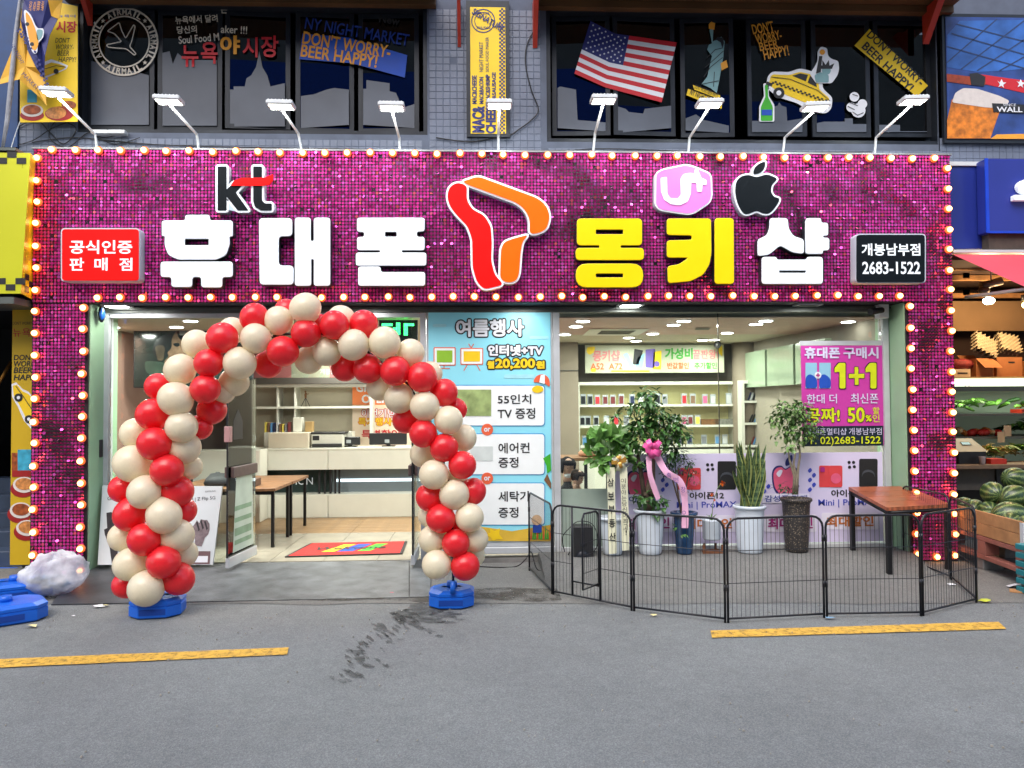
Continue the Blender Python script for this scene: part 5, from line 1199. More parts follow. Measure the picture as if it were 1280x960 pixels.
# ------------------------------------------------------------------ lavender phone poster on the lower glass
t = thing('lavender_phone_poster', 'wide lavender window poster with red and black phones behind the plants', 'poster', P(933, 680, .33))
M_LAV = mat('lavender_sheet', S(212, 204, 234), .35, var=.05, vscale=2); M_LILAC = mat('lilac_panel', S(226, 222, 240), .35, var=.04); M_PHR = mat('red_phone_print', S(212, 70, 74), .35, var=.1); M_PHK = mat('pink_disc_print', S(224, 96, 130), .35); M_MAG = mat('magenta_text', S(160, 40, 120), .4); M_BLT = mat('blue_text', S(60, 74, 180), .4); M_BRT = mat('brown_text', S(190, 110, 50), .4)
panel('poster_sheet', 762, 566.5, 1104, 679, .342, .006, M_LAV, t); YL = .338
def pseg(ox, oy=0, box_=True):
    F = lambda x, y: (ox+x, oy+y)
    slab('phone_print', [[F(*q) for q in rrect(0, 0, 14, 27, 2)]], YL, .002, M_PHR, t); slab('phone_print', [[F(*q) for q in rrect(12, 0, 29, 27, 2.5)]], YL-.003, .002, M_PHR, t)
    slab('phone_print', [[F(*q) for q in circle(21, 16, 6.5, 16)]], YL-.006, .002, M_PHK, t); slab('lens_print', [[F(*q) for q in rrect(1.5, 2, 7, 8, 1.5)]], YL-.006, .002, M_MAG, t)
    for dx, dy in ((37.5, -4), (43, -4), (38, 2), (44, 1.5)): slab('lens_print', [[F(*q) for q in circle(dx, dy, 2, 10)]], YL, .002, M_BKP, t)
    slab('phone_print', [[F(*q) for q in rrect(50, -8.5, 73, 27, 2.5)]], YL, .002, M_BKP, t)
    slab('phone_wallpaper', [[F(61.5-8*math.cos(a*math.pi/8), 12-7*math.sin(a*math.pi/8)) for a in range(9)]+[F(61.5+8*math.cos(a*math.pi/8), 14-6*math.sin(a*math.pi/8)) for a in range(9)]], YL-.003, .002, mat('graphite_print', S(70, 74, 82), .4), t)
    text('lettering', '아이폰12', (ox+15, oy+30, ox+58, oy+39), YL, M_BKP, t, off=.03); text('lettering', 'Mini | ProMAX', (ox-1, oy+42, ox+74, oy+52), YL, M_BLT, t, off=.012)
    slab('caption_panel', [rrect(ox+3, oy+59, ox+74, oy+80, 3)], YL, .002, M_LILAC, t); text('lettering', '최대할인', (ox+9, oy+63, ox+68, oy+76), YL-.004, M_BRT, t, off=.03)
pseg(1024, 582); pseg(847, 585)
def applep(cx, cy, s):
    o = [(-18, -8), (-14, -17), (-6, -19), (0, -15), (8, -19), (15, -15), (17, -10), (12, -3), (13, 4), (18, 8), (12, 18), (4, 20), (-2, 18), (-9, 20), (-16, 10)]
    q = smooth([(cx+x*s, cy+y*s) for x, y in o]); slab('fruit_outline', [q], YL, .002, M_NVY, t); q2 = smooth([(cx+x*s*.88, cy+y*s*.88) for x, y in o]); slab('fruit_print', [q2], YL-.003, .002, M_PHK, t)
    slab('fruit_leaf', [smooth([(cx+x*s, cy+y*s) for x, y in ((0, -19), (1, -27), (8, -33), (9, -26), (5, -20))])], YL, .002, M_NVY, t); slab('fruit_sheen', [smooth([(cx+x*s, cy+y*s) for x, y in ((-12, -8), (-8, -13), (-4, -12), (-8, -4))])], YL-.006, .002, M_LILAC, t)
applep(982, 600, .95); applep(800, 606, .95)
for cx_, cy_ in ((1010, 600), (953, 614), (826, 600)):
    for k in range(5): slab('leaf_print', [smooth([(cx_+(k % 2)*5, cy_-k*6+12), (cx_+3+(k % 2)*5, cy_-k*6+9), (cx_+5+(k % 2)*5, cy_-k*6+12), (cx_+2+(k % 2)*5, cy_-k*6+15)])], YL, .002, M_BLT, t)
slab('caption_panel', [rrect(953, 617, 1012, 629, 1.5)], YL-.005, .002, M_LILAC, t); text('lettering', '감성폰 가게', (956, 619, 1009, 627), YL-.009, M_DBL, t, off=.01); slab('caption_panel', [rrect(776, 618, 830, 630, 1.5)], YL-.005, .002, M_LILAC, t); text('lettering', '아이폰', (786, 620, 822, 628), YL-.009, M_DBL, t, off=.01)
for x0_ in (955, 776): slab('caption_panel', [rrect(x0_, 643, x0_+66, 665, 3)], YL, .002, M_LILAC, t); text('lettering', '최대할인', (x0_+5, 647, x0_+61, 661), YL-.004, M_MAG, t, off=.03)
# ------------------------------------------------------------------ one plus one poster
t = thing('magenta_sale_poster', 'magenta sale poster reading 1+1 and 50% inside the end window', 'poster', P(1054, 560, .337)); M_MGS = mat('magenta_sheet', S(196, 60, 160), .4, var=.06, vscale=2); M_LGT = mat('pale_lilac_text', S(206, 204, 232), .4); M_LIM = mat('lime_text', S(206, 216, 30), .4); M_NAV = mat('dark_navy', S(24, 38, 52), .4)
YPM = 0
panel('poster_hem', 1000, 426, 1104, 431.5, .340, .006, M_ALU, t); panel('poster_sheet', 1002, 432, 1104, 557, .337, .006, M_MGS, t); panel('footer_sheet', 1004, 532.5, 1104, 557.5, .333, .003, M_NAV, t); YM = .332; Z10 = (990, 420, .15625)
def tm(s, u0, v0, u1, v1, mt, off=.02, edge=None):
    b_ = (990+u0*.15625, 420+v0*.15625, 990+u1*.15625, 420+v1*.15625)
    if edge: text('lettering_edge', s, (b_[0]-.8, b_[1]-.8, b_[2]+.8, b_[3]+.8), YM, edge, t, off=.012, spread=.9)
    text('lettering', s, b_, YM-.004, mt, t, off=min(off, .012), spread=.35 if off >= .03 else 0)
def one1(u, v):
    o = [(35, 0), (88, 0), (88, 205), (40, 205), (40, 68), (0, 78), (0, 42)]
    for c_, g_, yy, mt in ((0, 6, YM, M_BKP), (0, 0, YM-.004, M_LIM)):
        cx, cy = 44, 102; q = [(990+(u+x+(g_ if x > cx else -g_))*.15625, 420+(v+y+(g_ if y > cy else -g_))*.15625) for x, y in o]; slab('lettering', [rounded(q, 2)], yy, .001, mt, t)
tm('휴대폰', 100, 90, 385, 180, M_LGT, .03); tm('구매시', 412, 90, 692, 180, M_LGT, .03); one1(340, 215); tm('+', 455, 250, 578, 390, M_LIM, .08, M_BKP); one1(588, 215)
tm('한대 더', 118, 465, 360, 540, M_LGT, .02); tm('최신폰', 470, 460, 690, 540, M_LGT, .02); tm('공짜!', 110, 575, 383, 690, M_LIM, .04, M_BKP); tm('50', 445, 572, 582, 690, M_LIM, .05, M_BKP); tm('%', 588, 632, 638, 684, M_LIM, .03, M_BKP); tm('할', 645, 570, 700, 625, M_LIM, .01); tm('인', 645, 630, 700, 688, M_LIM, .01)
YM = .328; tm('휴대폰멀티샵', 112, 738, 437, 792, M_LGT, .0); tm('개봉남부점', 455, 735, 718, 790, M_LGT, .0); tm('T. 02)2683-1522', 130, 805, 710, 880, M_LIM, .02)
YM = .332
for u0 in (108, 218): slab('phone_print', [rrect(990+u0*.15625, 453.5, 990+(u0+92)*.15625, 485.5, .8)], YM, .002, M_SKB, t); slab('splash_print', [smooth([(990+(u0+a_)*.15625, b_) for a_, b_ in ((4, 472), (40, 468), (88, 474), (88, 484), (40, 485), (4, 484))])], YM-.003, .001, M_BLP, t)
slab('plus_badge', [circle(990+208*.15625, 469, 4.2, 16)], YM-.005, .002, M_WHP, t); text('plus_lettering', '+', (1020, 466.6, 1025, 471.4), YM-.008, M_MAG, t, off=.06)
# ------------------------------------------------------------------ phone board leaning by the glass
t = thing('phone_advert_board', 'white phone advert board with dark hands leaning behind the balloon arch', 'advert board', (P(198, 707, .15).x, .15, .03))
def bq(px, py, off=0.):
    tt = (707-py)/100; return P(px, py, .08+.16*tt-off)
mb = MB(); qf = [bq(122, 706), bq(266, 706), bq(278, 608), bq(128, 607)]; qb = [v+Vector((0, .03, 0)) for v in qf]; mb.poly(qf); mb.poly(qb[::-1])
for i in range(4): a_, b_ = i, (i+1) % 4; mb.poly([qf[b_], qf[a_], qb[a_], qb[b_]])
mk('board', mb, mat('board_white', S(205, 212, 216), .35, var=.03), t)
M_BHAND = mat('printed_hand', S(48, 44, 48), .4, var=.25, vscale=25); M_BHAND2 = mat('printed_hand_pale', S(122, 108, 112), .4, var=.3, vscale=30); M_BTX = mat('board_text', S(50, 54, 60), .4)
def bprint(n, pts, mt, off=.004): mk(n, MB().poly([bq(x, y, off) for x, y in pts]), mt, t)
bprint('hand_print', [(133, 641), (139, 640), (145, 645), (147, 662), (147, 706), (140, 706), (137, 684), (131, 668), (130, 662), (134, 660)], M_BHAND)
bprint('hand_print', [(244, 682), (243, 665), (241, 658), (244, 654), (246, 650), (249, 654), (251, 649), (255, 650), (259, 650), (262, 655), (262, 662), (260, 668), (256, 672), (252, 683)], M_BHAND2)
for x_, y_ in ((245, 653), (250, 651), (255, 652)): bprint('finger_print', [(x_, y_), (x_+2, y_-1), (x_+5, y_+9), (x_+3, y_+11)], M_BHAND, .005)
bprint('footer_print', [(235, 689), (263, 689), (262, 705), (234, 705)], mat('footer_mauve', S(110, 84, 88), .4)); bprint('footer_panel', [(238, 695), (260, 695), (259.5, 703), (237.5, 703)], M_WHP, .006)
for s, cx_, cy_, w_ in (('Galaxy', 143, 623, 17), ('Z Fold2 | Z Flip 5G', 246, 624.5, 46), ('SAMSUNG', 263, 614, 13)):
    o_ = bq(cx_, cy_, .004); U2 = (bq(cx_+1, cy_, .004)-o_).normalized(); V2 = (bq(cx_, cy_-1, .004)-o_).normalized(); U2 = (U2-V2*U2.dot(V2)).normalized(); text_at('lettering', s, o_, U2, V2, w_*.0083, None, M_BTX, t, off=.0)

# ================================================================== BALLOON ARCH
arch = thing('balloon_arch', 'red and cream balloon arch on two blue weighted feet across the doorway', 'balloon arch', (-1.45, -1.6, 0))
def balloonmat(name, col, sss):
    mt = mat(name, col, .36, var=.05, vscale=9, coat=.5); n = mt.node_tree.nodes; l = mt.node_tree.links; b = n['Principled BSDF']; b.inputs['Coat Roughness'].default_value = .09
    tl = n.new('ShaderNodeBsdfTranslucent'); tl.inputs[0].default_value = (*[min(1, c*1.15) for c in col], 1); mx = n.new('ShaderNodeMixShader'); mx.inputs[0].default_value = .30; l.new(b.outputs[0], mx.inputs[1]); l.new(tl.outputs[0], mx.inputs[2]); l.new(mx.outputs[0], n['Material Output'].inputs[0]); return mt
M_BR = balloonmat('red_latex', (.90, .022, .035), 0); M_BC = balloonmat('cream_latex', (.90, .82, .62), 0)
BAL = '''w219.2,499.2,21,0 r197.7,483,17,2 w224.8,461.5,19,1 r260.6,453.8,18.5,0 r256.7,486.5,19,0 w245.6,430,18,2 r277.7,422.3,19.5,0 w299.8,454,21,0 w319,423,18.8,0 r317.5,396.5,17.5,1 w290.4,413,17,2
w292.5,478,18,2 w279,489,16,2 r265,513,18,2 r250,534,16,2 r190.4,517.7,20,1 w168.5,542,18,2 r193,555,20.5,0 w227,533.7,20,0 w231,560,20,1 w165.5,579.5,22.5,1 r208.6,587.5,20,0 w237,584,15,2
r154,611,17,2 w180.5,615,21,0 r221,613.5,20,1 r229,638,16,2 r163,643,20.5,1 w205,644.5,22,0 w153.5,671.5,17,2 r180.5,674.5,20,0 w221,669.5,20,1 w229,692,17,2 w164,705,21,1 r204.5,702.5,20,0 r222.5,723,20,1 r157,731,15.5,2 w182.5,735.5,21,0
w381.5,384.6,19.3,0 w348.4,400.5,18.8,1 r381.9,416.4,18.7,0 r353.5,439.6,19.3,0 r335.5,455.4,18,2 r358,388,15,2 w386,450,18.5,2 w408.5,440,18.5,1 r418.3,406.2,18.5,0 w427,400,18,2 r399,408,16,2 r454.6,404.8,18.3,1
w441.7,431,19.3,0 r430.9,460,17.5,2 w481.2,428,20,0 r460,461.5,18.5,1 r494,463.6,18.5,0 w513.3,441,18.5,1 w474.5,484,17,2 w498.7,498.5,19,1 r528,471.7,19,0 w538,467,16,2 r555.6,491,17.5,1 w530.8,507.5,19.3,0
r507,525,17,2 r570,511,14,2 w560.8,525,18.5,0 r528.8,542,18,0 w580,547.5,16.5,2 r555.2,560,17.8,0 w528.5,568,17,2 w542.3,593,19.4,0 w570,598,15,2 r578,581,18,0 r536,622,17,1 r592,614,16.5,1 w567.9,618.6,18.2,0
w538,644,16,2 r551,648.6,18.3,0 w587,647,18.3,0 r569,657,14,2 w540,673.7,17.5,1 r569.6,678.8,18.2,0 w594.5,673.7,16.5,1 w545.5,706,18.7,0 r581.6,707.6,18.2,0 w592,694,15,2'''
def balloon_mesh(mt):
    prof = []
    for k in range(15):
        ph = math.pi*k/14; r = math.sin(ph); z = -math.cos(ph)
        if z < 0: r *= 1-.10*(-z)**2; z *= 1.10
        prof.append((r, z))
    prof[0] = (.03, prof[0][1]); mb = MB().lathe([(.05, -1.20), (.085, -1.185), (.03, -1.14)]+prof, n=22)
    return mb.mesh('balloon', [mt])
bme = {'r': balloon_mesh(M_BR), 'w': balloon_mesh(M_BC)}
cpts = [P(193, 760, -1.6), P(196, 690, -1.6), P(192, 600, -1.6), P(205, 540, -1.6), P(243, 480, -1.6), P(290, 437, -1.6), P(350, 418, -1.6), P(400, 416, -1.6), P(455, 436, -1.55), P(510, 480, -1.5), P(545, 540, -1.5), P(562, 610, -1.5), P(567, 690, -1.5), P(566, 745, -1.5)]
mk('arch_pole', MB().tube(cpts, .012, 8), M_BLACK, arch)
for tk in BAL.split():
    c_ = tk[0]; x, y, r, ly = [float(v) for v in tk[1:].split(',')]
    t_ = min(1, max(0, (x-193)/372)); Y0 = -1.62+.12*t_; Y = Y0+(-.11, -.01, .10)[int(ly)]
    p = P(x, y, Y); rad = r*mpp(Y)*1.0
    ctr = min(cpts, key=lambda q: (q-p).length); d = (p-ctr); d = d.normalized() if d.length > .01 else Vector((0, -1, 0))
    q_ = d.to_track_quat('Z', 'Y').to_euler()       # knot faces the pole
    s_ = rnd.uniform(.95, 1.05); sq = 1.08 if y > 560 and x < 260 else 1.0
    b = inst('balloon', bme[c_], arch, p, q_, (rad*s_, rad*s_, rad*.95*sq))
M_BLU = mat('blue_plastic', S(14, 96, 205), .38, var=.08, vscale=4, bump=.08, bscale=60)
def weight(px, py, w_, d_, rot, name='foot_weight', parent=None, tags=None, z=0., tilt=0.):
    g = G(px, py, .005) if z == 0 else Vector((px, py, z)); Mx = Matrix.Translation(g) @ Matrix.Rotation(R(rot), 4, 'Z') @ Matrix.Rotation(R(tilt), 4, 'X')
    h = .15; mb = MB(); w2 = w_/2; a = .09
    def ringp(k, z_): return [(-w2+k, 0+k+a, z_), (-w2+k+a, 0+k, z_), (w2-k-a, k, z_), (w2-k, k+a, z_), (w2-k, d_-k-a, z_), (w2-k-a, d_-k, z_), (-w2+k+a, d_-k, z_), (-w2+k, d_-k-a, z_)]
    rings = [ringp(.012, 0), ringp(0, .012), ringp(0, h*.6), ringp(.006, h*.62), ringp(.006, h*.66), ringp(0, h*.68), ringp(0, h*.82), ringp(.03, h*.97), ringp(.09, h), ringp(.12, h)]
    b = 0
    for rg in rings: mb.v += [tuple(Mx @ Vector(q)) for q in rg]
    for k in range(len(rings)-1):
        for i in range(8): j = (i+1) % 8; mb.face([k*8+i, k*8+j, k*8+8+j, k*8+8+i])
    mb.face([i for i in reversed(range(8))]); mb.face([(len(rings)-1)*8+i for i in range(8)])
    mb.lathe([(.055, h), (.055, h+.03), (.04, h+.04)], n=14, M=None) if False else mb.cyl(Mx @ Vector((0, d_/2, h-.005)), Mx @ Vector((0, d_/2, h+.045)), .05, .042, 14)
    o = mk(name, mb, M_BLU, parent, **(tags or {}))
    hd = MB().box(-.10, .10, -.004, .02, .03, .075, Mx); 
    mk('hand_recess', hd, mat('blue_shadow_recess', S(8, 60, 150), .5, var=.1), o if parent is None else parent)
    return o
weight(190, 774, .40, .36, 8, parent=arch); weight(563.5, 762, .375, .36, -1, parent=arch)
mk('pole_sleeve', MB().cyl(G(566, 742, .14), G(566, 742, .14)+Vector((0, 0, .10)), .022, n=12), M_BLU, arch)
# spare blue weights and bin bag at the edge
weight(12, 782, .55, .42, 38, tags=dict(label='blue plastic weight base lying in front at the frame edge, nearest the road', cat='weight base', group='spare blue weight bases'))
weight(18, 752, .58, .38, 30, tags=dict(label='blue plastic weight base against the translucent bin bag', cat='weight base', group='spare blue weight bases'))
M_PLB = bpy.data.materials.new('translucent_bag'); M_PLB.use_nodes = True
n = M_PLB.node_tree.nodes; l = M_PLB.node_tree.links; b = n['Principled BSDF']; b.inputs['Base Color'].default_value = (.86, .87, .90, 1); b.inputs['Roughness'].default_value = .5; b.inputs['Specular IOR Level'].default_value = .25
tr = n.new('ShaderNodeBsdfTransparent'); tr.inputs[0].default_value = (.85, .88, .95, 1); mx = n.new('ShaderNodeMixShader'); tc = n.new('ShaderNodeTexCoord'); nz = n.new('ShaderNodeTexNoise'); nz.inputs['Scale'].default_value = 5; nz.inputs['Detail'].default_value = 6
mr = n.new('ShaderNodeMapRange'); mr.inputs[1].default_value = .35; mr.inputs[2].default_value = .65; mr.inputs['To Min'].default_value = .30; mr.inputs['To Max'].default_value = .8
l.new(tc.outputs['Object'], nz.inputs['Vector']); l.new(nz.outputs[0], mr.inputs[0]); l.new(mr.outputs[0], mx.inputs[0]); l.new(tr.outputs[0], mx.inputs[1]); l.new(b.outputs[0], mx.inputs[2]); l.new(mx.outputs[0], n['Material Output'].inputs[0])
bp = n.new('ShaderNodeBump'); bp.inputs['Strength'].default_value = .5; bp.inputs['Distance'].default_value = .02; l.new(nz.outputs[0], bp.inputs['Height']); l.new(bp.outputs[0], b.inputs['Normal'])
g = G(53, 748, .01); t = thing('bin_bag', 'translucent white plastic bag full of paper rubbish below the sequin pillar', 'bin bag', g)
mb = MB(); N_, M_ = 40, 22
for k in range(M_+1):
    ph = math.pi*k/M_
    for i in range(N_):
        a = 2*math.pi*i/N_; q = Vector((math.sin(ph)*math.cos(a), math.sin(ph)*math.sin(a), -math.cos(ph)))
        w_ = 1+.2*noise.noise(q*1.6+Vector((4, 0, 0)))+.13*abs(noise.noise(q*4))+.09*abs(noise.noise(q*9))
        v = Vector((q.x*.26*w_, q.y*.20*w_, .0+max(0, (q.z*.5+.5))*.33*w_ + .10*max(0, q.x)*max(0, q.z))); mb.v.append(tuple(g+v+Vector((.03, .12, 0))))
for k in range(M_):
    for i in range(N_): j = (i+1) % N_; mb.face([k*N_+i, k*N_+j, (k+1)*N_+j, (k+1)*N_+i], True)
mk('bag_skin', mb, M_PLB, t)
rb = random.Random(9)
for i in range(16):
    c_ = g+Vector((.03+rb.uniform(-.11, .12), .1+rb.uniform(-.09, .04), .09+rb.uniform(0, .13))); Mx = Matrix.Translation(c_) @ Matrix.Rotation(rb.uniform(0, 3), 4, (rb.random(), rb.random(), 1))
    s_ = rb.uniform(.03, .06); mk('paper_scrap', MB().box(-s_, s_, -s_*.7, s_*.7, -.006, .006, Mx), mat(('scrap_white', 'scrap_grey', 'scrap_blue')[i % 3], (S(220, 224, 230), S(120, 128, 140), S(110, 150, 180))[i % 3], .6), t)
# litter
def litter(label, px, py, s_, mt, seed, nm='litter_scrap'):
    g = G(px, py, .012); r2 = random.Random(seed); mb = MB(); pts = []
    for i in range(7): a = 2*math.pi*i/7; pts.append((g.x+math.cos(a)*s_*r2.uniform(.6, 1.2), g.y+math.sin(a)*s_*.7*r2.uniform(.6, 1.2), g.z+r2.uniform(0, s_*.35)))
    cc = (g.x, g.y, g.z+s_*.3)
    for i in range(7): mb.poly([pts[i], pts[(i+1) % 7], cc])
    mk(nm, mb, mt, label=label, cat='litter')
M_LY = mat('yellow_paper', S(222, 210, 150), .6); M_LW = mat('white_paper', S(220, 222, 225), .6); M_LG = mat('lime_wrapper', S(190, 200, 60), .4)
litter('crumpled pale yellow paper on the asphalt by the blue bases', 40, 783, .055, M_LY, 1); litter('crumpled clear and white scrap at the ramp edge', 123, 758, .05, M_LW, 2); litter('small yellow scrap next to the clear one at the ramp edge', 132, 757, .035, M_LY, 3); litter('white scrap on the ramp plate below the phone board', 129, 709.5, .035, M_LW, 4)
litter('lime yellow wrapper flat on the ground outside the fence corner', 1231, 752, .055, M_LG, 5); litter('pale blue scrap under the middle fence posts', 1038, 773, .04, mat('blue_scrap', S(120, 160, 190), .5), 6); litter('white tissue on the ground by the fruit pallet', 1268, 733, .09, M_LW, 7); litter('white scrap inside the fence near the corner', 1190, 731, .05, M_LW, 8); litter('beige leaf scrap outside the fence by the tree pots', 817, 769, .035, M_LY, 9); litter('tiny pink confetti on the tread plate', 490, 741, .018, mat('pink_scrap', S(220, 80, 110), .5), 10); litter('little white scrap on the road left of the arch foot', 92, 770, .02, M_LW, 12)
rb = random.Random(21)
mb = MB()
for i in range(260):
    px_, py_ = rb.uniform(0, 1280), rb.choice([rb.uniform(735, 800), rb.uniform(700, 960)]); g = G(px_, py_, .009)
    if g.y > -.1: continue
    s_ = rb.uniform(.0025, .0065); mb.box(g.x-s_, g.x+s_, g.y-s_*.8, g.y+s_*.8, .004, .008+s_*.8, None, .6)
mk('road_grit', mb, mat('grit', S(150, 146, 138), .9, var=.3), kind='stuff', label='scattered pale grit lying on the asphalt road', cat='grit')
# ================================================================== PLAYPEN FENCE
pen = thing('folding_pet_pen', 'black wire pet pen standing around the plants in front of the window', 'pet pen', G(930, 760, 0))
M_PEN = mat('pen_black', (.012, .013, .018), .38, .2, var=.15)
FH = .80
def pen_panel(a, c, gate=None, sag=0.):
    a = Vector(a); c = Vector(c); a.z = c.z = .004; d = c-a; L = d.length; u = d/L; a = a+u*.012; L -= .024; z0 = .03
    def pt(s, z): return a+u*s+Vector((0, 0, z))
    r = .0095; cr = .09
    loop = [pt(0, 0), pt(0, FH-cr)] + [pt(cr-cr*math.cos(k*math.pi/8), FH-cr+cr*math.sin(k*math.pi/8)) for k in range(1, 4)] + [pt(cr, FH), pt(L-cr, FH)] + [pt(L-cr+cr*math.sin(k*math.pi/8), FH-cr+cr*math.cos(k*math.pi/8)) for k in range(1, 4)] + [pt(L, FH-cr), pt(L, 0)]
    fr = mk('panel_frame', MB().tube(loop, r, 8).tube([pt(0, z0), pt(L, z0)], .009, 6), M_PEN, pen)
    if gate: g0, g1 = gate[0]*L, gate[1]*L
    nb = max(3, int(round(L/.0365)))
    for k in range(1, nb):
        s = L*k/nb
        if gate and g0 < s < g1: segs = [(z0, .14)]
        else:
            top = FH if cr < s < L-cr else FH-cr+math.sqrt(max(0, cr*cr-(cr-min(s, L-s))**2)); segs = [(z0, top)]
        for q in segs:
            o = mk('wire', MB().cyl(pt(s, q[0]), pt(s, q[1]), .0017, n=5, cap=False), M_PEN, pen); o.parent = fr
    for z in (.30, .55):
        if gate: o = mk('cross_wire', MB().cyl(pt(0, z), pt(g0, z), .003, n=5).cyl(pt(g1, z), pt(L, z), .003, n=5), M_PEN, pen)
        else: o = mk('cross_wire', MB().cyl(pt(0, z), pt(L, z-.004), .003, n=5), M_PEN, pen)
        o.parent = fr
    for s in (0, L):
        [setattr(mk('hinge_loop', MB().cyl(pt(s, h0_), pt(s, h0_+.05), .0115, n=8), M_PEN, pen), 'parent', fr) for h0_ in (.24, .60)]
    if gate:
        o = mk('gate_surround', MB().tube([pt(g0, z0), pt(g0, FH)], .010, 8).tube([pt(g1, z0), pt(g1, FH)], .010, 8).tube([pt(g0, .15), pt(g1, .15)], .008, 6), M_PEN, pen); o.parent = fr
        ang = R(118); ud = Vector((u.x*math.cos(ang)-u.y*math.sin(ang), u.x*math.sin(ang)+u.y*math.cos(ang), 0))*-1; hb = pt(g1-.012, 0); W2 = (g1-g0)*.9
        ud = Vector((-.62, -.78, 0)).normalized()
        q = lambda s, z: hb+ud*s+Vector((0, 0, z))
        gl = mk('gate_leaf', MB().tube([q(0, .16), q(0, FH-.07)]+[q(.06-.06*math.cos(k*math.pi/6), FH-.07+.06*math.sin(k*math.pi/6)) for k in (1, 2)]+[q(.06, FH-.01), q(W2-.03, FH-.01), q(W2, FH-.05), q(W2, .17), q(0, .17)], .009, 8), M_PEN, pen); gl.parent = fr
        mb = MB()
        for k in range(1, 8): mb.cyl(q(W2*k/8, .17), q(W2*k/8, FH-.015), .0022, n=5, cap=False)
        for z in (.30, .45, .55): mb.cyl(q(0, z), q(W2, z), .003, n=5)
        o = mk('gate_wires', mb, M_PEN, pen); o.parent = fr
corners = [G(661.5, 713.5), G(690.5, 743.5), G(791, 764), G(908.5, 779), G(1032, 772.5), G(1153, 770.5), G(1221.5, 753.5), G(1189, 725)]
for i in range(7): pen_panel(corners[i], corners[i+1], gate=(.26, .62) if i == 1 else None)
bk = Vector((4.50, -.42, 0)); pen_panel(corners[7], bk) if False else pen_panel(corners[7], G(1129, 700.5))
# ================================================================== OUTDOOR TABLE
z_ = .665; A = P(1060.5, 608, .14); B = G(1109, 634.5, z_); C_ = G(1188, 630, z_); D = P(1133, 608, .16); A.z = D.z = (A.z+D.z)/2
t = thing('wooden_table', 'reddish wooden table with black square legs standing inside the pen', 'table', (A+C_)/2*1.0-Vector((0, 0, z_)))
M_TT = mat('red_brown_wood', S(172, 96, 64), .32, var=.28, vscale=4, coat=.2)
n_ = M_TT.node_tree.nodes; l_ = M_TT.node_tree.links
wv = n_.new('ShaderNodeTexWave'); wv.inputs['Scale'].default_value = 3.2; wv.inputs['Distortion'].default_value = 9; wv.inputs['Detail'].default_value = 3; wv.bands_direction = 'Y'
tc = n_.new('ShaderNodeTexCoord'); mp = n_.new('ShaderNodeMapping'); mp.inputs['Scale'].default_value = (.6, 6, 1); l_.new(tc.outputs['Object'], mp.inputs[0]); l_.new(mp.outputs[0], wv.inputs[0])
mxr = n_.new('ShaderNodeMixRGB'); mxr.blend_type = 'MULTIPLY'; mxr.inputs[0].default_value = .5; old = n_['Principled BSDF'].inputs['Base Color'].links[0].from_socket
l_.new(old, mxr.inputs[1]); l_.new(wv.outputs[0], mxr.inputs[2]); l_.new(mxr.outputs[0], n_['Principled BSDF'].inputs['Base Color'])
NB = 4
for k in range(NB):
    t0, t1 = k/NB+.004, (k+1)/NB-.004; q = [A.lerp(B, t0), A.lerp(B, t1), D.lerp(C_, t1), D.lerp(C_, t0)]
    mb = MB().poly(q).poly([v-Vector((0, 0, .035)) for v in reversed(q)])
    for i in range(4): a_, b_ = q[i], q[(i+1) % 4]; mb.poly([b_, a_, a_-Vector((0, 0, .035)), b_-Vector((0, 0, .035))])
    mk('tabletop_board', mb, M_TT, t)
ctr = (A+B+C_+D)/4; legs = []
for v in (A, B, C_, D):
    w_ = v+(ctr-v)*.07; legs.append(w_); mk('leg', MB().box(w_.x-.022, w_.x+.022, w_.y-.022, w_.y+.022, .111 if w_.y > -.2 else .004, w_.z-.036), M_BLKM, t)
for i in range(4): a_, b_ = legs[i], legs[(i+1) % 4]; mk('rail', MB().tube([a_-Vector((0, 0, .06)), b_-Vector((0, 0, .06))], .022, 4), M_BLKM, t)
# ================================================================== PLANTS
M_LF1 = mat('deep_leaf', (.05, .14, .03), .38, var=.45, vscale=7); M_LF2 = mat('fresh_leaf', (.10, .24, .045), .36, var=.4, vscale=7); M_LF3 = mat('pale_leaf', (.13, .24, .06), .42, var=.35, vscale=7); M_DKL = mat('dark_leaf', (.022, .06, .018), .4, var=.4, vscale=7)
M_BARK = mat('bark', (.10, .07, .05), .8, var=.35, vscale=25, bump=.5, bscale=60); M_PBARK = mat('pale_bark', (.24, .20, .14), .8, var=.3, vscale=25, bump=.4, bscale=60)
M_POTW = mat('white_glaze', S(206, 216, 226), .22, var=.04, coat=.3); M_POTB = mat('blue_glaze', S(28, 56, 88), .25, var=.3, vscale=12, coat=.3); M_SOIL = mat('soil', (.05, .035, .025), .95, var=.4, vscale=40, bump=.6)
def speckle():
    mt = mat('speckled_pot', (.03, .028, .026), .5, var=0); n = mt.node_tree.nodes; l = mt.node_tree.links; tc = n.new('ShaderNodeTexCoord'); v = n.new('ShaderNodeTexVoronoi'); v.inputs['Scale'].default_value = 55
    l.new(tc.outputs['Object'], v.inputs['Vector']); cr = n.new('ShaderNodeValToRGB'); l.new(v.outputs['Distance'], cr.inputs[0]); cr.color_ramp.elements[0].color = (.25, .2, .14, 1); cr.color_ramp.elements[0].position = .15; cr.color_ramp.elements[1].color = (.035, .03, .028, 1); cr.color_ramp.elements[1].position = .4
    l.new(cr.outputs[0], n['Principled BSDF'].inputs['Base Color']); bp = n.new('ShaderNodeBump'); bp.inputs['Strength'].default_value = .6; bp.inputs['Distance'].default_value = .006; l.new(v.outputs['Distance'], bp.inputs['Height']); l.new(bp.outputs[0], n['Principled BSDF'].inputs['Normal']); return mt
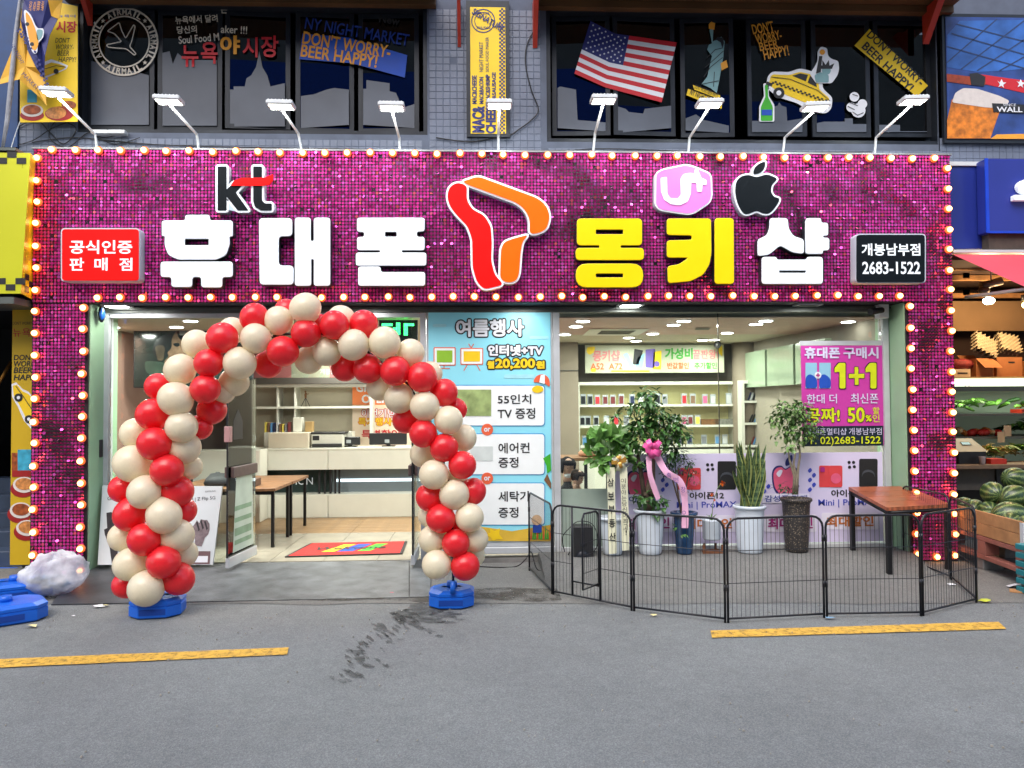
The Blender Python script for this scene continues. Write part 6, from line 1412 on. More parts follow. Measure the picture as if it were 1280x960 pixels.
def leaf_into(mb, p, d, L, W, curl=.25, up=Vector((0, 0, 1))):
    d = d.normalized(); s = d.cross(up)
    s = s.normalized() if s.length > 1e-3 else Vector((1, 0, 0)); nrm = s.cross(d)
    q0 = p; q1 = p+d*L*.35-nrm*L*.02; q2 = p+d*L*.72-nrm*L*curl*.35; q3 = p+d*L-nrm*L*curl
    b = len(mb.v); f = nrm*W*.18
    mb.v += [tuple(q0), tuple(q1+s*W*.5+f), tuple(q1), tuple(q1-s*W*.5+f), tuple(q2+s*W*.36+f), tuple(q2), tuple(q2-s*W*.36+f), tuple(q3)]
    for q in ((0, 1, 2), (0, 2, 3), (1, 4, 5, 2), (2, 5, 6, 3), (4, 7, 5), (5, 7, 6)): mb.face([b+i for i in q], True)
def foliage(mb, centre, rad, n, L, W, rng, hang=.2, flat=1.):
    for i in range(n):
        while True:
            v = Vector((rng.uniform(-1, 1), rng.uniform(-1, 1), rng.uniform(-1, 1)))
            if .15 < v.length < 1: break
        k = 1 + .35*noise.noise(v*2.1+centre)
        p = centre+Vector((v.x*rad[0]*k, v.y*rad[1]*k, v.z*rad[2]*k)); d = Vector((v.x, v.y, v.z*.4-hang))+Vector((rng.uniform(-.7, .7), rng.uniform(-.7, .7), rng.uniform(-.5, .5)))
        leaf_into(mb, p, d, L*rng.uniform(.65, 1.2), W*rng.uniform(.7, 1.15), rng.uniform(.1, .5))
def pot(t, g, rt, rb, h, mt, rim=.02, soil=True, bands=0, flute=0, fn=0):
    prof = [(rb*.92, 0), (rb, .012)]
    for k in range(1, 9): z = .012+(h-.012)*k/9; prof.append((rb+(rt-rb)*(k/9)**.8, z)); 
    if bands:
        pr = []
        for r_, z in prof: pr += [(r_, z), (r_*.985, z+.004)]
        prof = pr
    prof += [(rt+rim*.4, h-.035), (rt+rim, h-.028), (rt+rim, h-.004), (rt+rim*.6, h), (rt-.01, h), (rt-.012, h-.05)]
    mk('pot', MB().lathe(prof, g, 28, None, flute, fn), mt, t); mk('soil', MB().cyl(g+Vector((0, 0, h-.055)), g+Vector((0, 0, h-.045)), rt-.012, n=20), M_SOIL, t)
def plant(name, label, px, py, cat='potted plant'):
    g = P(px, py, .10); g.y = .10 if name != 'slender_shrub' else .08; g.z = .112; return thing(name, label, cat, g, 'potted plants inside the pen'), g
SC_ = .0084
rg = random.Random(31)
# 1: rubber plant with cream ribbon
t, g = plant('rubber_plant', 'glossy broad-leaved rubber plant in a white pot with a gold bow and cream ribbons', 766, 692)
pot(t, g, .135, .10, .40, M_POTW); Yp_ = g.y
stemp = [g+Vector((0, 0, .36)), g+Vector((.01, 0, .7)), P(768, 590, Yp_), P(766, 565, Yp_)]; mk('stem', MB().tube(stemp, [.014, .013, .011, .008], 8), M_BARK, t)
def leafy(t, blobs, mt, L, W, Y, nm='leaves'):
    mb = MB()
    for (cx, cy, rx, ry, n) in blobs: foliage(mb, P(cx, cy, Y+rg.uniform(-.05, .05)), (rx*SC_, .16, ry*SC_), int(n*.95), L*1.12, W*1.25, rg)
    return mk(nm, mb, mt, t, kind='stuff')
mb = MB()
for i in range(210):
    px_, py_ = rg.uniform(734, 792), rg.uniform(534, 592)
    if (px_-761)**2/780+(py_-561)**2/800 > 1 or (py_ > 578 and px_ > 766): continue
    c = P(px_, py_, Yp_+rg.uniform(-.16, .14)); d = (c-P(764, 572, Yp_)).normalized()*.6+Vector((rg.uniform(-.6, .6), rg.uniform(-.5, .2), rg.uniform(-.35, .7))); leaf_into(mb, c-d*.05, d, rg.uniform(.11, .17), rg.uniform(.065, .09), rg.uniform(.0, .35), Vector((rg.uniform(-.3, .3), -.8, .7)))
mk('leaves', mb, M_LF2, t, kind='stuff')
mb = MB()
for c0 in ((746, 548), (780, 548), (752, 582), (764, 556), (778, 570)):
    c_ = P(*c0, Yp_+.02); mb.tube([P(766, 592, Yp_), P(766, 592, Yp_).lerp(c_, .6)+Vector((0, 0, .02)), c_], .005, 5)
mk('twigs', mb, M_LF1, t)
# ribbons and bows
M_CRR = mat('cream_ribbon', S(226, 226, 196), .5, var=.04); M_GOLD = mat('gold_ribbon', S(206, 156, 70), .3, .2, var=.1); M_PNK = mat('pink_ribbon', S(232, 90, 160), .3, var=.1, vscale=20); M_PPK = mat('pale_pink_ribbon', S(232, 176, 206), .45, var=.06); M_INK = mat('ribbon_ink', (.01, .01, .01), .5)
def strip(name, pts, w_, mt, t, seg=5):
    V = [Vector(p) for p in pts]; q = []
    for i in range(len(V)-1):
        p0, p1, p2, p3 = V[max(i-1, 0)], V[i], V[i+1], V[min(i+2, len(V)-1)]
        for k in range(seg): s = k/seg; q.append(.5*((2*p1)+(p2-p0)*s+(2*p0-5*p1+4*p2-p3)*s*s+(3*p1-p0-3*p2+p3)*s**3))
    q.append(V[-1]); mb = MB(); b = 0
    for i, p in enumerate(q):
        d = (q[min(i+1, len(q)-1)]-q[max(i-1, 0)]).normalized(); s = d.cross(Vector((0, 1, 0))); s = s.normalized()*w_/2; f = Vector((0, .012*math.sin(i*1.1), 0))
        mb.v += [tuple(p-s+f), tuple(p+Vector((0, -.006, 0))), tuple(p+s-f)]
    for i in range(len(q)-1): mb.face([3*i, 3*i+1, 3*i+4, 3*i+3], True); mb.face([3*i+1, 3*i+2, 3*i+5, 3*i+4], True)
    return mk(name, mb, mt, t)
def bow(t, c, r, mt, n=9, seed=1):
    r2 = random.Random(seed); mb = MB(); r0 = r
    for k in range(n):
        a = 2*math.pi*k/n+r2.uniform(-.2, .2); r = r0*r2.uniform(.6, 1.1); d = Vector((math.cos(a), -.5+r2.uniform(-.3, .2), math.sin(a)*.85)).normalized(); s = d.cross(Vector((0, 1, 0.2))).normalized()*r*.22; top = d.cross(s).normalized()*r*.42
        pts = [c, c+d*r*.5+top, c+d*r, c+d*r*.55-top, c]; b = len(mb.v)
        for i, p in enumerate(pts): w_ = (.25, .9, 1, .9, .25)[i]; mb.v += [tuple(p-s*w_), tuple(p+s*w_)]
        for i in range(4): mb.face([b+2*i, b+2*i+1, b+2*i+3, b+2*i+2], True)
    mb.ball(c+Vector((0, -r*.25, 0)), r*.13, n=8, m=6); mk('bow', mb, mt, t)
yr = Yp_-.16
bow(t, P(773, 576, yr), .085, M_GOLD, 10, 2); bow(t, P(773, 577, yr+.02), .10, M_CRR, 8, 5)
strip('ribbon_tail', [P(763.5, 584, yr), P(764.5, 630, yr-.01), P(766, 692, yr-.015)], .082, M_CRR, t); strip('ribbon_tail', [P(779, 584, yr), P(781, 630, yr-.01), P(782, 688, yr-.01)], .076, M_CRR, t)
for k, ch in enumerate('삼보부동산'): cy = 603+k*17; cx = 763.2+k*.6; text('ribbon_lettering', ch, (cx-4, cy-5, cx+4, cy+5), yr-.026, M_INK, t, off=.02)
for k, ch in enumerate('이분야는당신이최고!'): cy = 601+k*7.2; cx = 779+k*.4; text('ribbon_lettering', ch, (cx-(3 if ch != '!' else .7), cy-3, cx+(3 if ch != '!' else .7), cy+3), yr-.026, M_INK, t, off=.0)
# 2: tall bushy tree with pink bow
t, g = plant('potted_tree', 'tallest bushy tree in a white pot with a bright pink bow on its trunk', 813, 692)
pot(t, g, .155, .115, .47, M_POTW, .018); Y2 = g.y
tr_ = [(808, 638), (801, 590), (796, 562)], [(812, 638), (816, 600), (817, 570), (814, 540)], [(810, 632), (806, 615)]
mb = MB(); 
for br, r0 in zip(tr_, (.03, .034, .04)): mb.tube([P(*q, Y2) for q in br], [r0*(1-.2*i) for i in range(len(br))], 9)
mb.tube([g+Vector((0, 0, .38)), P(810, 625, Y2), P(812, 600, Y2)], [.055, .045, .03], 10); mk('trunk', mb, M_BARK, t)
mb = MB()
for c0, s0 in (((785, 560), (797, 585)), ((800, 528), (812, 560)), ((822, 512), (815, 545)), ((842, 540), (816, 560)), ((806, 500), (814, 540)), ((836, 560), (817, 575)), ((790, 515), (806, 550))): a_, b_ = P(*s0, Y2), P(*c0, Y2+rg.uniform(-.1, .1)); mb.tube([a_, a_.lerp(b_, .5)+Vector((0, .02, .03)), b_], [.012, .008, .004], 6)
mk('branches', mb, M_BARK, t)
leafy(t, [(800, 532, 17, 12, 120), (820, 520, 15, 14, 120), (808, 500, 11, 12, 50), (842, 530, 13, 12, 95), (852, 545, 9, 10, 60), (795, 552, 14, 12, 95), (826, 545, 17, 12, 110), (786, 510, 9, 6, 30), (803, 490, 8, 6, 16), (820, 492, 7, 5, 14), (838, 560, 9, 11, 55), (770, 520, 6, 5, 14), (778, 556, 8, 10, 26), (797, 576, 9, 8, 30)], M_LF1, .075, .036, Y2)
leafy(t, [(812, 508, 22, 14, 60), (830, 536, 24, 18, 80), (798, 545, 20, 14, 50)], M_LF2, .07, .036, Y2-.05)
leafy(t, [(803, 622, 8, 7, 40), (823, 628, 9, 8, 46), (812, 640, 12, 4, 30)], M_LF1, .08, .04, Y2-.03)
bow(t, P(815, 561, Y2-.2), .12, M_PNK, 17, 4)
strip('ribbon_tail', [P(811, 570, Y2-.2), P(813, 595, Y2-.22), P(823, 624, Y2-.2)], .055, M_PPK, t); strip('ribbon_tail', [P(820, 568, Y2-.2), P(833, 590, Y2-.23), P(850, 602, Y2-.22), P(856, 625, Y2-.2), P(856, 660, Y2-.2)], .07, M_PPK, t)
for k, (cx, cy) in enumerate(((836, 594), (845, 600), (854, 612), (855, 642))): text('ribbon_lettering', '축번창오'[k], (cx-3, cy-3.5, cx+3, cy+3.5), Y2-.245, mat('violet_ink', S(110, 80, 150), .5), t, off=.0)
# 3: thin shrub in blue pot
t, g = plant('slender_shrub', 'slender twiggy shrub in a dark blue flared pot', 855, 691)
pot(t, g, .115, .085, .44, M_POTB, .03, bands=1); Y3 = g.y; mb = MB()
for q in ([(853, 650), (848, 620), (845, 595), (843, 575)], [(855, 650), (856, 620), (860, 595), (864, 578)], [(853, 640), (845, 615), (838, 590), (834, 572)]): mb.tube([P(*v, Y3+.01) for v in q], [.011, .009, .007, .004], 6)
mk('stems', mb, M_BARK, t)
leafy(t, [(836, 577, 8, 9, 70), (848, 568, 9, 9, 90), (858, 578, 8, 8, 60), (845, 588, 10, 7, 60), (862, 590, 5, 6, 18), (832, 592, 4, 5, 14)], M_DKL, .042, .018, Y3)
leafy(t, [(868, 596, 8, 9, 26), (858, 610, 5, 7, 10)], mat('reddish_twig_leaf', (.16, .07, .04), .5, var=.3), .03, .012, Y3); leafy(t, [(846, 659, 3, 3, 8), (849, 667, 2, 3, 6)], M_LF2, .05, .03, Y3-.12)
# 4: small white pot on a wooden stand with an orange flower
t, g = plant('orange_flower_pot', 'small white pot on a wooden stand holding a single orange flower', 890, 690)
h0 = .14; mk('planter', MB().lathe([(.085, h0), (.095, h0+.015), (.098, h0+.19), (.104, h0+.2), (.104, h0+.215), (.09, h0+.215), (.088, h0+.18)], g, 22), M_POTW, t); mk('soil', MB().cyl(g+Vector((0, 0, h0+.175)), g+Vector((0, 0, h0+.185)), .088, n=16), M_SOIL, t)
M_STW = mat('stand_wood', S(112, 70, 44), .5, var=.2, vscale=15)
for dx, dy in ((-.1, -.04), (.1, -.04), (-.06, .07), (.06, .07)): mk('stand_leg', MB().box(g.x+dx-.011, g.x+dx+.011, g.y+dy-.011, g.y+dy+.011, .006, h0+.06), M_STW, t)
mk('stand_rail', MB().box(g.x-.09, g.x+.09, g.y-.05, g.y-.03, h0-.03, h0-.002).box(g.x-.09, g.x+.09, g.y+.05, g.y+.07, h0-.03, h0-.002), M_STW, t)
mk('flower_stem', MB().tube([g+Vector((0, 0, h0+.18)), P(891, 630, g.y), P(897, 610, g.y), P(902, 604, g.y)], .004, 5), M_LF3, t)
mb = MB()
for c_, r_ in (((903, 604), .035), ((890, 618), .026), ((893, 625), .018)):
    c_ = P(*c_, g.y-.02)
    for k in range(9): a = k*2.4; d = Vector((math.cos(a), -.4, math.sin(a))); leaf_into(mb, c_, d, r_*rg.uniform(.8, 1.2), r_*.6, .3)
mk('petals', mb, mat('orange_petal', S(226, 110, 24), .5, var=.15), t, kind='stuff')
mb = MB(); [leaf_into(mb, g+Vector((0, 0, h0+.18)), Vector((math.cos(k*1.3), math.sin(k*1.3), 2.2)), .11, .02, .2) for k in range(6)]; mk('leaves', mb, M_LF2, t, kind='stuff')
# 5: snake plant
t, g = plant('snake_plant', 'tall snake plant with yellow-edged blades in a white pot', 937.5, 690)
pot(t, g, .155, .13, .50, M_POTW, .02); Y5 = g.y
def snakemat():
    mt = mat('snake_leaf', (.05, .10, .035), .45, var=0); n = mt.node_tree.nodes; l = mt.node_tree.links; at = n.new('ShaderNodeAttribute'); at.attribute_name = 'edge'; tc = n.new('ShaderNodeTexCoord'); mp = n.new('ShaderNodeMapping'); mp.inputs['Scale'].default_value = (6, 6, 55); nz = n.new('ShaderNodeTexNoise'); nz.inputs['Scale'].default_value = 1; nz.inputs['Detail'].default_value = 3
    l.new(tc.outputs['Object'], mp.inputs[0]); l.new(mp.outputs[0], nz.inputs['Vector']); cr = n.new('ShaderNodeValToRGB'); l.new(nz.outputs[0], cr.inputs[0]); cr.color_ramp.elements[0].position = .4; cr.color_ramp.elements[0].color = (.018, .05, .022, 1); cr.color_ramp.elements[1].position = .6; cr.color_ramp.elements[1].color = (.09, .15, .06, 1)
    mx = n.new('ShaderNodeMixRGB'); l.new(at.outputs['Fac'], mx.inputs[0]); l.new(cr.outputs[0], mx.inputs[1]); mx.inputs[2].default_value = (.34, .38, .12, 1); l.new(mx.outputs[0], n['Principled BSDF'].inputs['Base Color']); return mt
M_SNK = snakemat()
for i in range(44):
    a = rg.uniform(0, 6.28); rr0 = rg.uniform(.01, .10); b0 = g+Vector((math.cos(a)*rr0, math.sin(a)*rr0*.9, .44)); px_ = rg.uniform(917, 957); H_ = rg.uniform(.40, .76); tipx = P(px_, 600, Y5).x
    tip = Vector((tipx, b0.y+rg.uniform(-.08, .06), b0.z+H_)); w_ = rg.uniform(.055, .078); N_ = 8; yaw = rg.uniform(-.7, .7); S_ = Vector((math.cos(yaw), math.sin(yaw), 0)); mb = MB(); ed = []
    for k in range(N_+1):
        s = k/N_; c = b0.lerp(tip, s)+Vector((0, 0, 0))+(b0-tip).cross(Vector((0, 0, 1))).normalized()*.03*math.sin(s*3+i); ww = w_*(.55+.75*math.sin(min(1, s*1.5)*1.57))*(1-s**5)*.75+.0008; nv = S_.cross(Vector((0, 0, 1)))
        for u_, dep in ((-1, .35), (-.78, .18), (0, 0), (.78, .18), (1, .35)): mb.v.append(tuple(c+S_*ww*.5*u_+nv*ww*dep))
    for k in range(N_):
        for j in range(4): mb.face([k*5+j, k*5+j+1, (k+1)*5+j+1, (k+1)*5+j], True); ed.append(1. if j in (0, 3) else 0.)
    o = mk('blade', mb, M_SNK, t); at = o.data.attributes.new('edge', 'FLOAT', 'FACE'); at.data.foreach_set('value', ed)
# 6: topiary tree in a speckled pot
t, g = plant('braided_tree', 'small tree with pale twin trunks in a dark speckled tall pot', 996, 689)
pot(t, g, .145, .115, .57, speckle(), .02); Y6 = g.y; mb = MB()
for q in ([(992, 618), (993, 595), (987, 575), (985, 560)], [(996, 618), (997, 590), (1000, 570), (999, 552)], [(994, 618), (996, 600), (992, 580), (995, 560)]): mb.tube([P(*v, Y6) for v in q], [.018, .015, .012, .008], 8)
mk('trunks', mb, M_PBARK, t)
leafy(t, [(985, 520, 16, 13, 130), (1000, 512, 15, 11, 110), (970, 525, 8, 8, 44), (1010, 528, 12, 12, 90), (985, 540, 13, 10, 80), (1003, 545, 12, 9, 60), (990, 555, 9, 8, 34), (1018, 538, 7, 8, 26), (976, 508, 8, 6, 26), (970, 545, 4, 6, 8), (985, 562, 4, 6, 8)], M_LF3, .052, .03, Y6)
leafy(t, [(990, 515, 20, 16, 90), (1000, 535, 18, 14, 70)], M_LF1, .05, .03, Y6+.03); leafy(t, [(978, 609, 6, 5, 24), (986, 613, 6, 3, 12)], M_DKL, .06, .016, Y6-.08)
# speaker
t = thing('loudspeaker', 'black boxy loudspeaker on the ground behind the open pen gate', 'loudspeaker', G(731, 694, .005)); x0, x1 = P(717, 675, -.02).x, P(742, 675, -.02).x; zt = P(730, 658, -.02).z
mk('cabinet', MB().cbox(x0, x1, -.02, .18, .006, zt, .012), mat('speaker_black', (.016, .016, .018), .45, var=.1), t); cx = (x0+x1)/2-.01
mk('woofer', MB().lathe([(.001, .012), (.03, .02), (.055, .004), (.07, -.006), (.078, .0)], (cx, -.022, .11), 20, Matrix.Rotation(R(90), 4, 'X')), M_DFR, t); mk('tweeter', MB().lathe([(.001, .006), (.015, .01), (.03, .0)], (cx, -.022, .235), 16, Matrix.Rotation(R(90), 4, 'X')), M_DFR, t)
cable('black cable trailing over the ground from the poster to the loudspeaker', [G(585, 707, .012), G(620, 709, .012), G(645, 708, .012), P(657, 699, -.1), P(664, 690, -.02), G(672, 712, .012), G(690, 711, .012), G(705, 703, .012), P(712, 690, .05)], .006)
cable('black cable looped over the top of the loudspeaker', [P(706, 690, .02), P(703, 672, .0), P(712, 660, .0), P(722, 652, .0), P(737, 653, .0), P(745, 663, .0), P(747, 680, .05), P(742, 690, .1)], .005)
# ================================================================== LEFT NEIGHBOUR: NIGHT MARKET STAIRWAY
M_BLWALL = mat('blue_black_wall', S(26, 36, 56), .5, var=.3, vscale=2); M_YSH = mat('yellow_sign_skin', S(196, 196, 24), .4, var=.05, vscale=1); M_YSD = mat('yellow_sign_side', S(226, 186, 20), .4, var=.06)
lb = thing('market_building', 'dark building at the edge with a black stairway under its yellow sign', 'building', (-6.4, .3, 0))
mk('upper_wall', MB().box(-9.5, XA-.002, YW+.0, YW+.25, 2.9, 9), M_BLWALL, lb)
mk('blue_stripe', MB().box(-9.5, P(25, 60, YW).x, YW-.03, YW-.002, P(10, 185, YW).z, 9), mat('blue_board', S(24, 62, 112), .5, var=.2), lb)
mk('shaft_wall', MB().box(-9.5, -9.4, YW+.25, 4, 0, 3).box(-9.5, -4.78, 4, 4.1, 0, 3).box(-4.84, -4.78, .34, 4, 0, 3).box(-9.5, -4.72, YW+.26, 4, 2.9, 3), mat('shaft_dark', (.018, .016, .016), .7, var=.4, vscale=2), lb)
for k in range(5): mk('stair_step', MB().cbox(-9, -4.85, .45+k*.28, .45+(k+1)*.28-.003, .001, .17*(k+1), .01), mat('stair_blue', S(52, 66, 88), .5, var=.25, vscale=5), lb)
mk('door_mat', MB().poly([G(0, 723, .008), G(22, 712, .008), G(22, 709, .008), G(-30, 709, .008), G(-60, 723, .008)]), M_BLU, lb)
x_ = P(30, 500, 1.2).x; mk('handrail', MB().cyl((P(-5, 480, 1.2).x, 1.2, P(-5, 486, 1.2).z), (P(14, 452, 1.2).x, 1.2, P(14, 452, 1.2).z), .02, n=8), mat('brass_rail', S(190, 130, 60), .3, .8), lb)
for k in range(3): mk('pavement_slab', MB().box(-7.2+k*.9, -6.31+k*.9, -.55, .3, .002, .02), M_APRON, lb)
# yellow projecting sign box
t = thing('yellow_sign_box', 'blank yellow lightbox with black checker borders beside the sequin sign', 'sign box', (-5.4, -.1, 3.0))
a = P(38.5, 191, .02); zt = P(20, 191, -.28).z; zb = P(20, 367, -.28).z; xr_f = P(27, 280, -.28).x; xr_b = -4.585
pts = [(-7.6, -.28, zb), (xr_f, -.28, zb), (xr_f+.08, -.28, zt), (-7.6, -.28, zt)]
mb = MB().poly(pts); mk('sign_face', mb, M_YSH, t)
mk('sign_side', MB().poly([(xr_f, -.28, zb), (xr_b, .1, zb-.03), (xr_b, .1, zt+.02), (xr_f+.08, -.28, zt)]), M_YSD, t); mk('sign_rim', MB().box(-7.6, xr_b, -.29, .25, zt+.021, zt+.05).box(-7.6, xr_b, -.29, .28, zb-.10, zb-.035), M_HDR, t)
mb = MB(); c_ = .062
for r_ in range(2):
    for k in range(16):
        if (k+r_) % 2:
            x1 = xr_f+.04-k*c_*1.5; 
            for zz in (zt-.05-r_*c_, zb+.03+r_*c_): mb.poly([(x1-c_*1.5, -.283, zz-0), (x1, -.283, zz), (x1, -.283, zz+c_), (x1-c_*1.5, -.283, zz+c_)])
for r_ in range(3):
    for k in range(4):
        if (k+r_) % 2:
            u0, u1 = k/4, (k+1)/4; f = lambda u, z: (xr_f+(xr_b-xr_f)*u+.004, -.28+.38*u-.004, z)
            mb.poly([f(u0, zb+.03+r_*c_), f(u1, zb+.03+r_*c_), f(u1, zb+.03+(r_+1)*c_), f(u0, zb+.03+(r_+1)*c_)])
            if r_ < 2: mb.poly([f(u0, zt-.09-r_*c_), f(u1, zt-.09-r_*c_), f(u1, zt-.09-(r_-1)*c_), f(u0, zt-.09-(r_-1)*c_)])
mk('checker_print', mb, M_BKP, t)
# tall yellow poster strip beside the stairs
M_FOOD = mat('food_print', S(150, 74, 34), .4, var=.5, vscale=22); M_FOOD2 = mat('noodle_print', S(196, 130, 70), .4, var=.45, vscale=30); M_PLATE = mat('plate_print', S(150, 28, 28), .4); M_BOWL = mat('bowl_print', S(214, 206, 200), .4); M_DRK = mat('drink_print', S(60, 160, 190), .4, var=.4, vscale=10); M_MUD = mat('mustard_poster', S(198, 164, 22), .45, var=.08, vscale=1.5)
t = thing('market_poster_strip', 'tall yellow market poster with taxi and noodle bowls partly hidden by the sequin pillar', 'poster', P(26, 706, .2))
YS = .20; panel('poster_sheet', 14, 379, 46, 706, YS, .02, M_MUD, t); ys = YS-.003
text('lettering', "DON'T WORRY", (16, 402, 40, 406), ys, M_BKP, t, off=.0); text('lettering', '뉴욕야', (16, 410, 50, 421), ys, M_RDP, t, off=.0)
for s, y0_ in (("DON'T", 443), ('WORRY-', 451), ('BEER', 459), ('HAPPY!', 468)): text('lettering', s, (17, y0_, 17+len(s)*5.8, y0_+7.4), ys, M_BKP, t, off=.02, shear=.15)
def f_strip(x, y): a_ = R(62); s_ = .52; return (17+(x*math.cos(a_)-y*math.sin(a_))*s_*.9, 482+(x*math.sin(a_)+y*math.cos(a_))*s_)
# taxi seen nose up, only what shows beside the pillar
slab('taxi_outline', [[(14.5, 480), (20, 478), (28, 486), (36, 490), (44, 500), (44, 540), (38, 535), (30, 526), (22, 508), (15, 496)]], ys, .002, M_WHP, t); slab('taxi_print', [[(16, 482), (21, 481), (28, 489), (36, 493), (43, 502), (43, 532), (32, 522), (24, 506), (17, 494)]], ys-.003, .002, M_YEL, t)
for cx, cy in ((23, 497), (36, 524)): slab('taxi_wheel', [circle(cx, cy, 5.2, 14)], ys-.006, .002, M_BKP, t); slab('taxi_hub', [circle(cx, cy, 2.2, 10)], ys-.009, .002, M_WHP, t)
stroke('taxi_line', [(20, 483), (30, 497), (42, 515)], .9, M_BKP, t, ys-.006, False)
slab('drink_print', [rect(22, 562, 46, 590)], ys, .002, M_DRK, t); slab('drink_print', [rect(14.5, 566, 22, 588)], ys, .002, M_FOOD, t); slab('drink_base', [rect(15, 588, 46, 596)], ys-.003, .002, M_PLATE, t)
for cx, cy in ((30, 606), (26, 638), (34, 660)): slab('plate_print', [circle(cx-2, cy+5, 15, 20, 11)], ys-.001*cy/600, .002, M_PLATE, t); slab('bowl_print', [circle(cx, cy, 14, 20, 10)], ys-.005, .002, M_BOWL, t); slab('noodle_print', [circle(cx, cy-1, 11, 18, 7.5)], ys-.008, .002, M_FOOD2 if cy != 638 else M_FOOD, t)
# hanging yellow banner with feather flag
t = thing('market_banner', 'yellow hanging banner with Korean letters, taxi and noodle plates at the corner', 'banner', P(60, 153, .12)); YB2 = .14
slab('banner_cloth', [[(25, 100), (60, 0), (97, 8), (97, 152), (25, 153)]], YB2, .006, M_YEL, t); yb = YB2-.003
text('lettering', '시장', (70, 26, 96, 41), yb, M_RDP, t, off=.03); text('lettering', '뉴욕야', (72, 18, 95, 22), yb, M_BLT, t, off=.0)
for s, y0_, x0_ in (("DON'T", 47, 69), ('WORRY-', 55.5, 70), ('BEER', 63, 71.5), ('HAPPY!', 71, 73)): text('lettering', s, (x0_, y0_, x0_+len(s)*3.7, y0_+6.6), yb, M_BKP, t, off=.0, shear=.2)
slab('taxi_outline', [[(54, 78), (64, 74), (76, 78), (85, 82), (83, 86), (70, 92), (56, 98)]], yb, .002, M_WHP, t); slab('taxi_print', [[(55, 82), (64, 78), (74, 80), (82, 83), (80, 86), (68, 91), (56, 95)]], yb-.003, .002, M_YSD, t); slab('taxi_wheel', [circle(70, 89, 3.2, 12)], yb-.006, .002, M_BKP, t); stroke('taxi_line', [(56, 86), (70, 82), (82, 84)], .7, M_BKP, t, yb-.006, False)
slab('plate_print', [circle(40, 144, 15, 20, 7)], yb, .002, M_PLATE, t); slab('bowl_print', [circle(40, 138, 14, 20, 8)], yb-.003, .002, M_BOWL, t); slab('noodle_print', [circle(40, 137, 11, 20, 6)], yb-.006, .002, M_FOOD, t); slab('drink_print', [rect(34, 112, 46, 128)], yb, .002, M_DRK, t)
slab('plate_print', [circle(74, 142, 18, 20, 9)], yb, .002, M_PLATE, t); slab('noodle_print', [circle(70, 141, 13, 20, 7.5)], yb-.003, .002, M_FOOD2, t); slab('noodle_print', [circle(86, 131, 9, 20, 5)], yb-.003, .002, M_FOOD, t)
t = thing('feather_flag', 'blue and yellow feather flag on a grey pole flapping before the banner', 'flag', P(3, 186, -.05))
YV = -.03
def wavy(name, pts, mt, dy=0.): 
    q = [P(x, y, YV+dy+.03*math.sin((x+y)*.09)) for x, y in pts]; c_ = sum(q, Vector())/len(q); mb = MB()
    for i in range(len(q)): mb.poly([q[i], q[(i+1) % len(q)], c_], True)
    for i in range(len(q)): mb.poly([c_+Vector((0, .004, 0)), q[(i+1) % len(q)]+Vector((0, .004, 0)), q[i]+Vector((0, .004, 0))], True)
    return mk(name, mb, mt, t)
wavy('flag_yellow', [(27, 10), (24, 40), (0, 100), (0, 105), (24, 99), (34, 108), (50, 122), (58, 132), (56, 97), (44, 84), (34, 62), (30, 40)], mat('flag_amber', S(226, 172, 50), .6, var=.08), .0)
wavy('flag_blue', [(30, 0), (26, 26), (30, 45), (36, 66), (46, 86), (55, 98), (56, 70), (62, 44), (74, 20), (66, 18), (60, 0)], M_NVY, -.012)
wavy('flag_yellow', [(60, 0), (64, 20), (74, 24), (78, 0)], mat('flag_amber', S(226, 172, 50), .6), -.02)
for i in range(15):
    u = i/14; x = 21+u*34; y = 37+u*68-(6*math.sin(u*3.1)); 
    for r_ in range(2):
        if (i+r_) % 2 or True: slab('flag_check', [[(x+r_*3+(i % 2)*1.5, y-r_*2), (x+3+r_*3+(i % 2)*1.5, y+1-r_*2), (x+2.4+r_*3+(i % 2)*1.5, y+3.6-r_*2), (x-.4+r_*3+(i % 2)*1.5, y+2.6-r_*2)]], YV-.045-.002*r_, .001, M_NVY, t)
text('flag_lettering', 'NY NIGHT', (8, 65, 36, 70), YV-.04, M_NVY, t, rot=62, off=.0); text('flag_lettering', 'MARKET', (24, 99, 52, 104), YV-.04, M_NVY, t, rot=46, off=.0)
slab('flag_taxi_outline', [smooth([(30, 14), (38, 18), (46, 34), (54, 36), (54, 46), (48, 54), (46, 66), (40, 64), (34, 44)])], YV-.046, .001, M_WHP, t); slab('flag_taxi', [smooth([(32, 17), (37, 20), (44, 36), (48, 52), (45, 62), (40, 60), (35, 42)])], YV-.048, .001, M_ORT, t); slab('flag_driver', [smooth([(46, 38), (53, 38), (52, 46), (47, 50)])], YV-.048, .001, M_TEAL, t)
for c_ in ((34, 30), (40, 55)): slab('flag_wheel', [circle(*c_, 2.4, 10)], YV-.05, .001, M_BKP, t)
for i_, s in enumerate(("DON'T", 'WORRY', 'BEER', 'HAPPY')): text('flag_lettering', s, (38+i_*5-6, 6, 38+i_*5+6, 9.4), YV-.045, M_ORT, t, rot=98, off=.0)
mk('flag_pole', MB().tube([P(3, 186, -.05), P(9, 150, -.05), P(14, 105, -.05), P(20, 40, -.05), P(25, 0, -.05), P(27, -30, -.05)], [.014, .022, .026, .02, .016, .014], 8), mat('pole_grey', S(150, 152, 160), .5, var=.2, vscale=20), t)
cable('thin grey cord running from the banner corner to the ledge', [P(25, 152, .12), P(18, 172, .1), P(13, 188, .08)], .005, M_JB)

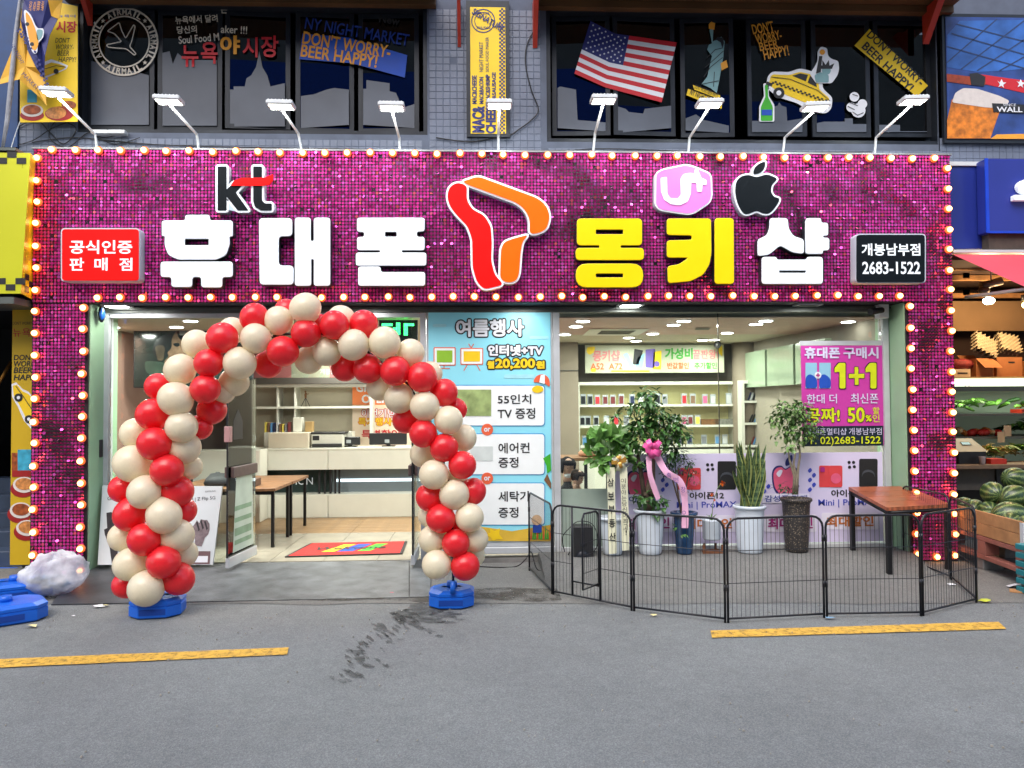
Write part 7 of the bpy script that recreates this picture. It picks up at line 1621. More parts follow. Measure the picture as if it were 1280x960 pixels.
# ================================================================== RIGHT NEIGHBOUR: GREENGROCER
M_NAVYB = mat('royal_blue_sign', S(34, 48, 140), .4, var=.08, vscale=2); M_BBR = mat('blue_edge', S(10, 60, 190), .4)
rb_ = thing('grocer_building', 'neighbouring building with blue fascia above the greengrocer', 'building', (6.6, .3, 0))
mk('upper_wall', MB().box(5.162, 9.5, YW+.0, YW+.25, 3.3, 9), M_GROUT, rb_)
mb = MB()
for i in range(int(4.2/.0765)):
    for j in range(int(.62/.0765)): x = 5.17+i*.0765; z = 4.05+j*.0765; mb.box(x, x+.071, YW-.004, YW, z, z+.071)
mk('wall_tiles', mb, M_TILE, rb_, kind='stuff')
mk('blue_fascia', MB().box(5.105, 9.5, .12, .28, P(1210, 311, .12).z, P(1210, 208, .12).z), mat('blue_vinyl', S(28, 44, 128), .4, var=.12, vscale=1.5), rb_)
mk('gutter_pipe', MB().box(5.105, 9.5, .10, .29, P(1210, 207, .1).z, P(1210, 202, .1).z), M_JB, rb_)
mk('fascia_rail', MB().cbox(5.10, 9.5, -.02, .1, P(1230, 316, -.02).z, P(1230, 312, -.02).z, .004), M_ALU, rb_)
t = thing('blue_sign_box', 'projecting royal blue sign box with the edge of a white letter', 'sign box', P(1260, 292, -.3))
x0 = P(1232.5, 240, -.05).x; z0, z1 = P(1250, 291, -.05).z, P(1250, 198, -.05).z; mk('box_body', MB().cbox(x0, 9.3, -.05, .11, z0, z1, .012), M_NAVYB, t); mk('box_edge', MB().box(x0-.004, x0+.03, -.054, -.04, z0, z1).box(x0+.031, 9.3, -.054, -.04, z0-.004, z0+.02), M_BBR, t)
slab('box_letter', [circle(1288, 233, 16, 28, 10), circle(1288, 233, 8, 28, 4)], -.11, .05, M_WFACE, t); slab('box_letter', [rrect(1268, 243.5, 1330, 250, 1)], -.12, .06, M_WFACE, t)
mk('slatted_soffit', MB().box(P(1236, 300, .0).x, 9.3, 0, .115, P(1250, 311.5, 0).z, P(1250, 292, 0).z), mat('brown_slats', S(70, 62, 54), .7, var=.3, vscale=12), rb_)
# beer poster lightbox
t = thing('beer_poster', 'large backlit beer poster with a full glass and skylight roof', 'poster', P(1230, 175, .26)); YE = .24
M_SKYP = mat('glazing_print', S(44, 92, 165), .4, var=.5, vscale=3); M_LINE = mat('girder_print', S(38, 56, 96), .4); M_BEER = mat('beer_print', S(205, 118, 30), .35, var=.5, vscale=14); M_FOAM = mat('foam_print', S(214, 206, 200), .4, var=.08, vscale=20); M_HALL = mat('hall_print', S(40, 66, 130), .4, var=.5, vscale=4)
panel('poster_case', 1179, 18, 1340, 179, YE+.012, .05, M_DFR, t); panel('poster_sheet', 1183.5, 22, 1336, 173.5, YE, .01, M_HALL, t)
slab('skylight_print', [[(1184, 44), (1200, 26), (1336, 24), (1336, 80), (1260, 88), (1222, 90), (1184, 84)]], YE-.002, .002, M_SKYP, t)
for q in ([(1184, 78), (1246, 24)], [(1202, 86), (1280, 26)], [(1222, 88), (1310, 30)], [(1196, 30), (1336, 66)], [(1190, 42), (1336, 84)], [(1184, 58), (1290, 88)], [(1250, 88), (1336, 40)]): stroke('girder_print', q, 1.6, M_LINE, t, YE-.005, False)
slab('red_stand_print', [[(1220, 92), (1262, 98), (1336, 108), (1336, 122), (1280, 116), (1226, 104)]], YE-.004, .002, M_RDP, t); slab('bottle_print', [[(1183.5, 92), (1216, 96), (1232, 98), (1232, 106), (1214, 106), (1183.5, 102)]], YE-.006, .002, mat('amber_bottle', S(150, 60, 26), .3, var=.3, vscale=20), t)
slab('bottle_mouth', [[(1212, 92), (1222, 91), (1232, 96), (1230, 108), (1214, 106)]], YE-.008, .002, M_BKP, t)
slab('glass_print', [[(1190, 124), (1252, 132), (1238, 173), (1184, 173), (1184, 150)]], YE-.004, .002, M_BEER, t); slab('foam_print', [rounded([(1194, 116), (1204, 110), (1222, 111), (1250, 120), (1262, 126), (1256, 136), (1230, 134), (1190, 128)], 3)], YE-.007, .002, M_FOAM, t)
slab('name_plate', [[(1240, 129), (1336, 133), (1336, 144), (1242, 140)]], YE-.01, .002, M_BKP, t); text('lettering', 'WALL', (1246, 133.5, 1278, 140), YE-.013, M_WHP, t, off=.02); text('lettering', 'SINCE', (1254, 129.5, 1270, 132.5), YE-.013, M_WHP, t, off=.0)
for cx in (1252, 1276): slab('cross_badge', [[(cx-5, 101), (cx-2, 103), (cx, 99), (cx+2, 103), (cx+6, 103), (cx+2, 106), (cx+3, 110), (cx, 107), (cx-4, 109), (cx-2, 105)]], YE-.008, .002, M_WHP, t)
slab('floor_print', [[(1246, 168), (1336, 166), (1336, 173.5), (1238, 173.5)]], YE-.0035, .002, M_ORT, t)
# awning
t = thing('pink_awning', 'faded red fabric awning sloping out over the greengrocer', 'awning', P(1230, 320, -.0)); M_AWN = mat('awning_cloth', S(206, 70, 84), .7, var=.12, vscale=3)
zz = P(1210, 318, 0).z; a_ = Vector((5.10, 0, zz)); b_ = PX(1300, 367, 5.16); mb = MB()
N_ = 14
for k in range(N_):
    for j in range(6):
        f = lambda u, v: Vector((5.10+.06*v+u*4, 0+(b_.y)*v, zz+(b_.z-zz)*v+.02*math.sin(u*30)*v))
        mb.poly([f(k/N_, j/6), f((k+1)/N_, j/6), f((k+1)/N_, (j+1)/6), f(k/N_, (j+1)/6)], True)
mk('awning_sheet', mb, M_AWN, t); mk('awning_arm', MB().cyl((5.3, .1, zz-.45), (5.35, b_.y*.8, zz+(b_.z-zz)*.8-.02), .018, n=8), M_ALU, t)
# shop shell
gr = thing('grocer_interior', 'dim warm interior of the greengrocer with brown ceiling and back wall', 'room', (7, 1.6, 0))
M_GW = mat('tan_board', S(140, 112, 80), .8, var=.18, vscale=2); M_GC = mat('brown_ceiling', S(78, 54, 40), .85, var=.35, vscale=3); M_GD = mat('dark_shelf_back', S(58, 42, 36), .85, var=.3, vscale=2)
GY = 2.0; mk('back_wall', MB().box(5.1, 10.5, GY+.5, GY+.6, 0, 3.4), M_GD, gr); mk('side_wall', MB().box(5.10, 5.16, .34, GY+.5, 0, 3.3), M_GD, gr); mk('ceiling', MB().box(5.1, 10.5, .28, GY+.5, 3.28, 3.36), M_GC, gr); mk('far_wall', MB().box(10.4, 10.5, .3, GY+.5, 0, 3.3), M_GD, gr)
mk('upper_board', MB().box(5.165, 10, GY-.05, GY, P(1230, 414, GY).z, P(1230, 377, GY).z), M_GW, gr)
for py_, yy in ((372, GY-.1), (350, 1.2), (337, .8)): z = P(1230, py_, yy).z; mk('beam', MB().box(5.165, 10, yy, yy+.07, z, z+.06), mat('bare_wood', S(170, 122, 74), .8, var=.25, vscale=9), gr)
for py_ in (345, 366):
    for px_ in (1206, 1206): p = P(px_, py_, 1.15); mk('bracket', MB().box(p.x-.03, p.x+.03, 1.1, 1.14, p.z-.03, p.z+.03), M_JB, gr)
# lamps
for px_, py_, wh, col in ((1236, 376, 'white-green', (.85, 1, .78)), (1285, 381, 'yellow', (1, .8, .3))):
    p = P(px_, py_, 1.0); t = thing('bulb_lamp', f'{wh} glowing bulb hanging under the greengrocer ceiling', 'lamp', p, 'hanging bulbs in the greengrocer'); mk('bulb_glass', MB().ball(p, .065, .065, .045, 14, 10), emitter('lamp_'+wh, col, 9, False), t); mk('socket', MB().cyl(p+Vector((-.05, 0, .05)), p+Vector((-.05, 0, .12)), .03, n=10).cyl(p+Vector((-.05, 0, .12)), (p.x-.05, p.y, 2.95), .006, n=5), M_BLACK, t)
    lp = bpy.data.lights.new('bulb_glow', 'POINT'); lp.energy = 17; lp.color = (1, .66, .34); lp.shadow_soft_size = .07; lo = bpy.data.objects.new('bulb_glow', lp); COL.objects.link(lo); lo.location = p-Vector((0, .0, .12))
t = thing('ceiling_fan_unit', 'bundled metal duct piece hanging below the pink awning', 'duct', P(1235, 358, .9)); p0, p1 = P(1226, 358, .9), P(1252, 351, .85); mk('duct', MB().tube([p0, p0.lerp(p1, .5), p1], [.055, .045, .05], 10).ball(P(1230, 363, .88), .07, .05, .05, 10, 8), mat('dull_tin', S(110, 96, 86), .4, .5, var=.4, vscale=12), t); mk('hanger', MB().cyl(p0.lerp(p1, .5), p0.lerp(p1, .5)+Vector((0, 0, .3)), .008, n=6), M_JB, t)
# display fridge
YR = 1.25; t = thing('produce_fridge', 'open produce fridge with a lit top edge and three stocked shelves', 'display fridge', P(1240, 590, YR)); xl, xr = 5.17, 8.6
def zat(py, Y=YR): return P(1235, py, Y).z
mk('top_deck', MB().box(xl, xr, YR, GY+.4, zat(471)-.04, zat(471)), mat('deck_tan', S(156, 130, 96), .7, var=.15), t); mk('lit_edge', MB().box(xl, xr, YR-.02, YR-.001, zat(483), zat(473)), emitter('lit_edge_strip', (.80, 1, .78), .55, False), t)
mk('canopy_under', MB().box(xl, xr, YR, YR+.25, zat(489), zat(484)), M_HDR, t); mk('back_panel', MB().box(xl, xr, GY+.05, GY+.1, .3, zat(486)), mat('fridge_back', S(170, 186, 160), .5, var=.05, emit=.05), t)
for py_ in (517, 546): mk('shelf', MB().box(xl, xr, YR+.05, GY+.04, zat(py_)-.03, zat(py_)), M_HDR, t)
p = P(1209, 479, YR-.03); mk('hook_ring', MB().tube([p+Vector((.03*math.cos(k*.7), 0, .012*math.sin(k*.7)-.03)) for k in range(10)], .004, 5), M_LWH, t)
lp = bpy.data.lights.new('shelf_light', 'AREA'); lp.shape = 'RECTANGLE'; lp.size = 3; lp.size_y = .06; lp.energy = 9; lp.color = (.85, 1, .82); lo = bpy.data.objects.new('shelf_light', lp); COL.objects.link(lo); lo.location = ((xl+xr)/2, YR+.12, zat(490)-.01)
# goods above: cartons and egg trays
M_CART = mat('carton', S(166, 106, 62), .8, var=.12, vscale=6); M_CART2 = mat('pale_carton', S(196, 176, 150), .7, var=.1); M_EGG = mat('egg_tray', S(150, 136, 112), .9, var=.15, vscale=20)
zd = zat(471)+.001
def carton(label, x0, x1, ytop, mt, flap=False, Y=YR+.12, print_=None):
    a_, b_ = P(x0, 460, Y).x, P(x1, 460, Y).x; zt = P((x0+x1)/2, ytop, Y).z; t = thing('cardboard_box', label, 'cardboard box', ((a_+b_)/2, Y, zd)); d = .3
    mk('box_walls', MB().box(a_, b_, Y, Y+.006, zd, zt).box(a_, b_, Y+d-.006, Y+d, zd, zt).box(a_, a_+.006, Y+.007, Y+d-.007, zd, zt).box(b_-.006, b_, Y+.007, Y+d-.007, zd, zt).box(a_, b_, Y, Y+d, zd-.0, zd+.005), mt, t)
    if flap: mk('flap', MB().poly([(a_, Y-.001, zt), (b_, Y-.001, zt), (b_+.05, Y-.10, zt-.12), (a_+.05, Y-.10, zt-.12)]).poly([(a_, Y+d, zt), (b_, Y+d, zt), (b_-.02, Y+d+.05, zt+.06), (a_-.02, Y+d+.05, zt+.06)]), mt, t)
    else: mk('lid', MB().box(a_, b_, Y, Y+d, zt+.001, zt+.007), mt, t)
    if print_: mk('printed_mark', MB().box(*print_(a_, b_, zt), ) , M_BKP, t)
carton('white printed carton low by the sequin pillar in the greengrocer', 1190, 1213, 462, M_CART2, print_=lambda a_, b_, zt: (a_+.07, b_-.04, YR+.117, YR+.119, zd+.04, zd+.06)); carton('open brown carton with its flap folded down', 1220, 1242, 448, M_CART, True); carton('larger brown carton with small dark print beside the open one', 1246, 1278, 447, M_CART, print_=lambda a_, b_, zt: (a_+.15, b_-.1, YR+.117, YR+.119, zt-.07, zt-.05)); carton('brown carton at the very edge of the frame', 1281, 1310, 452, M_CART)
mk('produce_sack', MB().ball(P(1201, 456, YR+.25), .17, .12, .08, 14, 10), mat('maroon_net', S(120, 30, 30), .7, var=.3, vscale=30, bump=.5), label='maroon net sack behind the white printed carton', cat='sack')
def eggtray(label, px_, py_, ang, s_, Y):
    c = P(px_, py_, Y); t = thing('egg_tray_stack', label, 'egg trays', c, 'egg tray stacks on the cartons'); Mx = Matrix.Translation(c) @ Matrix.Rotation(R(ang), 4, 'Y') @ Matrix.Rotation(R(55), 4, 'X')
    for q in range(3):
        mb = MB(); n_ = 20
        for i in range(n_+1):
            for j in range(n_+1):
                x, y = (i/n_-.5)*s_, (j/n_-.5)*s_; mb.v.append(tuple(Mx @ Vector((x, y, q*.035+.026*math.cos(i*math.pi/2)*math.cos(j*math.pi/2)))))
        for i in range(n_):
            for j in range(n_): b = i*(n_+1)+j; mb.face([b, b+1, b+n_+2, b+n_+1], True)
        mk('egg_tray', mb, M_EGG, t)
eggtray('grey egg trays tilted over the open carton', 1228, 434, 28, .30, YR+.22); eggtray('grey egg trays leaning over the larger printed carton', 1258, 432, 12, .27, YR+.26)
# produce
def blobs(name, label, cat, items, cols_, mode, py_base, Yr, sz, seed, x0=1190, x1=1300):
    r2 = random.Random(seed); t = thing(name, label, cat, P((x0+x1)/2, py_base, Yr)); zb = P(1235, py_base, Yr).z
    me = {}
    for c_ in cols_:
        mb = MB()
        if mode == 'long': mb.tube([(-1, 0, 0), (-.5, 0, .12), (.3, 0, .15), (1, 0, 0)], [.12, .26, .24, .08], 8)
        elif mode == 'leaf':
            for k in range(9): leaf_into(mb, Vector((0, 0, 0)), Vector((math.cos(k*2.4), math.sin(k*2.4), .5+.1*k)), 1.2, .7, .4)
        else: mb.ball((0, 0, 0), 1, 1, .85, 10, 7)
        me[c_] = mb.mesh(name, [mat('produce_'+c_, PC[c_], .5, var=.25, vscale=12)])
    for i in range(items):
        c_ = r2.choice(cols_); x = P(x0+(x1-x0)*(i+r2.random())/items, py_base, Yr).x; s_ = sz*r2.uniform(.75, 1.2)
        inst(mode if mode != 'long' else 'vegetable', me[c_], t, (x, Yr+r2.uniform(-.02, .2), zb+s_*.5+r2.uniform(0, sz*1.1)), (r2.uniform(-.3, .3), r2.uniform(-.4, .4), r2.uniform(0, 3)), (s_, s_, s_))
    return t
PC = {'green': S(110, 160, 60), 'pale': S(170, 190, 130), 'dark': S(46, 84, 34), 'red': S(190, 50, 36), 'orange': S(214, 140, 60), 'cream': S(206, 186, 130), 'brown': S(120, 90, 60)}
blobs('cucumbers', 'heap of green cucumbers and squash on the lit top shelf', 'vegetables', 16, ['green', 'green', 'pale', 'dark'], 'long', 515, YR+.2, .10, 1, 1196, 1300)
blobs('pale_greens', 'pale leafy greens at the pillar end of the top fridge shelf', 'vegetables', 12, ['pale', 'pale', 'green'], 'leaf', 515, YR+.18, .07, 2, 1188, 1222)
blobs('bagged_fruit', 'red and orange fruit bags on the middle fridge shelf', 'fruit', 26, ['red', 'orange', 'red', 'cream'], 'fruit', 545, YR+.18, .045, 3, 1194, 1248); blobs('dark_greens', 'dark leafy greens on the middle fridge shelf at the frame edge', 'vegetables', 12, ['dark', 'green'], 'leaf', 545, YR+.18, .09, 4, 1256, 1310)
blobs('leafy_bundle', 'pale leafy bundles lying on the counter behind the till', 'vegetables', 30, ['cream', 'pale', 'green'], 'leaf', 576, YR-.1, .09, 5, 1230, 1300)
p = P(1288, 512, YR+.1); mk('red_tray', MB().box(p.x-.12, p.x+.4, YR+.08, YR+.3, zat(517)+.001, zat(517)+.05), mat('red_plastic', S(196, 50, 30), .4), label='red plastic tray of vegetables on the top fridge shelf', cat='tray')
for i, (px_, py_) in enumerate(((1246, 538), (1254, 530))): p = P(px_+5, py_+10, YR); mk('price_card', MB().box(p.x-.045, p.x+.045, YR-.01, YR-.004, p.z-.05, p.z+.08), M_CART2, label=('lower', 'upper')[i]+' blank cream price card clipped in front of the produce', cat='price card')
# counter, till, cup
YC_ = .95; t = thing('produce_counter', 'long worn wooden counter in front of the greengrocer shelves', 'counter', P(1240, 700, YC_)); zc = P(1235, 581, YC_-.25).z
mk('counter_top', MB().cbox(5.165, 8.6, YC_-.25, YR-.01, zc-.05, zc, .006), mat('counter_wood', S(120, 100, 80), .7, var=.25, vscale=8), t); mk('counter_front', MB().box(5.165, 8.6, YC_, YC_+.03, zc-.32, zc-.06), mat('dull_panel', S(90, 84, 78), .6, var=.2), t)
for px_ in (1250, 1300): x = P(px_, 620, YC_).x; mk('counter_post', MB().box(x-.05, x+.05, YC_-.02, YC_-.001, .004, zc-.055), M_BLACK, t)
t = thing('weighing_scale', 'beige electronic weighing scale with a small display on the counter', 'scale', P(1212, 580, YC_-.1)); x0, x1 = P(1197, 560, YC_-.1).x, P(1231, 560, YC_-.1).x; zt = P(1212, 549, YC_-.1).z; h_ = zt-zc
M_BEI = mat('beige_plastic', S(150, 140, 124), .5, var=.08); mb = MB().box(x0, x1, YC_-.12, YC_+.18, zc+.001, zc+h_*.5); mk('scale_base', mb, M_BLACK, t)
mb = MB(); q = [(x0-.02, YC_-.13, zc+h_*.5), (x1+.02, YC_-.13, zc+h_*.5), (x1-.03, YC_+.1, zt), (x0+.04, YC_+.1, zt)]; mb.poly(q).poly([(q[0][0], YC_+.18, zc+h_*.5), q[0], q[3]]).poly([q[1], (q[1][0], YC_+.18, zc+h_*.5), q[2]]).poly([q[3], q[2], (q[1][0], YC_+.18, zc+h_*.5), (q[0][0], YC_+.18, zc+h_*.5)]); mk('scale_head', mb, M_BEI, t)
f = lambda u, v: Vector(q[0]).lerp(Vector(q[1]), u).lerp(Vector(q[3]).lerp(Vector(q[2]), u), v)+Vector((0, -.004, .004)); mk('display', MB().poly([f(.3, .45), f(.68, .45), f(.68, .72), f(.3, .72)]), M_BLACK, t); mk('display_glass', MB().poly([f(.33, .5)+Vector((0, -.002, .002)), f(.65, .5)+Vector((0, -.002, .002)), f(.65, .68)+Vector((0, -.002, .002)), f(.33, .68)+Vector((0, -.002, .002))]), M_SKB, t)
p = P(1228, 580, YC_-.2); mk('paper_cup', MB().lathe([(.028, 0), (.036, .09), (.038, .092), (.034, .088), (.026, .01)], (p.x, YC_-.2, zc+.001), 14), mat('cup_pink', S(214, 200, 206), .5), label='small pale paper cup at the counter edge by the scale', cat='cup'); p = P(1244, 578, YC_-.15); mk('red_crate', MB().box(p.x-.07, p.x+.12, YC_-.18, YC_, zc+.001, zc+.06), mat('red_plastic', S(196, 50, 30), .4), label='little reddish tub on the counter beside the paper cup', cat='tub')
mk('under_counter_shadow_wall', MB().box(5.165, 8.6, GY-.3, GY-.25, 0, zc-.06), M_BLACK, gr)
# watermelon crate on pallets
Ag = G(1281, 734, .004); Bg = G(1216, 708, .004); u = (Bg-Ag).normalized(); v = Vector((-u.y, u.x, 0)); v = v if v.x > 0 else -v; L_ = (Bg-Ag).length+.57; MXC = Matrix((( u.x, v.x, 0, Ag.x), (u.y, v.y, 0, Ag.y), (0, 0, 1, 0), (0, 0, 0, 1)))
t = thing('wooden_pallet', 'red-brown wooden pallet on grey blocks under the watermelon crate', 'pallet', Ag); M_PAL = mat('pallet_red', S(150, 92, 80), .8, var=.2, vscale=6, bump=.3); M_BLK = mat('concrete_block', S(128, 126, 124), .9, var=.2, vscale=10, bump=.4)
Wd = .95
for x in (.04, L_*.5, L_-.14):
    for y in (.02, .55): mk('support_block', MB().cbox(x, x+.12, y, y+.2, .004, .11, .006, MXC), M_BLK, t)
for z in (.115, .30): mk('pallet_rail', MB().cbox(0, L_, 0, .09, z, z+.045, .004, MXC), M_PAL, t)
for x in (0, L_*.5-.07, L_-.14): mk('pallet_block', MB().cbox(x, x+.14, .001, .14, .161, .299, .004, MXC), M_PAL, t)
mk('pallet_deck', MB().box(0, L_, .095, Wd, .31, .342, MXC), M_PAL, t); mk('pallet_rail', MB().cbox(0, .09, .10, Wd, .115, .16, .004, MXC), M_PAL, t)
t = thing('watermelon_crate', 'open wooden crate of plain planks holding the watermelons', 'crate', Ag+Vector((0, 0, .35))); M_CRT = mat('crate_plank', S(176, 128, 84), .75, var=.22, vscale=7, bump=.3, bscale=30)
for k in range(2): mk('plank', MB().cbox(.02, L_-.02, .0, .022, .352+k*.123, .352+k*.123+.119, .003, MXC), M_CRT, t); mk('plank', MB().cbox(.0, .02, .023, Wd, .352+k*.123, .352+k*.123+.119, .003, MXC), M_CRT, t)
mk('crate_floor', MB().box(.02, L_-.02, .023, Wd, .345, .36, MXC), M_CRT, t); mk('metal_corner', MB().box(-.004, .05, -.004, .06, .36, .585, MXC), M_JB, t)
def melonmat():
    mt = mat('melon_skin', (.03, .07, .02), .35, var=0, coat=.15); n = mt.node_tree.nodes; l = mt.node_tree.links; tc = n.new('ShaderNodeTexCoord'); sp = n.new('ShaderNodeSeparateXYZ'); l.new(tc.outputs['Object'], sp.inputs[0])
    at = n.new('ShaderNodeMath'); at.operation = 'ARCTAN2'; l.new(sp.outputs[1], at.inputs[0]); l.new(sp.outputs[2], at.inputs[1]); nz = n.new('ShaderNodeTexNoise'); nz.inputs['Scale'].default_value = 16; nz.inputs['Detail'].default_value = 4; l.new(tc.outputs['Object'], nz.inputs['Vector'])
    m1 = n.new('ShaderNodeMath'); m1.operation = 'MULTIPLY_ADD'; l.new(at.outputs[0], m1.inputs[0]); m1.inputs[1].default_value = 11; m2 = n.new('ShaderNodeMath'); m2.operation = 'MULTIPLY'; l.new(nz.outputs[0], m2.inputs[0]); m2.inputs[1].default_value = 7; l.new(m2.outputs[0], m1.inputs[2])
    sn = n.new('ShaderNodeMath'); sn.operation = 'SINE'; l.new(m1.outputs[0], sn.inputs[0]); cr = n.new('ShaderNodeValToRGB'); l.new(sn.outputs[0], cr.inputs[0]); e = cr.color_ramp.elements; e[0].position = .25; e[0].color = (.02, .05, .018, 1); e[1].position = .7; e[1].color = (.16, .22, .07, 1); l.new(cr.outputs[0], n['Principled BSDF'].inputs['Base Color']); return mt
mel = MB().ball((0, 0, 0), 1, .82, .82, 22, 16, Matrix.Rotation(R(90), 4, 'Y') @ Matrix.Identity(4)).mesh('watermelon', [melonmat()])
mel = MB().ball((0, 0, 0), 1.08, .86, .86, 22, 16).mesh('watermelon', [MATS['melon_skin']])
for i, (px_, py_, Y, r_, a_, lb) in enumerate(((1269, 599, .0, .145, 20, 'topmost watermelon of the heap'), (1241, 616, -.1, .135, 80, 'upright watermelon left of the heap top, above the crate planks'), (1267, 621, -.25, .145, 15, 'watermelon directly below the topmost one'), (1236, 640, -.15, .13, 70, 'watermelon resting behind the upper crate plank beside the big front one'),
        (1262, 644, -.46, .16, -8, 'big front watermelon lying lengthwise over the crate plank'), (1218, 636, .12, .12, 40, 'watermelon low in the crate seen through the pen wires'), (1206, 632, .24, .11, 10, 'watermelon nearest the sequin pillar bulbs'), (1283, 660, -.7, .14, 60, 'watermelon cut by the frame edge low in the crate'), (1290, 622, -.3, .15, 30, 'watermelon cut by the frame edge high in the heap'))):
    p = P(px_, py_, Y); inst('watermelon', mel, None, p, (R(15*math.sin(i)), R(12*math.cos(i*2)), R(a_)), (r_, r_, r_), label=lb, category='watermelon', group='watermelons heaped in the crate') if False else tagp(inst('watermelon', mel, None, p, (R(15*math.sin(i)), R(12*math.cos(i*2)), R(a_)), (r_, r_, r_)), lb, 'watermelon', 'watermelons heaped in the crate')
for i, (a_, b_, lb) in enumerate(((.25, .25, 'near corner'), (.62, .22, 'middle of the long side'), (1.0, .22, 'end by the sequin pillar'), (.35, .62, 'inner near corner'), (.75, .6, 'centre'), (1.15, .6, 'inner far corner'))):
    tagp(inst('watermelon', mel, None, MXC @ Vector((a_, b_, .485)), (0, .2*i, i*.9), (.135, .135, .135)), 'watermelon in the bottom layer of the crate, ' + lb, 'watermelon', 'watermelons heaped in the crate')
mk('teal_basket', MB().box(.0, -.0001, 0, 0, 0, 0), M_BLU) if False else None
p = G(1300, 752, .004); t = thing('teal_basket', 'teal plastic basket at the frame edge against the pallet', 'basket', p); x = PX(1274, 690, 5.0) if False else P(1273, 700, p.y).x+.22
M_TB = mat('teal_plastic', S(30, 120, 130), .45, var=.15)
for k in range(6): mk('basket_band', MB().cbox(x, x+.5, p.y, p.y+.35, .01+k*.075, .06+k*.075, .005), M_TB, t)
for k in range(5): mk('basket_rib', MB().box(x+.01+k*.11, x+.03+k*.11, p.y-.006, p.y-.001, .01, .445), M_TB, t)
mk('plank_offcut', MB().cbox(0, .5, 0, .1, .004, .02, .003, Matrix.Translation(G(1262, 741, 0)) @ Matrix.Rotation(R(-35), 4, 'Z')), M_CRT, label='short brown board lying on the ground by the frame edge', cat='board')
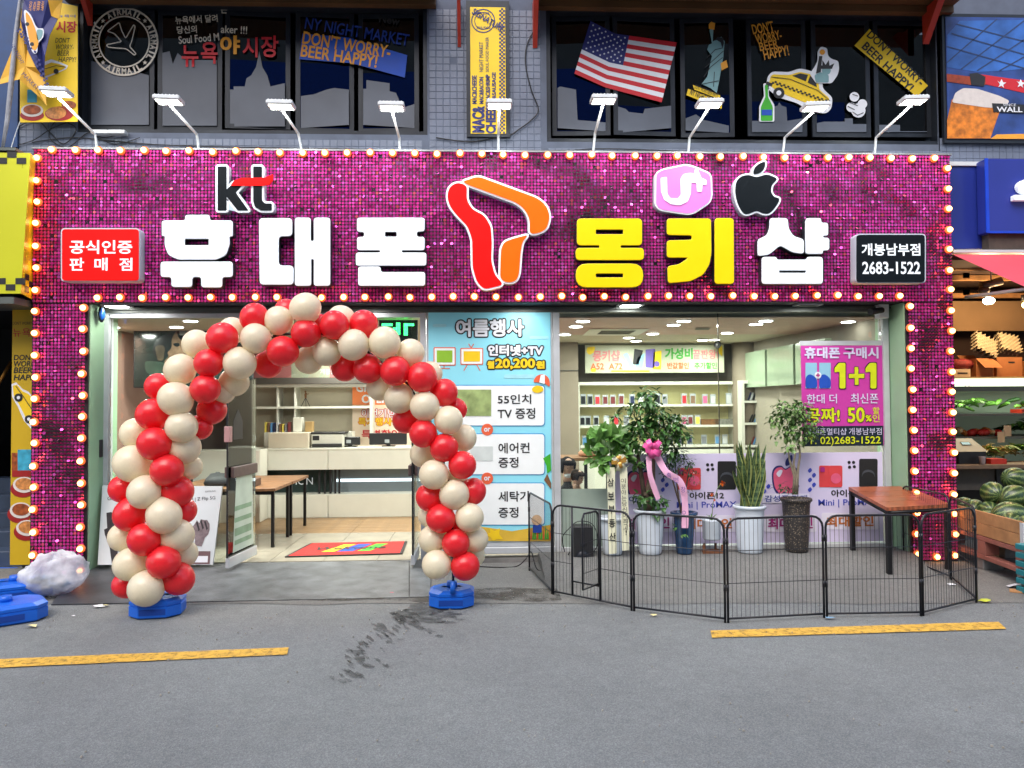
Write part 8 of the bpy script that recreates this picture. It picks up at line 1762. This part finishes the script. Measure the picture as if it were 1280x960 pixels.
# ================================================================== PEOPLE BEHIND THE GLASS
M_SKIN = mat('skin', (.52, .31, .22), .5, var=.06, vscale=12, sss=.08); M_HAIR = mat('black_hair', (.010, .008, .008), .8, var=.3, vscale=40, spec=.15); M_BRHAIR = mat('dark_brown_hair', (.022, .013, .009), .8, var=.3, vscale=40, spec=.15); M_SHIRT = mat('black_top', (.015, .015, .018), .8, var=.2); M_PINKSH = mat('pale_pink_top', (.6, .42, .42), .8, var=.1); M_MASK = mat('lowered_white_mask', (.7, .72, .74), .7, var=.05); M_EYE = mat('eye_dark', (.01, .01, .012), .2)
def person(label, head, hr, yaw, pitch, skin, hair, cloth, child=False, mask=False):
    """seated figure; head = centre of the head"""
    t = thing('person', label, 'person', (head.x, head.y, FZ)); k = hr/.095
    sh = head+Vector((0, .03, -.27*k)); hip = head+Vector((0, .06, -.72*k))
    import bmesh
    E = {'pelvis': (hip, .13*k), 'waist': (hip.lerp(sh, .5)+Vector((0, .01, 0)), .105*k), 'chest': (sh+Vector((0, .01, -.05*k)), .12*k), 'neck0': (head+Vector((0, .02, -.19*k)), .05*k), 'neck1': (head+Vector((0, .01, -.10*k)), .046*k)}
    for s, nm in ((-1, 'l'), (1, 'r')):
        E['sh'+nm] = (sh+Vector((s*.155*k, .0, 0)), .055*k); E['el'+nm] = (sh+Vector((s*.20*k, -.06, -.26*k)), .042*k); E['wr'+nm] = (sh+Vector((s*.09*k, -.26*k, -.30*k)), .028*k); E['hd'+nm] = (sh+Vector((s*.05*k, -.33*k, -.29*k)), .03*k)
        E['th'+nm] = (hip+Vector((s*.08*k, -.08, -.02)), .09*k); E['kn'+nm] = (hip+Vector((s*.10*k, -.42*k, .0)), .06*k); E['an'+nm] = (hip+Vector((s*.10*k, -.40*k, -.40*k)), .04*k)
    links = [('pelvis', 'waist'), ('waist', 'chest'), ('chest', 'neck0'), ('neck0', 'neck1')]
    for nm in 'lr': links += [('chest', 'sh'+nm), ('sh'+nm, 'el'+nm), ('el'+nm, 'wr'+nm), ('wr'+nm, 'hd'+nm), ('pelvis', 'th'+nm), ('th'+nm, 'kn'+nm), ('kn'+nm, 'an'+nm)]
    ks = list(E); me = bpy.data.meshes.new('body'); org = Vector((head.x, head.y, FZ)); me.from_pydata([tuple(E[q][0]-org) for q in ks], [(ks.index(a), ks.index(b)) for a, b in links], []); me.materials.append(cloth)
    o = bpy.data.objects.new('body', me); COL.objects.link(o); o.parent = t; md = o.modifiers.new('skin', 'SKIN'); md.use_smooth_shade = True
    for i, q in enumerate(ks): me.skin_vertices[0].data[i].radius = (E[q][1], E[q][1]*.8)
    me.skin_vertices[0].data[0].use_root = True; o.modifiers.new('sub', 'SUBSURF').levels = 2; o.modifiers['sub'].render_levels = 2
    Mh = Matrix.Translation(head) @ Matrix.Rotation(yaw, 4, 'Z') @ Matrix.Rotation(pitch, 4, 'X')
    mb = MB(); n_, m_ = 20, 16
    for i in range(m_+1):
        ph = math.pi*i/m_
        for j in range(n_):
            a = 2*math.pi*j/n_; x, y, z = math.sin(ph)*math.cos(a), math.sin(ph)*math.sin(a), -math.cos(ph)
            jaw = 1-.28*max(0, -z)**1.5; front = max(0, -y)
            r = Vector((x*.78*jaw, y*(.95 if y > 0 else .88)*(1-.12*max(0, -z)), z*1.18))
            if front > .75 and abs(x) < .22 and -.35 < z < .25: r.y -= .16*(1-abs(x)/.22)*(.6-z)      # nose
            if front > .6 and abs(abs(x)-.33) < .17 and 0 < z < .3: r.y += .05                            # eye hollows
            mb.v.append(tuple(Mh @ (r*hr)))
    for i in range(m_):
        for j in range(n_): q = (j+1) % n_; mb.face([i*n_+j, i*n_+q, (i+1)*n_+q, (i+1)*n_+j], True)
    mb.tube([Mh @ Vector((0, .2*hr, -.8*hr)), head+Vector((0, .02, -.17*k))], [.05*k, .055*k], 10)
    for s in (-1, 1): mb.ball(Mh @ Vector((s*.80*hr, .05*hr, 0)), .10*hr, .14*hr, .24*hr, 8, 6)
    hd = mk('head', mb, skin, t)
    mb = MB()
    for s in (-1, 1): mb.ball(Mh @ Vector((s*.30*hr, -.80*hr, .10*hr)), .10*hr, .05*hr, .05*hr, 8, 6)
    e = mk('eyes', mb, M_EYE, t); e.parent = hd
    m = mk('mouth', MB().ball(Mh @ Vector((0, -.80*hr, -.52*hr)), .17*hr, .05*hr, .05*hr, 8, 6), mat('lips', (.4, .12, .11), .5), t); m.parent = hd
    mb = MB(); mb.ball(Mh @ Vector((0, .26*hr, .28*hr)), .86*hr, .90*hr, 1.0*hr, 18, 12)
    for j in range(26):       # locks: fringe and sides
        a = -math.pi*.95+j*1.9*math.pi/25-math.pi/2+math.pi/2; x = math.sin(a)*.84; y = -math.cos(a)*.86; fr = y < -.5
        L2 = .10 if fr else (.75 if child else 1.15); mb.tube([Mh @ Vector((x*.75*hr, y*.75*hr+.1*hr, .92*hr)), Mh @ Vector((x*1.04*hr, y*1.02*hr, .52*hr)), Mh @ Vector((x*1.04*hr, y*(1.04)*hr, (.52-L2)*hr))], [.2*hr, .2*hr, .07*hr], 6)
    mk('hair', mb, hair, t)
    if mask: mk('face_mask', MB().ball(Mh @ Vector((0, -.42*hr, -.92*hr)), .55*hr, .55*hr, .30*hr, 12, 8), M_MASK, t)
    return t
hw = P(709.5, 584, .95); person('woman with black hair and lowered white mask sitting behind the glass', hw, .095, R(12), R(10), M_SKIN, M_HAIR, M_SHIRT, mask=True)
hc = P(722, 597.5, .80); person('small child with short dark hair beside the seated woman', hc, .078, R(55), R(8), M_SKIN, M_BRHAIR, M_PINKSH, child=True)
t = thing('side_table', 'dark table with brown top behind the seated woman and child', 'table', P(740, 640, 1.6)); z = P(740, 572, 1.6).z; xa, xb = P(700, 570, 1.6).x, P(765, 570, 1.6).x
mk('table_top', MB().cbox(xa, xb, 1.6, 2.2, z-.04, z, .004), M_WTOP, t)
for x in (xb-.05, (xa+xb)/2, xa+.1): mk('leg', MB().box(x-.02, x+.02, 1.62, 1.66, FZ, z-.041), M_BLKM, t)
mk('folded_clothes', MB().lathe([(.02, 0), (.16, .01), (.17, .05), (.12, .09), (.02, .10)], ((xa+xb)/2+.1, 1.85, z+.001), 14), mat('peach_cloth', S(190, 140, 110), .8, var=.3, vscale=12, bump=.4, bscale=20), label='folded peach and blue cloth lying on the table behind the woman', cat='cloth')
mk('stool', MB().cyl((hw.x, hw.y+.08, FZ), (hw.x, hw.y+.08, FZ+.42), .03, n=10).cyl((hw.x, hw.y+.08, FZ+.42), (hw.x, hw.y+.08, FZ+.46), .17, n=20), M_BLKM, label='round dark stool under the seated woman', cat='stool')
mk('stool', MB().cyl((hc.x, hc.y+.1, FZ), (hc.x, hc.y+.1, FZ+.42), .03, n=10).cyl((hc.x, hc.y+.1, FZ+.42), (hc.x, hc.y+.1, FZ+.46), .15, n=20), M_BLKM, label='round dark stool under the small child', cat='stool')
